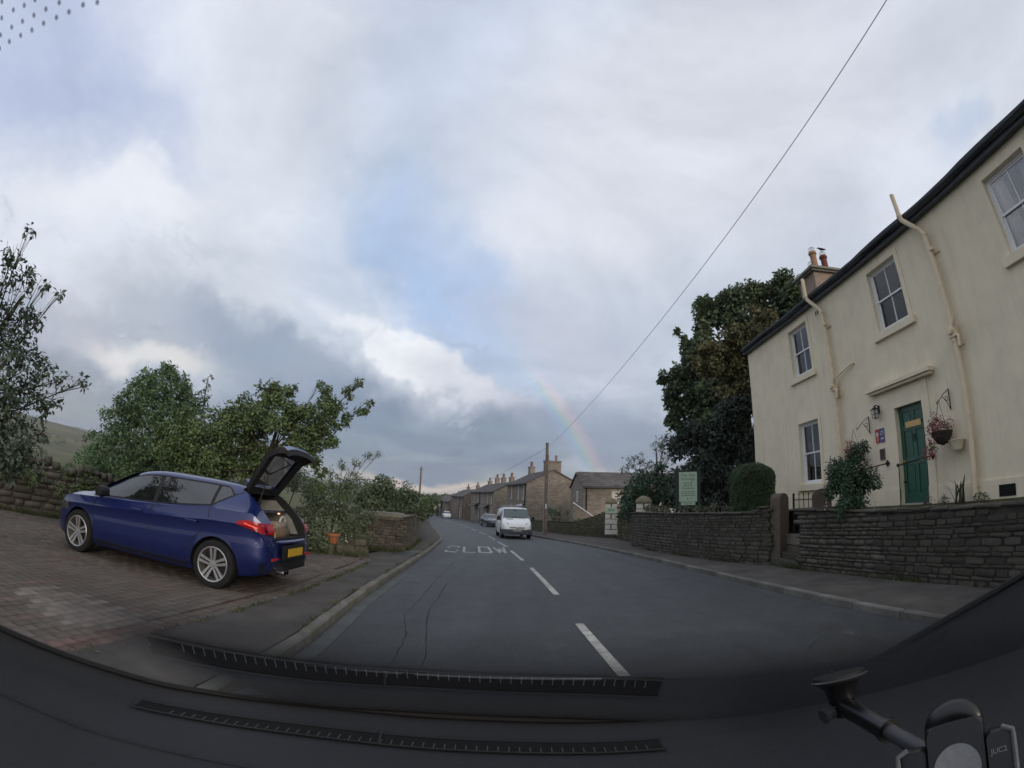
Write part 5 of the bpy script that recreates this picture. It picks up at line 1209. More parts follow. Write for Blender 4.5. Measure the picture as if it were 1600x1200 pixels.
# ---- the white van
def van_profiles():
    top = hermite([(-2.3,1.9),(-2.25,1.93),(-1.6,1.96),(0,1.965),(1.1,1.955),(1.55,1.90),(1.9,1.66),(2.25,1.33),(2.45,1.19),(2.75,1.06),(2.98,.90),(3.08,.70),(3.12,.5)])
    belt = hermite([(-2.3,1.0),(1.5,1.05),(2.0,1.04),(2.5,.98),(2.85,.86),(3.05,.66),(3.12,.46)])
    wid = hermite([(-2.3,.90),(-2.1,.945),(0,.95),(2.0,.945),(2.5,.92),(2.8,.85),(3.0,.74),(3.12,.60)])
    bot = hermite([(-2.3,.30),(2.6,.24),(3.0,.25),(3.12,.30)])
    wroof = hermite([(-2.3,.76),(-2.1,.79),(1.4,.78),(1.8,.74),(2.3,.78),(2.6,.74),(2.95,.58),(3.12,.46)])
    return top, belt, wid, bot, wroof
def van_sec():
    top, belt, wid, bot, wroof = van_profiles()
    def sec(x):
        zt, zb, w, z0, wr = top(x), belt(x), wid(x), bot(x), wroof(x); zb = min(zb, zt-.04); zr = zb+(zt-zb)*.90; h = zb-z0
        return [(0,z0),(w*.6,z0),(w-.05,z0+.02),(w,z0+h*.2),(w+.005,z0+h*.5),(w,z0+h*.85),(w-.015,zb),(w-.03,zb+(zr-zb)*.3),(w-.03-(w-.03-wr)*.45,zb+(zr-zb)*.7),(wr,zr),(wr-.07,zt-(zt-zr)*.3),(wr*.5,zt-.008),(0,zt)]
    return sec
van_loc = (.35, 31.1, T(31.1))
vn = thing('van', 'white panel van with grey bumper and roof bars coming up the opposite lane', 'van', van_loc); 
vr = math.atan2(-2.9, .28)
vn.rotation_euler = (0, math.radians(-2.3), vr)
xs = sorted(set(list(np.arange(-2.3,2.0,.18))+list(np.arange(2.0,3.0,.09))+[3.0,3.05,3.09,3.12])); VB = Body(van_sec(), xs)
vb = obj('body', VB.mesh(), paint_white)
boolean(vb, [cyl_cut(x, sy*.68, sy*1.2, .33, .38, plast) for x in (-1.35, 1.75+.35) for sy in (1,-1)]); vb.parent = vn
vtop, vbelt, vwid, vbot, vwroof = van_profiles()
rows = []
for x in np.linspace(1.66, 2.34, 10): w = vwroof(x)*1.0+.02; rows.append([(x, w*k, vtop(x)+.012-.03*abs(k)**3) for k in np.linspace(-1, 1, 15)])
obj('windscreen', MB().grid(rows), mat('van_glass', (.05,.075,.08), .04, 0, bump=0, spec=.9), vn, smooth='full')
rows = []
for x in np.linspace(1.60, 1.655, 3): w = vwroof(x)*1.0+.02; rows.append([(x, w*k, vtop(x)+.010-.03*abs(k)**3) for k in np.linspace(-1, 1, 15)])
for side in (1, -1):
    lo = lambda x: 1.14; up = lambda x: min(1.72, vtop(x)-.16)
    obj('cab_window', VB.patch(.95, 2.1, lambda x: 1.12-.0*x, lambda x: max(1.13, min(1.72, 1.12+(2.25-x)*1.0)), .006, 14, 5, side), carglass, vn, smooth='full')
    obj('door_mirror', MB().tube([(2.02,side*.93,1.16),(2.02,side*1.0,1.18)], .025, 6).box((2.04,side*1.08,1.25), (.09,.17,.26), ch=.03), plast, vn, smooth=True)
    # headlamp: an upright almond
    rows = []
    for j in range(7):
        t = j/6; z = .66+.30*t; r = []
        for k in range(6): 
            yy = .50+.30*k/5+.04*(t-.5); xx = 3.02-.28*((yy-.48)/.35)**2*.9-.55*max(0, z-.80)+.02; r.append((xx, side*yy, z))
        rows.append(r)
    obj('headlamp', MB().grid(rows), mat('lamp_clear2', (.45,.48,.48), .1, .2, 12, 0, spec=.9), vn, smooth='full')
    obj('headlamp_bulb', MB().lathe([(0,0),(.05,0),(.045,.02),(0,.03)], (2.99, side*.62, .83), 12, 'X'), glow('van_lamp', (.8,.82,.8), .15), vn)
    obj('wheel_arch_trim', VB.patch(-2.25, 2.9, lambda x: vbot(x)+.02, lambda x: vbot(x)+.13, .004, 20, 2, side), plast, vn) if False else None
bum = mat('van_bumper', (.075,.08,.09), .6, .1, 8)
rows = []
for j in range(6):
    z = .27+.32*j/5; rows.append([(3.18-.40*abs(k/8)**4.5-.03*abs(j-2.5)/2.5, .965*k/8, z) for k in range(-8, 9)])
obj('front_bumper', MB().grid(rows).grid([rows[-1], [(x-.15, y, z) for x, y, z in rows[-1]]]).grid([rows[0], [(x-.3, y, z) for x, y, z in rows[0]]]), bum, vn, smooth=True)
obj('grille', MB().box((3.09,0,.685), (.05,.92,.05)), plast, vn); 
obj('grille_bar', MB().b2((3.09,-.42,.655),(3.108,-.12,.675)).b2((3.09,.12,.655),(3.108,.42,.675)).lathe([(0,0),(.05,.0),(.05,.02),(0,.025)], (3.10,0,.67), 14, 'X'), chrome, vn)
obj('number_plate', MB().b2((3.185,-.26,.45),(3.195,.26,.56)), mat('plate_white', (.30,.28,.28), .6, .05), vn)
obj('air_intake', MB().b2((3.13,-.34,.30),(3.15,.34,.40)), plast, vn)
obj('bonnet_vent', MB().box((2.44,-.42,1.205), (.05,.42,.012), ry=.5), plast, vn)
obj('wiper', MB().tube([(2.36,.5,1.285),(2.32,.1,1.32),(2.3,-.35,1.33)], .012, 5), plast, vn)
obj('mirror_inside', MB().box((1.82,-.02,1.72), (.04,.2,.08)), plast, vn)
for x in (-1.35, 2.10):
    for sy in (1,-1): wheel(vn, x, sy*.83, .325, .325, sy, mat('steel_rim', (.12,.12,.125), .5, .1, metal=.5), 6, .6)
for x in (-1.8, -.2, 1.1): obj('roof_bar', MB().tube([(x,-.74,1.97),(x,-.74,2.06),(x,.74,2.06),(x,.74,1.97)], .018, 6), mat('bar_grey', (.2,.2,.2), .5), vn)
rl = obj('pipe_tube', MB().tube([(-1.9,.50,2.13),(1.25,.56,2.13)], .075, 12), mat('tube_pale', (.5,.47,.48), .6), vn, smooth=True); obj('tube_end', MB().tube([(1.25,.56,2.13),(1.29,.56,2.13)], .08, 12), plast, rl)
# ---- distant cars
grey_car = build_hatch('dark grey car parked nose out against the terrace wall behind the van', (-2.2, 55.2, T(55)+.05), road_dir(55)-math.pi+.1, mat('paint_grey', (.04,.045,.06), .25, .03, 3, 0, coat=1.), False, detail=False)
w1 = build_hatch('pale parked car half hidden by a garden wall farther down the road', (-12.7, 97, T(97)+.03), road_dir(97)-math.pi, paint_white, False, detail=False, group=None)
w2 = build_hatch('small white car coming along the far bend of the road', (-21.6, 134, T(134)), road_dir(134)-math.pi, paint_white, False, detail=False)
for (x, y, h) in ((-15.4, 99, 5.0), (-15.8, 108, 6.6)):
    sp_ = thing('round_sign', 'small round road sign on a thin pole near the far bend, %s of two' % ('shorter' if h < 6 else 'taller'), 'road sign', (x, y, T(y)), 0, 'round road signs near the bend')
    obj('pole', MB().tube([(0,0,0),(0,0,h*.42)], .05, 6), mat('galv_pole', (.3,.3,.3), .5), sp_); obj('disc', MB().lathe([(0,0),(.33,0),(.33,.03),(0,.03)], (0,-.06,h*.42), 20, 'Y'), mat('sign_back_grey', (.3,.3,.3), .6), sp_)
# ------------------------------------------------------------------ vegetation
CL_left=[(-7.15,3.6,3.19,0.18),(-7.2,3.49,4.0,0.23),(-7.16,3.58,4.38,0.11),(-7.06,3.77,3.65,0.28),(-7.19,3.52,3.65,0.23),(-6.89,4.06,3.71,0.12),(-6.75,4.29,3.62,0.1),(-7.05,3.78,3.06,0.39),(-6.86,4.12,3.18,0.18),(-7.03,3.83,2.51,0.5),(-6.84,4.15,2.47,0.34),(-6.67,4.42,2.45,0.2),(-6.52,4.64,2.42,0.16),(-6.34,4.87,2.44,0.12),(-6.85,4.14,1.86,0.5),(-6.66,4.43,1.94,0.24),(-6.54,4.61,2.12,0.13),(-6.9,4.05,1.3,0.56),(-6.69,4.38,1.37,0.22),(-6.6,4.52,1.59,0.13),(-7.01,3.85,1.97,0.56),(-7.2,3.48,2.41,0.67),(-7.2,3.49,1.53,0.89),(-7.4,3.03,2.99,0.57),(-6.83,4.17,1.06,0.28)]
CL_apple=[(-7.52,9.35,2.27,0.7),(-7.12,9.66,2.04,0.83),(-7.59,9.3,1.65,0.67),(-6.93,9.8,2.7,0.59),(-6.02,9.2,2.95,0.49),(-5.64,9.45,3.44,0.37),(-5.31,9.64,3.45,0.37),(-6.3,10.22,2.49,0.75),(-5.23,9.68,2.79,0.55),(-5.12,9.74,3.56,0.19),(-4.79,9.9,2.4,0.52),(-4.57,10.01,2.96,0.46),(-4.39,10.09,3.21,0.34),(-4.13,10.2,3.43,0.28),(-3.83,10.31,3.72,0.2),(-3.65,10.38,3.97,0.13),(-3.54,10.42,3.32,0.17),(-3.36,10.47,3.46,0.12),(-4.01,10.24,3.03,0.28),(-4.39,10.09,3.64,0.19),(-4.52,10.03,3.81,0.11),(-4.33,10.11,2.61,0.34),(-4.1,10.21,2.49,0.18),(-4.48,10.04,2.07,0.34),(-4.32,10.12,1.79,0.18),(-5.9,10.45,2.07,0.67),(-6.69,10.56,1.69,0.78),(-7.48,10.02,1.25,0.69),(-8.59,9.76,2.08,0.54),(-5.0,9.8,3.12,0.34),(-4.36,10.1,1.42,0.21)]
CL_hawthorn=[(-4.58,12.17,1.3,0.33),(-4.36,12.25,1.76,0.29),(-4.55,12.18,2.09,0.18),(-4.17,12.31,2.18,0.16),(-3.9,12.4,2.39,0.14),(-3.65,12.48,2.45,0.09),(-4.76,12.1,1.63,0.25),(-4.11,12.33,1.78,0.18),(-4.87,12.06,1.88,0.14),(-4.25,12.29,1.41,0.25)]
CL_shrubwhite=[(-4.99,11.57,1.25,0.46),(-4.76,11.34,0.77,0.51),(-4.45,11.47,0.8,0.44),(-4.72,10.92,0.3,0.46),(-4.39,11.17,0.24,0.37),(-4.09,11.71,0.66,0.45),(-3.83,11.79,0.34,0.41),(-5.27,11.67,0.71,0.43),(-4.08,11.28,0.19,0.27),(-6.41,13.56,1.36,0.54),(-7.24,14.27,1.62,0.56),(-3.87,12.41,0.65,0.33)]
CL_bush=[(-6.01,20.12,0.75,0.88),(-5.5,20.27,1.37,0.76),(-4.95,20.41,1.55,0.7),(-5.18,20.35,0.67,0.88),(-4.36,20.54,0.88,0.64),(-4.38,20.54,1.31,0.35),(-6.19,20.07,1.45,0.53),(-3.92,20.63,0.62,0.41),(-6.55,19.95,0.71,0.64),(-5.57,20.25,0.22,0.7),(-4.6,20.49,0.23,0.58)]
CL_big=[(15.48,19.63,11.61,1.5),(14.68,20.24,12.17,1.28),(13.9,20.78,11.94,1.13),(13.01,21.35,12.3,0.98),(12.36,21.73,12.21,0.91),(11.03,22.44,12.0,1.06),(11.64,22.12,11.53,1.12),(12.7,21.53,10.99,1.34),(14.05,20.68,10.77,1.48),(15.15,19.89,10.2,1.32),(10.56,22.66,10.5,0.81),(9.67,23.05,9.64,0.51),(10.45,22.71,9.02,1.31),(9.59,23.09,8.36,0.94),(8.73,23.43,7.69,0.72),(8.41,23.54,8.07,0.43),(9.19,23.25,6.95,1.07),(10.33,22.76,7.23,1.43),(11.4,22.25,8.93,1.45),(12.67,21.55,9.14,1.45),(9.63,23.07,5.87,1.06),(8.97,23.33,5.56,0.7),(10.56,22.66,5.47,1.41),(11.87,22.0,6.75,1.42),(9.24,23.23,10.63,0.22),(9.54,23.11,10.22,0.26)]
CL_yellow=[(11.56,17.53,9.32,0.56),(11.86,17.33,8.65,0.74),(11.08,17.84,8.47,0.8),(10.17,18.37,8.43,0.86),(9.48,18.74,8.2,0.67),(8.95,19.0,8.26,0.43),(10.49,18.19,7.63,0.91),(9.56,18.7,7.43,0.79),(10.16,18.38,6.77,0.72),(11.13,17.81,10.04,0.25),(11.12,17.82,7.55,0.73),(9.73,18.61,6.22,0.6),(10.52,18.18,6.43,0.6),(8.76,19.09,7.5,0.55)]
CL_yew=[(7.92,18.37,3.87,1.01),(8.65,18.03,3.57,1.12),(9.63,17.53,3.77,1.12),(7.64,18.48,2.8,1.0),(8.38,18.16,2.5,1.11),(9.35,17.68,2.46,1.11),(7.63,18.49,1.73,0.89),(8.61,18.05,1.43,0.94),(9.33,17.69,1.4,0.83),(7.15,18.68,3.63,0.61),(9.08,17.82,4.9,1.01),(9.8,17.43,4.84,0.85),(9.57,17.56,1.39,0.83),(10.09,17.27,5.63,0.71)]
CL_rhodo=[(6.3,23.6,.9,.6),(7.0,24.4,.7,.7),(8.0,24.0,.6,.7),(6.97,24.01,2.35,0.76),(7.62,23.81,2.0,0.76),(6.48,24.15,1.67,0.69),(8.27,23.59,1.99,0.76),(7.95,23.7,2.84,0.56),(7.3,23.91,1.32,0.69),(8.43,23.54,1.31,0.69),(6.32,24.19,1.16,0.49),(8.9,23.36,1.47,0.63)]
CL_bare=[(7.77,28.98,3.76,0.59),(8.37,28.81,4.17,0.5),(8.76,28.69,3.54,0.58),(9.36,28.5,4.77,0.5),(9.76,28.37,5.17,0.59),(10.13,28.24,4.13,0.75),(10.54,28.09,5.14,0.67),(9.15,28.57,3.33,0.58),(10.51,28.1,3.3,0.67),(7.37,29.08,3.35,0.33),(9.96,28.3,5.58,0.34),(10.95,27.93,5.95,0.67)]
CL_shrubdoor=[(6.32,7.72,1.65,.30),(6.78,7.12,1.6,.28),(6.4,7.6,1.95,.26),(6.5,7.45,1.25,.36),(6.62,7.3,1.4,.34),(6.54,7.44,1.55,0.33),(6.45,7.51,1.81,0.3),(6.66,7.33,1.79,0.3),(6.66,7.33,2.16,0.22),(6.73,7.26,2.27,0.17),(6.53,7.44,1.24,0.25),(6.36,7.59,1.63,0.22),(6.75,7.25,1.59,0.19)]
CL_fern=[(3.24,37.86,0.4,0.53),(3.76,37.81,0.15,0.53),(4.27,37.76,0.42,0.48),(5.05,37.66,0.28,0.42),(5.83,37.55,0.04,0.37)]
CL_farL=[(-10.44,59.08,-0.06,1.0),(-10.34,54.02,0.55,0.92),(-12.82,78.97,-1.05,1.0),(-16.96,108.68,-0.43,1.38),(-18.25,128.71,-1.56,1.44),(-21.65,168.62,-0.49,1.65),(-21.49,158.55,0.22,1.33),(-18.18,108.49,0.25,0.92),(-27.1,177.95,-0.1,1.5),(-9.0,49.18,-0.51,0.63)]
def leaves(clumps, size, dens, m, seed=1, aspect=.55, shell=.55, drop=0., squash=1., lim=70000, jit=.5, up=0.):
    """many small folded leaves spread through the clumps: an uneven, open crown"""
    g = np.random.default_rng(seed); C = np.array(clumps, float); n = (dens*C[:,3]**2.3).astype(int)+12
    if n.sum() > lim: n = (n*lim/n.sum()).astype(int)+8
    idx = np.repeat(np.arange(len(C)), n); N_ = len(idx)
    d = g.normal(size=(N_,3)); d /= np.linalg.norm(d, axis=1)[:,None]
    # lumps inside each clump so that the outline and the inside break up
    lump = g.normal(size=(N_,3)); rr = np.where(g.random(N_) < .75, shell+(1-shell)*g.random(N_), g.random(N_)**.5)
    K = 7; sub = g.normal(size=(len(C), K, 3)); sub /= np.linalg.norm(sub, axis=2)[:,:,None]
    k = g.integers(0, K, N_); sd = sub[idx, k]
    pos = C[idx,:3] + (sd*(.62)[None] if False else sd*.62)*C[idx,3:4] + d*(rr*.52)[:,None]*C[idx,3:4]
    pos[:,2] = C[idx,2]+(pos[:,2]-C[idx,2])*squash
    # leaf frames
    out_ = pos-C[idx,:3]; out_ /= np.linalg.norm(out_, axis=1)[:,None]+1e-9
    c = out_*.75+np.array([0,0,.55])+g.normal(size=(N_,3))*.62; c /= np.linalg.norm(c, axis=1)[:,None]+1e-9
    a = g.normal(size=(N_,3))+out_*.5; a[:,2] -= drop+.25; a -= c*(a*c).sum(1)[:,None]; a /= np.linalg.norm(a, axis=1)[:,None]+1e-9; b = np.cross(c, a)
    s = (size*(.55+.9*g.random(N_)))[:,None]
    V = np.stack([pos, pos+a*s*.5+b*s*aspect*.5+c*s*.10, pos+a*s, pos+a*s*.5-b*s*aspect*.5+c*s*.10], 1).reshape(-1,3)
    F = np.arange(N_*4).reshape(-1,4)
    return V, F
def tree(name, label, cat, clumps, size, dens, lm, base, trunk_r=.12, bark=None, seed=1, group=None, limbs=True, extra=None, twigs=3, **kw):
    t = thing(name, label, cat, base, 0, group); O = np.array(base)
    V, F = leaves(clumps, size, dens, lm, seed, **kw)
    cr = obj('crown', fastmesh('crown', V-O, F, lm), None, t)
    cr['kind'] = 'stuff'
    if extra:
        for cl2, sz2, dn2, m2 in extra:
            V, F = leaves(cl2, sz2, dn2, m2, seed+5, **kw); e = obj('crown', fastmesh('crown', V-O, F, m2), None, t); e['kind'] = 'stuff'
    if limbs:
        bark = bark or mat('bark', (.06,.05,.038), .95, .3, 8, .6, 30, .1)
        g = random.Random(seed); C = [Vector(c[:3])-Vector(base) for c in clumps]; cen = sum(C, Vector())/len(C)
        h = max(.3, cen.z*.55); mb = MB(); fork = Vector((cen.x*.25, cen.y*.25, h))
        top = Vector((cen.x*.8, cen.y*.8, max(c.z for c in C)*.8))
        mb.tube([(0,0,-.2),(fork.x*.4,fork.y*.4,h*.5),fork,(fork+top)/2+Vector((g.uniform(-.1,.1),)*3),top], [trunk_r*1.2, trunk_r, trunk_r*.85, trunk_r*.5, trunk_r*.15], 9)
        obj('trunk', mb, bark, t, smooth='full')
        mb = MB(); tw = MB()
        for c, cl in zip(C, clumps):
            f = min(1, max(0, g.uniform(.1,.6))); st_ = fork+(top-fork)*f*.8 if c.z > h else fork*.8
            mid = st_+(c-st_)*.5+Vector((0,0,-.08*(c-st_).length)); r0 = min(trunk_r*.3, .010+.010*cl[3]+.005*(c-st_).length)
            mb.tube([st_, mid, c], [r0, r0*.6, r0*.22], 6, False)
            for _ in range(twigs):
                q = c+Vector((g.gauss(0,1),g.gauss(0,1),g.gauss(0,1)+.3)).normalized()*cl[3]*.95; s0 = mid+(c-mid)*g.uniform(.3,1); tw.tube([s0,(s0+q)/2+Vector((0,0,cl[3]*.08)),q], [r0*.22, r0*.16, .003], 4, False)
        obj('branches', mb, bark, t, smooth='full')
        if twigs: obj('twigs', tw, bark, t)['kind'] = 'stuff'
    return t
lf_dark = leafmat('leaf_dark', (.085,.115,.08), .45, .03, .15)
lf_apple = leafmat('leaf_apple', (.115,.165,.07), .4, .03, .2)
lf_con = leafmat('leaf_conifer', (.10,.165,.08), .4, .02, .2)
lf_tree = leafmat('leaf_sycamore', (.12,.16,.085), .45, .03, .3)
lf_yel = leafmat('leaf_yellowing', (.165,.155,.07), .45, .035, .25)
lf_yew = leafmat('leaf_yew', (.05,.066,.05), .4, .02, .1)
lf_rho = leafmat('leaf_rhododendron', (.06,.11,.065), .4, .02, .12)
lf_bush = leafmat('leaf_bush', (.11,.145,.08), .45, .03, .2)
lf_box = leafmat('leaf_box', (.08,.125,.06), .35, .02, .1)
lf_pale = leafmat('leaf_grey_green', (.13,.14,.095), .4, .03, .2)
fl_white = leafmat('petal_white', (.42,.42,.38), .2, .01, .3)
fl_pink = leafmat('petal_pink', (.50,.13,.17), .3, .03, .3)
# the dark tree whose branches hang in from the left, over the end of the yard wall
tree('overhanging_tree', 'dark leafy tree whose thin branches reach in over the yard wall, leftmost of the trees', 'tree', CL_left, .085, 2600, lf_dark, (-8.6, 3.6, T(4)+.1), .16, seed=3, aspect=.5, drop=.5, lim=34000, shell=.2, twigs=6)
# big conifer: a cone built of drooping sprays
def conifer(name, label, x, y, z0, h, r, n, m_, seed, size=.16):
    g = np.random.default_rng(seed); t = thing(name, label, 'conifer', (x, y, z0))
    lay = []
    for i in range(n):
        f = g.random()**1.3; zz = h*(.02+.98*f); rad = r*(1-f)**.52*(.72+.28*min(1, f*6)); q = g.random()*2*math.pi
        k = .80+.16*math.sin(q*5+f*9)+.10*math.sin(q*11+f*23)+.08*g.random(); lay.append((rad*k*math.cos(q), rad*k*math.sin(q), zz-.1*rad, .16+.20*(1-f)+.1*g.random()))
    tops = [(g.normal()*.1, g.normal()*.1, h*(.93+.05*i/3), .14) for i in range(5)]+[(.55*math.cos(a), .55*math.sin(a), h*.86+.1*math.sin(a*3), .2) for a in (0,2,4)]
    V, F = leaves(lay+tops, size, 900, m_, seed, .38, .3, -.35, lim=110000, up=0.)
    cr = obj('crown', fastmesh('crown', V, F, m_), None, t); cr['kind'] = 'stuff'
    # a dark inner core of twigs and shade needles
    V, F = leaves([(0,0,h*f, r*.75*(1-f)**.52+.05) for f in np.linspace(.05,.9,9)], size*1.5, 90, m_, seed+1, .6, .1, lim=9000)
    cr = obj('inner_crown', fastmesh('inner_crown', V, F, m_), None, t); cr['kind'] = 'stuff'
    obj('trunk', MB().tube([(0,0,-.2),(0,0,h*.9)], [.16,.03], 8), mat('bark', (.06,.05,.038)), t, smooth=True)
    return t
conifer('conifer', 'broad bushy green conifer behind the bonnet of the blue car', -11.1, 12.0, T(11.5)+.1, 4.85, 3.15, 620, lf_con, 5, .125)
tree('apple_tree', 'loose apple tree with long bare-tipped branches behind the open tailgate', 'tree', CL_apple, .075, 7500, lf_apple, (-5.9, 10.2, T(10)+.1), .10, seed=8, aspect=.62, lim=110000, shell=.3, twigs=5)
for (x, y, h, lab) in ((-18.6, 23.8, 8.6, 'thin drooping conifer tip showing beyond the apple tree, farther left of the pair'), (-16.2, 25.5, 8.0, 'short drooping conifer tip just left of the apple tree top')):
    t = thing('slender_conifer', lab, 'conifer', (x, y, T(24)-.5), 0, 'slender conifers beyond the garden')
    L_ = [(.22*math.sin(i*2.4), .22*math.cos(i*2.4), h*(.55+.45*i/16), .30*(1-i/20)) for i in range(17)]
    V, F = leaves(L_, .22, 900, lf_dark, int(h*10), .3, .3, 1.2, lim=4000); obj('crown', fastmesh('crown', V, F, lf_dark), None, t)['kind'] = 'stuff'
    obj('trunk', MB().tube([(0,0,0),(0,0,h)], [.14,.02], 6), MATS['bark'], t)
tree('hawthorn_sapling', 'spindly sapling with feathery arching top beside the drive edging', 'tree', CL_hawthorn, .065, 6000, lf_apple, (-4.75, 12.1, T(12)+.1), .035, seed=4, aspect=.3, lim=13000, shell=.1, twigs=14)
sb = tree('flowering_shrub', 'shrub sprinkled with small white flowers behind the boot of the blue car', 'shrub', CL_shrubwhite, .075, 4000, lf_bush, (-4.8, 11.7, T(11.7)+.1), .03, seed=6, aspect=.5, lim=50000, shell=.4)
V, F = leaves([c for c in CL_shrubwhite if c[0] < -4.0 and c[1] < 13], .045, 420, fl_white, 16, .9, .8, lim=1500); o = obj('flowers', fastmesh('flowers', V-np.array(sb.location), F, fl_white), None, sb); o['kind'] = 'stuff'
tree('round_bush', 'rounded dark green bush above the roadside wall end', 'bush', CL_bush, .12, 2600, lf_bush, (-5.3, 20.3, T(20)+.1), .06, seed=9, lim=42000)
# the garden side
tree('sycamore_tree', 'tall dark broadleaf tree rising behind the far end of the cream house', 'tree', CL_big, .21, 1500, lf_tree, (12.4, 22.0, .4), .32, seed=11, lim=165000, aspect=.7, shell=.35, twigs=4)
tree('yellowing_tree', 'shorter tree with yellowing leaves in front of the tall dark tree', 'tree', CL_yellow, .19, 1800, lf_yel, (10.6, 18.5, .6), .14, seed=12, lim=46000, aspect=.6, twigs=3)
tree('yew_tree', 'almost black yew filling the gap between the sign and the house corner', 'tree', CL_yew, .20, 1900, lf_yew, (8.9, 18.1, .8), .2, seed=13, lim=70000, aspect=.4)
tree('rhododendron', 'dark glossy evergreen shrub behind the white pillars', 'shrub', CL_rhodo, .2, 1300, lf_rho, (7.6, 24.0, T(24)+.1), .08, seed=14, lim=30000, aspect=.4)
tree('thin_tree', 'half bare grey twiggy tree above the barn roof', 'tree', CL_bare, .15, 260, lf_pale, (9.4, 28.6, T(28)+.2), .12, seed=15, lim=9000, aspect=.5, shell=.1, twigs=26)
tree('garden_shrub', 'green fern like shrub behind the low wall at the foot of the utility pole', 'shrub', CL_fern, .16, 900, lf_rho, (4.0, 37.8, T(37)+.1), .04, seed=17, lim=7000, aspect=.3)
shd = tree('door_shrub', 'bushy evergreen shrub with pale shoots between the garden wall and the green door', 'shrub', CL_shrubdoor, .06, 14000, lf_rho, (6.62, 7.42, 1.05), .03, seed=18, lim=30000, aspect=.5)
V, F = leaves([CL_shrubdoor[2], CL_shrubdoor[6], (6.3,7.75,1.2,.2), (6.75,7.1,1.15,.15)], .045, 500, fl_white, 19, .8, .9, lim=160); obj('flowers', fastmesh('flowers', V-np.array(shd.location), F, fl_white), None, shd)['kind'] = 'stuff'
# clipped hedge column
tp = thing('clipped_hedge', 'round topped clipped box hedge standing behind the mossy wall', 'hedge', (7.05, 12.3, .95))
g = np.random.default_rng(5); N_ = 26000; q = g.random(N_)*2*math.pi; u = g.random(N_)
R_h = .66; zz = np.where(u < .62, u/.62*1.02, 1.02+.0*u); top_ = u >= .62; ph_ = np.arccos(1-(u-.62)/.38); rr = np.where(top_, R_h*np.sin(np.clip(ph_,0,1.57)), R_h*(.98+.02*np.sin(q*3))); zz = np.where(top_, 1.02+.45*np.cos(np.clip(ph_,0,1.57)), zz)
bump_ = 1+.03*np.sin(q*7+zz*6)+.03*np.sin(q*13-zz*11)+g.normal(size=N_)*.018
P_ = np.stack([rr*bump_*np.cos(q), rr*bump_*np.sin(q), zz*(1+(bump_-1)*.5)], 1); nrm_ = P_/np.array([1,1,4]); nrm_ /= np.linalg.norm(nrm_, axis=1)[:,None]
a = nrm_*.6+g.normal(size=(N_,3)); a /= np.linalg.norm(a, axis=1)[:,None]; b = np.cross(a, g.normal(size=(N_,3))); b /= np.linalg.norm(b, axis=1)[:,None]; s_ = .035
V = np.stack([P_-a*s_*.5, P_+b*s_*.3, P_+a*s_*.5, P_-b*s_*.3], 1).reshape(-1,3); obj('foliage', fastmesh('foliage', V, np.arange(N_*4).reshape(-1,4), lf_box), None, tp)['kind'] = 'stuff'
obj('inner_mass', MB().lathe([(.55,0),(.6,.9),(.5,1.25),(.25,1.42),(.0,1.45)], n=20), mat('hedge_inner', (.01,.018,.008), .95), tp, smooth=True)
# hanging basket of fuchsia right of the door and the one over the shrub
def basket(s, z, lab, seed, kind):
    c = hpt(s, .30, z); t = thing('hanging_basket', lab, 'hanging basket', c, 0, 'flower baskets on the cream house')
    obj('basket', MB().lathe([(.02,-.26),(.12,-.22),(.2,-.1),(.23,.0),(.2,.01)], n=18), mat('basket_dark', (.05,.04,.03), .95, .2, 20, .5), t, smooth=True)
    if kind:
        obj('chains', MB().tube([(.2,0,0),(0,0,.62)], .004, 4).tube([(-.2,0,0),(0,0,.62)], .004, 4).tube([(0,.2,0),(0,0,.62)], .004, 4), iron, t)
    cl = [(0,0,.1,.26),(.12,.1,.08,.2),(-.14,.06,.06,.2),(0,.22,-.05,.18),(-.05,.3,-.25,.14)]+([(-.18,.22,-.3,.16),(-.22,.3,-.45,.12),(-.1,.1,.3,.12)] if kind else [])
    V, F = leaves(cl, .045, 2600, lf_bush, seed, .55, .3, .6, lim=2600); obj('foliage', fastmesh('foliage', V, F, lf_bush), None, t)['kind'] = 'stuff'
    V, F = leaves(cl, .055, 2600, fl_pink, seed+1, .5, .8, 1.0, lim=1500 if kind else 500); obj('blossom', fastmesh('blossom', V, F, fl_pink), None, t)['kind'] = 'stuff'
basket(6.72, 2.42, 'basket trailing pink fuchsia flowers on the wall right of the green door', 21, True)
basket(9.62, 2.34, 'basket of faded pink flowers just above the bushy shrub by the door', 23, True)
# terracotta wall planter under the right basket
wp = on_house('wall_planter', 'small half round stone planter fixed to the wall under the trailing fuchsia', 'planter', 6.48, 2.2)
obj('planter', MB().lathe([(.02,-.2),(.10,-.16),(.16,.0),(.18,.02),(.15,.03)], (0,.12,0), 16), surr_m, wp, smooth=True)
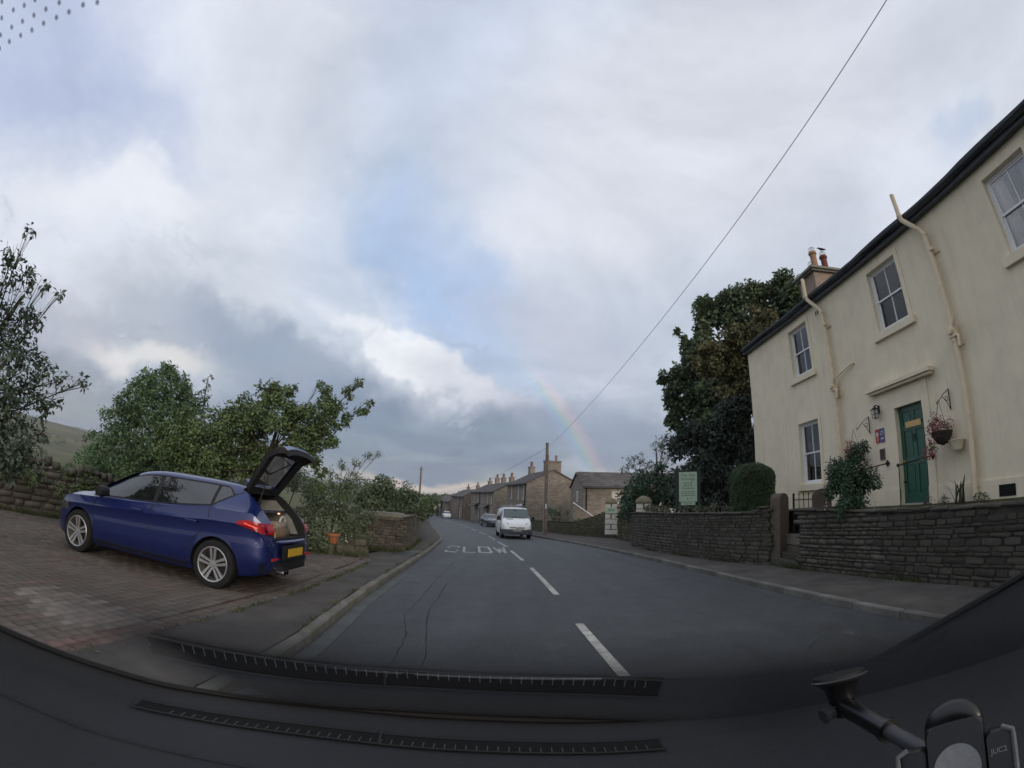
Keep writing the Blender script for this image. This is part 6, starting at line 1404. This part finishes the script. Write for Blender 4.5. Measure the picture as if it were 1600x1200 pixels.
# plants along the foot of the house and on the wall top
def blades(name, lab, c, n, h, m_, seed, spread=.2, w=.018):
    g = np.random.default_rng(seed); t = thing(name, lab, 'plant', c); V = []; 
    for i in range(n):
        a = g.random()*6.28; p0 = np.array([g.normal()*spread*.3, g.normal()*spread*.3, 0]); d = np.array([math.cos(a), math.sin(a), 0])*spread*g.random()*1.6; hh = h*(.6+.5*g.random()); pr = np.array([-math.sin(a), math.cos(a), 0])*w
        p1 = p0+d*.35+np.array([0,0,hh*.6]); p2 = p0+d+np.array([0,0,hh*(.95-.25*g.random())])
        V += [p0-pr, p0+pr, p1+pr*.9, p1-pr*.9, p1-pr*.9, p1+pr*.9, p2+pr*.15, p2-pr*.15]
    obj('blades', fastmesh('blades', np.array(V), np.arange(len(V)).reshape(-1,4), m_), None, t)['kind'] = 'stuff'; return t
blades('sword_plant', 'tuft of stiff sword shaped leaves at the foot of the wall right of the door', hpt(6.35, .35, 1.05), 16, .55, leafmat('leaf_sword', (.07,.075,.045), .3, .02), 31, .3, .022)
for i, (s, y_, r_2, lab) in enumerate(((7.1,.45,.16,'low green plant beside the door step under the fuchsia'), (6.75,.4,.14,'small leafy clump between the door step and the sword shaped plant'), (5.85,.35,.17,'pinkish leafy clump at the foot of the long cream pipe'))):
    c = hpt(s, y_, 1.04); t = thing('border_plant', lab, 'plant', c, 0, 'plants along the foot of the house'); V, F = leaves([(0,0,.08,r_2),(.12,.1,.06,r_2*.8),(-.1,-.12,.06,r_2*.8)], .05, 4000, lf_pale, 40+i, .5, .3, lim=900); obj('foliage', fastmesh('foliage', V, F, lf_pale), None, t)['kind'] = 'stuff'
g = random.Random(4); tl = []
for y in np.arange(12.2, 21.5, .33):
    x = float(np.interp(y, [11.2,12.6,14.6,16.7,20.5,22], [5.95,5.72,5.58,5.42,5.6,6.2]))+.5+g.uniform(0,.4); tl.append((x, float(y), top_right(x, y)+.06+g.uniform(0,.16), g.uniform(.12,.24)))
V, F = leaves(tl, .07, 2400, lf_pale, 50, .5, .3, lim=9000); o = obj('wall_top_plants', fastmesh('wall_top_plants', V, F, lf_pale), None, None); o['kind'] = 'stuff'; o['label'] = 'low pale green plants growing behind the flat topped stone wall'; o['category'] = 'plants'
tl = [(g.uniform(8.6,10.6), g.uniform(16.2,17.6), g.uniform(.9,1.2), .3) for _ in range(8)]
# ivy and grass on the low wall towards the pillar
tl = [(x+g.uniform(-.1,.1), y, T(y)+.15+g.uniform(0, .9)*k, g.uniform(.15,.3)) for x, y, k in [(6.05-.045*i, 29.6+.21*i, 1-.03*i) for i in range(26)]]
V, F = leaves(tl, .09, 900, leafmat('leaf_moss', (.07,.085,.03), .35, .02), 51, .3, .3, lim=7000); o = obj('wall_moss', fastmesh('wall_moss', V, F, MATS['leaf_moss']), None, None); o['kind'] = 'stuff'; o['label'] = 'grass and moss smothering the low wall beside the white pillar'; o['category'] = 'moss'
# garden beds behind the low wall
for i, (x, y, w, lab) in enumerate(((6.6,34.2,1.0,'yellow green bed of low plants between the low wall and the barn'), (5.4,38.5,.9,'clipped low bush in front of the big cottage gable'))):
    t = thing('garden_bed', lab, 'plants', (x, y, T(y)+.1)); cl = [(g.uniform(-1.6,1.6), g.uniform(-.6,.6), .5+g.uniform(0,.5), .4) for _ in range(12)]
    V, F = leaves(cl, .14, 500, lf_apple if i == 0 else lf_bush, 60+i, .5, lim=3500); obj('foliage', fastmesh('foliage', V, F, lf_apple if i == 0 else lf_bush), None, t)['kind'] = 'stuff'
# left verge: trees running down the road
for i, c in enumerate(CL_farL):
    x, y, z, r = c; zb_ = T(y); n = 5; cl = [(x+g.uniform(-.7,.7)*r-r*.6, y+g.uniform(-.8,.8)*r, zb_+(z+r-zb_)*(.25+.7*g.random()), r*.62) for _ in range(7)]
    cl.append((x-r*.3, y, z+r*.3, r*.7))
    tree('roadside_tree', ['low bushy tree just beyond the roadside wall','hedge tree with a flat top beside the distant dark pole','dark tree leaning over the left verge','round crowned tree by the left verge half way down the hill','small tree at the left road edge near the far bend','broad dark tree above the far bend','tall round tree standing over the far bend of the road','dark green tree behind the far verge','distant hazy tree right at the bend','hedge shrub beside the left footway'][i], 'tree', cl, .26+y*.0018, 260, lf_bush if i % 2 else lf_apple, (x-r*.6, y, zb_), .15, seed=70+i, lim=9000, twigs=0, group='trees down the left side of the road')
# hedge line along the left of the road, too dense to count
hl = []
for y in np.arange(39, 175, 2.2):
    x = ip(LK, y)-2.6-(y-39)*.012; hl.append((x+g.uniform(-.5,.3), float(y), T(y)+.8+g.uniform(0,.8)+max(0,y-60)*.012, 1.15+g.uniform(0,.5)+y*.003))
V, F = leaves(hl, .34, 420, lf_bush, 90, lim=46000); o = obj('hedge', fastmesh('hedge', V, F, lf_bush), None, None); o['kind'] = 'stuff'; o['label'] = 'long dense hedge running down the left side of the road'; o['category'] = 'hedge'
# woods on the valley floor and beyond the bend
wl = []
for i in range(150):
    a = g.uniform(-24, 2); r = g.uniform(190, 420); wl.append((r*math.sin(math.radians(a)), r*math.cos(math.radians(a)), T(r)+g.uniform(.5, 4), g.uniform(4.5, 7)))
wl = [c for c in wl if c[0] < ip(LK, min(c[1], 300))-6 or c[1] > 235]
for i in range(120):
    a = g.uniform(-70, -20); r = g.uniform(180, 700); z = -8+(ridge(a)+8)*max(0,min(1,(r-190)/1310))**2*(3-2*max(0,min(1,(r-190)/1310))); wl.append((r*math.sin(math.radians(a)), r*math.cos(math.radians(a)), z+1, g.uniform(3, 6)))
V, F = leaves(wl, 1.1, 9, lf_bush, 91, .6, lim=60000); o = obj('far_woods', fastmesh('far_woods', V, F, lf_bush), None, None); o['kind'] = 'stuff'; o['label'] = 'far off woods and hedgerow trees in the valley'; o['category'] = 'woods'
# rough growth behind the yard wall
wl = [(-12.8+g.uniform(-3,2.5), 6+g.uniform(-1,5), T(7)+.5+g.uniform(0,.5), g.uniform(.3,.6)) for _ in range(26)]
V, F = leaves(wl, .08, 700, lf_apple, 92, .4, lim=14000); o = obj('undergrowth', fastmesh('undergrowth', V, F, lf_apple), None, None); o['kind'] = 'stuff'; o['label'] = 'rough growth behind the dry stone yard wall'; o['category'] = 'undergrowth'
# fallen leaves and chips on the drive and in the gutter
litter = MB()
for _ in range(420):
    if g.random() < .55: x, y, o_ = g.uniform(-9,-3.2), g.uniform(2,8), .108
    elif g.random() < .5: y = g.uniform(2,14); x = ip(DL, y)+abs(g.gauss(0,.12)); o_ = .113
    else: y = g.uniform(3,20); x = ip(RK, y)-abs(g.gauss(0,.3)); o_ = .006
    s = g.uniform(.006,.016); a = g.uniform(0,6.28); litter.add([(x+s*math.cos(a+k*1.57)*(1 if k%2 else .5), y+s*math.sin(a+k*1.57)*(1 if k%2 else .5), T(y)+o_+.004*(k%2)) for k in range(4)], [(0,1,2,3)])
o = obj('fallen_leaves', litter, mat('leaf_litter', (.28,.25,.19), .9, .3, 8, rand=.5, bump=0)); o['kind'] = 'stuff'

# weeds and grass at the foot of the walls and in the kerb joints
def weeds(name, lab, pts, n, h, m_, seed):
    g2 = np.random.default_rng(seed); P = np.array(pts); k = g2.integers(0, len(P), n); p = P[k]+g2.normal(size=(n,3))*np.array([.035,.07,0]); p[:,2] = P[k][:,2]
    a = g2.random(n)*6.28; l = h*(.3+.9*g2.random(n)**2); d = np.stack([np.cos(a)*l*.5, np.sin(a)*l*.5, l], 1); w = np.stack([-np.sin(a), np.cos(a), a*0], 1)*(.004+.006*g2.random(n))[:,None]
    V = np.stack([p-w, p+w, p+d*.6+w*.8, p+d], 1).reshape(-1,3)
    o = obj(name, fastmesh(name, V, np.arange(len(V)).reshape(-1,4), m_), None, None); o['kind'] = 'stuff'; o['label'] = lab; o['category'] = 'weeds'
gr = leafmat('grass_blade', (.085,.10,.045), .35, .02)
gg = random.Random(12)
wl = []
for _ in range(330):
    y = gg.uniform(2.5, 21); wl.append((ip(WR, y)+.0, y, T(y)+.11))
weeds('wall_foot_weeds', 'sparse grass and weeds at the foot of the garden wall on the pavement', [w for w in wl if math.sin(w[1]*2.3)+gg.uniform(-1,1) > .3], 5200, .10, gr, 1)
wl = [(x0+(x1-x0)*t, y0+(y1-y0)*t, T(y0+(y1-y0)*t)+.1) for (x0,y0,x1,y1) in ((-12.4,2.4,-11.0,5.4),(-11.0,5.4,-10.0,7.2),(-10.0,7.2,-8.8,9.2),(-8.8,9.2,-7.2,11.4),(-6.4,10.95,-3.5,11.15),(-4.3,13.4,-3.0,13.5),(-2.95,13.6,-3.7,20)) for t in [gg.random() for _ in range(40)]]
weeds('yard_weeds', 'tufts of grass along the yard wall and the driveway rocks', wl, 9000, .16, gr, 2)
wl = [(ip(DL, y)+.02, y, T(y)+.11) for y in [gg.uniform(2.3, 11) for _ in range(60)]]+[(ip(LK, y)-.14, y, T(y)+.11) for y in [gg.uniform(3, 20) for _ in range(40)]]
weeds('kerb_weeds', 'tiny weeds in the joints of the left footway', wl, 2200, .035, gr, 3)
# growth hanging over the yard wall
wl = [(-11.2+2.4*t+gg.uniform(-.25,.25), 5.4+4.0*t+gg.uniform(-.2,.2), .78+gg.uniform(-.35,.3), gg.uniform(.15,.32)) for t in [gg.random()**1.6 for _ in range(30)]]
V, F = leaves(wl, .07, 2200, lf_apple, 93, .45, lim=11000); o = obj('wall_creeper', fastmesh('wall_creeper', V, F, lf_apple), None, None); o['kind'] = 'stuff'; o['label'] = 'straggling growth spilling over the dry stone yard wall'; o['category'] = 'creeper'
FRIT = [(-0.1388,0.0247,1.5511),(-0.1411,0.0284,1.5488),(-0.1353,0.0284,1.5491),(-0.133,0.0248,1.5514),(-0.13,0.0287,1.5491),(-0.1248,0.029,1.5492),(-0.1195,0.0293,1.5492),(-0.114,0.0296,1.5493),(-0.1378,0.0313,1.5472),(-0.1322,0.0316,1.5473),(-0.1269,0.032,1.5473),(-0.1216,0.0321,1.5475),(-0.1162,0.0325,1.5475),(-0.1111,0.0328,1.5475),(-0.1056,0.0329,1.5476),(-0.1279,0.0254,1.5512),(-0.143,0.0313,1.5469),(-0.1372,0.021,1.5534),(-0.123,0.0257,1.5512),(-0.1006,0.0339,1.5472)]
# ------------------------------------------------------------------ the car we look out of: dashboard, windscreen, wiper
own = thing('car_cabin', 'dark dashboard, windscreen and wiper of the car the view is taken from', 'car interior', (0, .5, .9)); OO = Vector(own.location)
dash_m = mat('dash_plastic', (.017,.019,.023), .62, .10, 3, .5, 420, .35, stain=(.045,.046,.05), stain_amt=.3)
rub = mat('rubber_seal', (.006,.006,.006), .7, 0, bump=0)
BASE = [(-1.5,-.45,1.52),(-1.15,.12,1.27),(-1.0,.34,1.19),(-.88,.50,1.115),(-.75,.66,1.045),(-.62,.77,1.005),(-.45,.845,.995),(-.25,.885,.995),(0,.90,.995),(.2,.892,.995),(.42,.86,1.005),(.60,.73,1.085),(.75,.62,1.185),(.87,.48,1.28),(1.0,.26,1.40),(1.2,-.15,1.55)]
def bz(L, n=70):
    t = np.linspace(0, len(L)-1, n); f = [hermite([(i, p[k]) for i, p in enumerate(L)]) for k in range(3)]
    return [Vector((f[0](a), f[1](a), f[2](a))) for a in t]
rim_ = bz(BASE)
def dash_row(p, t):
    """from the glass edge (t=0) back towards the seats (t=1)"""
    q = Vector((p.x*.96, p.y*.25-.12, .90+(p.z-1.0)*.75)); v = p.lerp(q, t)
    side = max(0, abs(p.x)-.6)
    v.z = p.z-.022*min(1, t*14)+(q.z-p.z)*t**1.6+.012*math.sin(min(1, t)*math.pi)*1.3
    return v
rows = [[dash_row(p, t)-OO for p in rim_] for t in (0,.02,.04,.07,.10,.14,.19,.25,.32,.40,.5,.62,.75,.9,1.)]
dash = obj('dashboard', MB().grid(rows), dash_m, own, smooth='full')
obj('glass_seal', MB().tube([p+Vector((0,-.004,.002))-OO for p in rim_], .0065, 6), rub, own, smooth=True)
obj('dash_fold', MB().tube([dash_row(p, .30)+Vector((0,0,.0005))-OO for p in rim_[8:44]], .0022, 5), dash_m, own, smooth=True)
# demister slot with its slats: black strip on the dash paints the recess's shade
def on_dash(x, t):
    i = min(range(len(rim_)-1), key=lambda k: abs((rim_[k].x+rim_[k+1].x)/2-x)); a, b = rim_[i], rim_[i+1]; u = (x-a.x)/(b.x-a.x) if b.x != a.x else 0
    return dash_row(a.lerp(b, u), t)
hole = mat('vent_shade_black', (.0025,.0025,.003), .9, 0, bump=0)
vt = obj('demister_slot', MB().grid([[on_dash(x, t)+Vector((0,0,.003))-OO for x in np.linspace(-.66, .30, 60)] for t in (.080,.105,.132)]), hole, own)
for k, x in enumerate(np.linspace(-.60, .27, 46)):
    a, b = on_dash(x, .108)+Vector((0,0,.0035)), on_dash(x, .131)+Vector((0,0,.004)); obj('slat', MB().tube([a-OO, b-OO], .0012, 4), mat('slat_grey', (.075,.078,.085), .6, 0, bump=0), vt)
fm = MB()
for t, zz in ((.079,.004),(.133,.004)): fm.tube([on_dash(x, t)+Vector((0,0,zz))-OO for x in np.linspace(-.665, .305, 60)], .0018, 5)
fm.tube([on_dash(-.22,.079)+Vector((0,0,.005))-OO, on_dash(-.215,.133)+Vector((0,0,.005))-OO], .003, 5)
obj('slot_rim', fm, dash_m, vt, smooth=True)
# windscreen: curved, raked 32 degrees
RAKE = .62
def glass_pt(x, k):   # k: height above the base along the rake, metres of y
    yb = .915-.30*x*x-.12*max(0, abs(x)-.6)**1.2; return Vector((x, yb-k, .985+RAKE*k+.02*math.sin(min(1, k/1.4)*math.pi)))
K1 = .56
low = [[glass_pt(x, k)-OO for x in np.linspace(-1.35, 1.3, 50)] for k in np.linspace(-.03, K1, 10)]
upp = [[glass_pt(x, k)-OO for x in np.linspace(-1.35, 1.3, 50)] for k in np.linspace(K1, 1.75, 14)]
zlo = 1.0+RAKE*.30-OO.z; zhi = 1.0+RAKE*K1-OO.z
lowm = clearmat('glass_lower', lo=zhi-.13, hi=zhi-.004)
_nt = lowm.node_tree; _m = [n for n in _nt.nodes if n.type == 'MATH'][0]; _mx = [n for n in _nt.nodes if n.type == 'MIX_SHADER'][0]; _sp = [n for n in _nt.nodes if n.type == 'SEPXYZ'][0]
_ab = _nt.nodes.new('ShaderNodeMath'); _ab.operation = 'ABSOLUTE'; _nt.links.new(_sp.outputs[0], _ab.inputs[0]); _ab.operation = 'MULTIPLY'; _ab.inputs[1].default_value = -1.0; _rr = _nt.nodes.new('ShaderNodeMapRange'); _nt.links.new(_ab.outputs[0], _rr.inputs[0]); _rr.inputs[1].default_value = .42; _rr.inputs[2].default_value = .60; _rr.inputs[3].default_value = 1; _rr.inputs[4].default_value = .12
_m2 = _nt.nodes.new('ShaderNodeMath'); _m2.operation = 'MULTIPLY'; _nt.links.new(_m.outputs[0], _m2.inputs[0]); _nt.links.new(_rr.outputs[0], _m2.inputs[1]); _nt.links.new(_m2.outputs[0], _mx.inputs[0])
for n_ in lowm.node_tree.nodes:
    if n_.type == 'FRESNEL': n_.inputs[0].default_value = 1.2
uppm = bpy.data.materials.new('glass_clear'); uppm.use_nodes = True; nt = uppm.node_tree; nt.nodes.remove(nt.nodes['Principled BSDF']); tb = nt.nodes.new('ShaderNodeBsdfTransparent'); nt.links.new(tb.outputs[0], nt.nodes['Material Output'].inputs[0])
wsn = obj('windscreen', MB().grid(upp), uppm, own, smooth='full')
obj('lower_windscreen', MB().grid(low), lowm, own, smooth='full')
# printed dots round the mirror mount, top left
dotm = bpy.data.materials.new('frit_dot'); dotm.use_nodes = True; nt = dotm.node_tree; b_ = nt.nodes['Principled BSDF']; b_.inputs['Base Color'].default_value = (.02,.03,.10,1); b_.inputs['Roughness'].default_value = .9
tc = nt.nodes.new('ShaderNodeTexCoord'); ln_ = nt.nodes.new('ShaderNodeVectorMath'); ln_.operation = 'LENGTH'; nt.links.new(tc.outputs['Object'], ln_.inputs[0]); mr_ = nt.nodes.new('ShaderNodeMapRange'); nt.links.new(ln_.outputs['Value'], mr_.inputs[0]); mr_.inputs[1].default_value = .00035; mr_.inputs[2].default_value = .00105; mr_.inputs[3].default_value = .72; mr_.inputs[4].default_value = 0
nt.links.new(mr_.outputs[0], b_.inputs['Alpha'])
dm_ = MB().lathe([(0,0),(.0011,0)], n=14, cap=False).mesh('dot', dotm)
# rows of dots along the printed edge
dots = FRIT
for x, y, z in dots:
    o = obj('dot', dm_, None, wsn, loc=Vector((x, y, z))-OO, rot=(math.atan(-RAKE), 0, 0)); d_ = (Vector((x, y, z))-Vector((0,0,1.45))).normalized()
# cowl and wiper outside the glass
cowl = mat('cowl_plastic', (.05,.056,.058), .5, .2, 5, .2, 60, .4)
rows = []
for f, dz in ((.02,-.02),(.04,.002),(.07,.006),(.10,.004),(.115,-.03),(.13,-.12)):
    rows.append([Vector((p.x*(1+f*.2), p.y+f*(1 if abs(p.x) < .7 else .8), max(p.z, .99)+dz-(.0 if abs(p.x) < .5 else (abs(p.x)-.5)*.6)))-OO for p in rim_[6:64]])
obj('cowl', MB().grid(rows), cowl, own, smooth='full')
wp_ = [Vector((x, .915-.26*x*x+.085, 1.038+.004*math.sin(x*3))) for x in np.linspace(-.42, .46, 30)]
wb = obj('wiper_blade', MB().tube([p-OO for p in wp_], .0085, 8), rub, own, smooth=True)
obj('wiper_spine', MB().tube([p-OO+Vector((0,.0,.009)) for p in wp_[:22]], .0032, 6), mat('wiper_metal', (.45,.46,.48), .35, .1, metal=.6), wb, smooth=True)
for x in (-.20, .13): p = Vector((x, .915-.26*x*x+.083, 1.036)); obj('wiper_clip', MB().box(p-OO, (.034,.02,.022), ch=.004), rub, wb)
obj('wiper_arm', MB().tube([Vector((.13,1.0,1.045))-OO, Vector((.34,.985,1.045))-OO, Vector((.52,.93,1.04))-OO], [.007,.009,.013], 8), cowl, wb, smooth=True)
# pale trim at the foot of the left pillar and the glass clip on the right edge
obj('pillar_trim', MB().add([Vector(v)-OO for v in ((-.96,.42,1.14),(-.90,.50,1.108),(-.862,.545,1.085),(-.87,.52,1.078),(-.93,.42,1.09),(-1.0,.32,1.125),(-1.02,.34,1.165))], [(0,1,2,3,4,5,6)]), mat('trim_grey', (.11,.105,.10), .8), own)
obj('edge_clip', MB().tube([Vector((.60,.715,1.082))-OO, Vector((.66,.67,1.105))-OO, Vector((.72,.62,1.15))-OO, Vector((.77,.58,1.185))-OO], [.006,.015,.014,.004], 8), rub, own, smooth=True)
# ------------------------------------------------------------------ phone holder stuck to the glass
ph = thing('phone_holder', 'black suction cup phone holder with a pale round pad at the edge of the dashboard', 'phone holder', (.40, .44, 1.2)); PO = Vector(ph.location)
hold = mat('holder_black', (.006,.006,.007), .32, .1, 20, 0, spec=.5)
c0 = Vector((.412, .475, 1.205)); nrm = Vector((0, -.53, -.85))
def fr(o, n):
    n = n.normalized(); a = n.orthogonal().normalized(); b = n.cross(a); return lambda v: o+a*v[0]+b*v[1]+n*v[2]
def lathe_at(prof, o, n, k=24):
    f = fr(o, n); m_ = MB().lathe(prof, n=k); m_.v = [tuple(f(v)-PO) for v in m_.v]; return m_
obj('suction_cup', lathe_at([(.033,-.004),(.035,.0),(.030,.006),(.022,.012),(.018,.026),(.016,.034)], c0+Vector((0,0,.012)), Vector((.05,-.35,-.95)), 28), hold, ph, smooth=True)
obj('cup_rim', lathe_at([(.034,-.001),(.037,.001),(.034,.004)], c0+Vector((0,0,.012)), Vector((.05,-.35,-.95)), 28), mat('cup_rim_m', (.03,.03,.03), .3), ph, smooth=True)
j = c0+Vector((.002,-.010,-.022)); hb = Vector((.372, .275, 1.205))
obj('ball_joint', MB().lathe([(0,-.019),(.012,-.015),(.018,0),(.012,.015),(0,.019)], j-PO, 16), hold, ph, smooth=True)
e1 = j+(hb-j)*.55
obj('arm', MB().tube([j-PO, (j+(hb-j)*.3)-PO, e1-PO], [.014,.0115,.0115], 14), hold, ph, smooth=True)
obj('inner_arm', MB().tube([e1-PO, hb-PO], .0085, 12), mat('arm_grey', (.05,.05,.055), .4), ph, smooth=True)
obj('arm_collar', MB().tube([e1-PO, (e1+(hb-e1)*.08)-PO], .0135, 14), hold, ph, smooth=True)
kn = MB(); kd = Vector((-.9,-.1,-.3)).normalized(); kc = j+kd*.018
for k in range(14):
    a = 2*math.pi*k/14; f = fr(kc, kd); p = f((.009*math.cos(a), .009*math.sin(a), 0)); q = f((.009*math.cos(a), .009*math.sin(a), .014)); kn.tube([p-PO, q-PO], .0016, 5)
kn.tube([kc-PO, kc+kd*.014-PO], .009, 16); obj('clamp_knob', kn, mat('knob_grey', (.045,.045,.048), .4), ph, smooth=True)
# cradle: a rounded block facing the driver, with pad and clamps
fd = Vector((-.78, -.50, .34)).normalized(); hc = Vector((.350, .232, 1.222)); sx_ = Vector((0,0,1)).cross(fd).normalized(); sz_ = fd.cross(sx_).normalized(); sz_ = -sz_ if sz_.z < 0 else sz_
_q = math.radians(20); sx_, sz_ = sx_*math.cos(_q)+sz_*math.sin(_q), sz_*math.cos(_q)-sx_*math.sin(_q)
H_ = lambda x, y, z: tuple(hc+sx_*x+sz_*y+fd*z-PO)
def rbox(w, h, d, r, z0=0., n=6, x0=0., y0=0.):
    pts = []
    for cx, cy, a0 in ((w-r,h-r,0),(-w+r,h-r,90),(-w+r,-h+r,180),(w-r,-h+r,270)):
        for k in range(n+1): a = math.radians(a0+90*k/n); pts.append((x0+cx+r*math.cos(a), y0+cy+r*math.sin(a)))
    m_ = MB(); k = len(pts); rings = [(1.,z0-d),(1.,z0-.003),(.93,z0)]
    for s_, z in rings: m_.v += [H_(x0+(x-x0)*s_, y0+(y-y0)*s_, z) for x, y in pts]
    for i in range(2):
        for a in range(k): m_.f.append((i*k+a, i*k+(a+1)%k, (i+1)*k+(a+1)%k, (i+1)*k+a))
    m_.f.append(tuple(range(k))[::-1]); m_.f.append(tuple(2*k+a for a in range(k))); return m_
obj('cradle', rbox(.0255, .040, .022, .012), hold, ph, smooth=True)
pad = MB(); n = 40; pad.v = [H_(.020*math.cos(2*math.pi*k/n), -.004+.022*math.sin(2*math.pi*k/n), .0012) for k in range(n)]+[H_(.0205*math.cos(2*math.pi*k/n), -.004+.0225*math.sin(2*math.pi*k/n), -.004) for k in range(n)]
pad.f = [tuple(range(n))]+[(k, n+k, n+(k+1)%n, (k+1)%n) for k in range(n)]; obj('round_pad', pad, mat('pad_grey', (.20,.20,.20), .5, .08, 60), ph)
for sd_, lab in ((1,''), (-1,'')):
    obj('clamp', rbox(.011, .021, .026, .006, .006, x0=sd_*.036, y0=.0), hold, ph, smooth=True)
    rim2 = [H_(sd_*(.036+.0115), .018*t, .012) for t in np.linspace(-1,1,8)]; obj('clamp_pad', MB().tube([H_(sd_*.039,-.0225,.010)]+rim2+[H_(sd_*.039,.0225,.010)], .0022, 8), mat('clamp_rubber', (.12,.12,.12), .5), ph, smooth=True)
    obj('clamp_link', MB().add([H_(sd_*x, y, z) for x in (.022,.034) for y in (-.016,.006) for z in (-.018,-.004)], [(0,1,3,2),(4,6,7,5),(0,4,5,1),(2,3,7,6),(0,2,6,4),(1,5,7,3)]), hold, ph)
tm = text('lettering', 'JUC2', .0062, mat('print_white', (.22,.22,.22), .6, 0, bump=0), ph, (0,0,0), (0,0,0), .0002)
Mx = Matrix((sx_, sz_, fd)).transposed().to_4x4(); Mx.translation = Vector(H_(.035, .004, .0066)); tm.matrix_local = Mx
obj('cradle_top', MB().tube([H_(.023*math.sin(a), .022+.023*math.cos(a), -.008) for a in np.linspace(-1.2,1.2,11)], [.005,.007,.009,.010,.0105,.0105,.0105,.010,.009,.007,.005], 12), hold, ph, smooth='full')

# ------------------------------------------------------------------ the damp evening air
hz = MB().b2((-2900, -200, -60), (2900, 2900, 160))
hm_ = bpy.data.materials.new('haze'); hm_.use_nodes = True; nt = hm_.node_tree; nt.nodes.remove(nt.nodes['Principled BSDF'])
pv = nt.nodes.new('ShaderNodeVolumePrincipled'); pv.inputs['Color'].default_value = (.86,.90,.96,1); pv.inputs['Density'].default_value = .00022; nt.links.new(pv.outputs[0], nt.nodes['Material Output'].inputs['Volume'])
hz = obj('haze', hz, hm_); hz['kind'] = 'stuff'; hz['label'] = 'thin damp haze over the valley'; hz['category'] = 'haze'
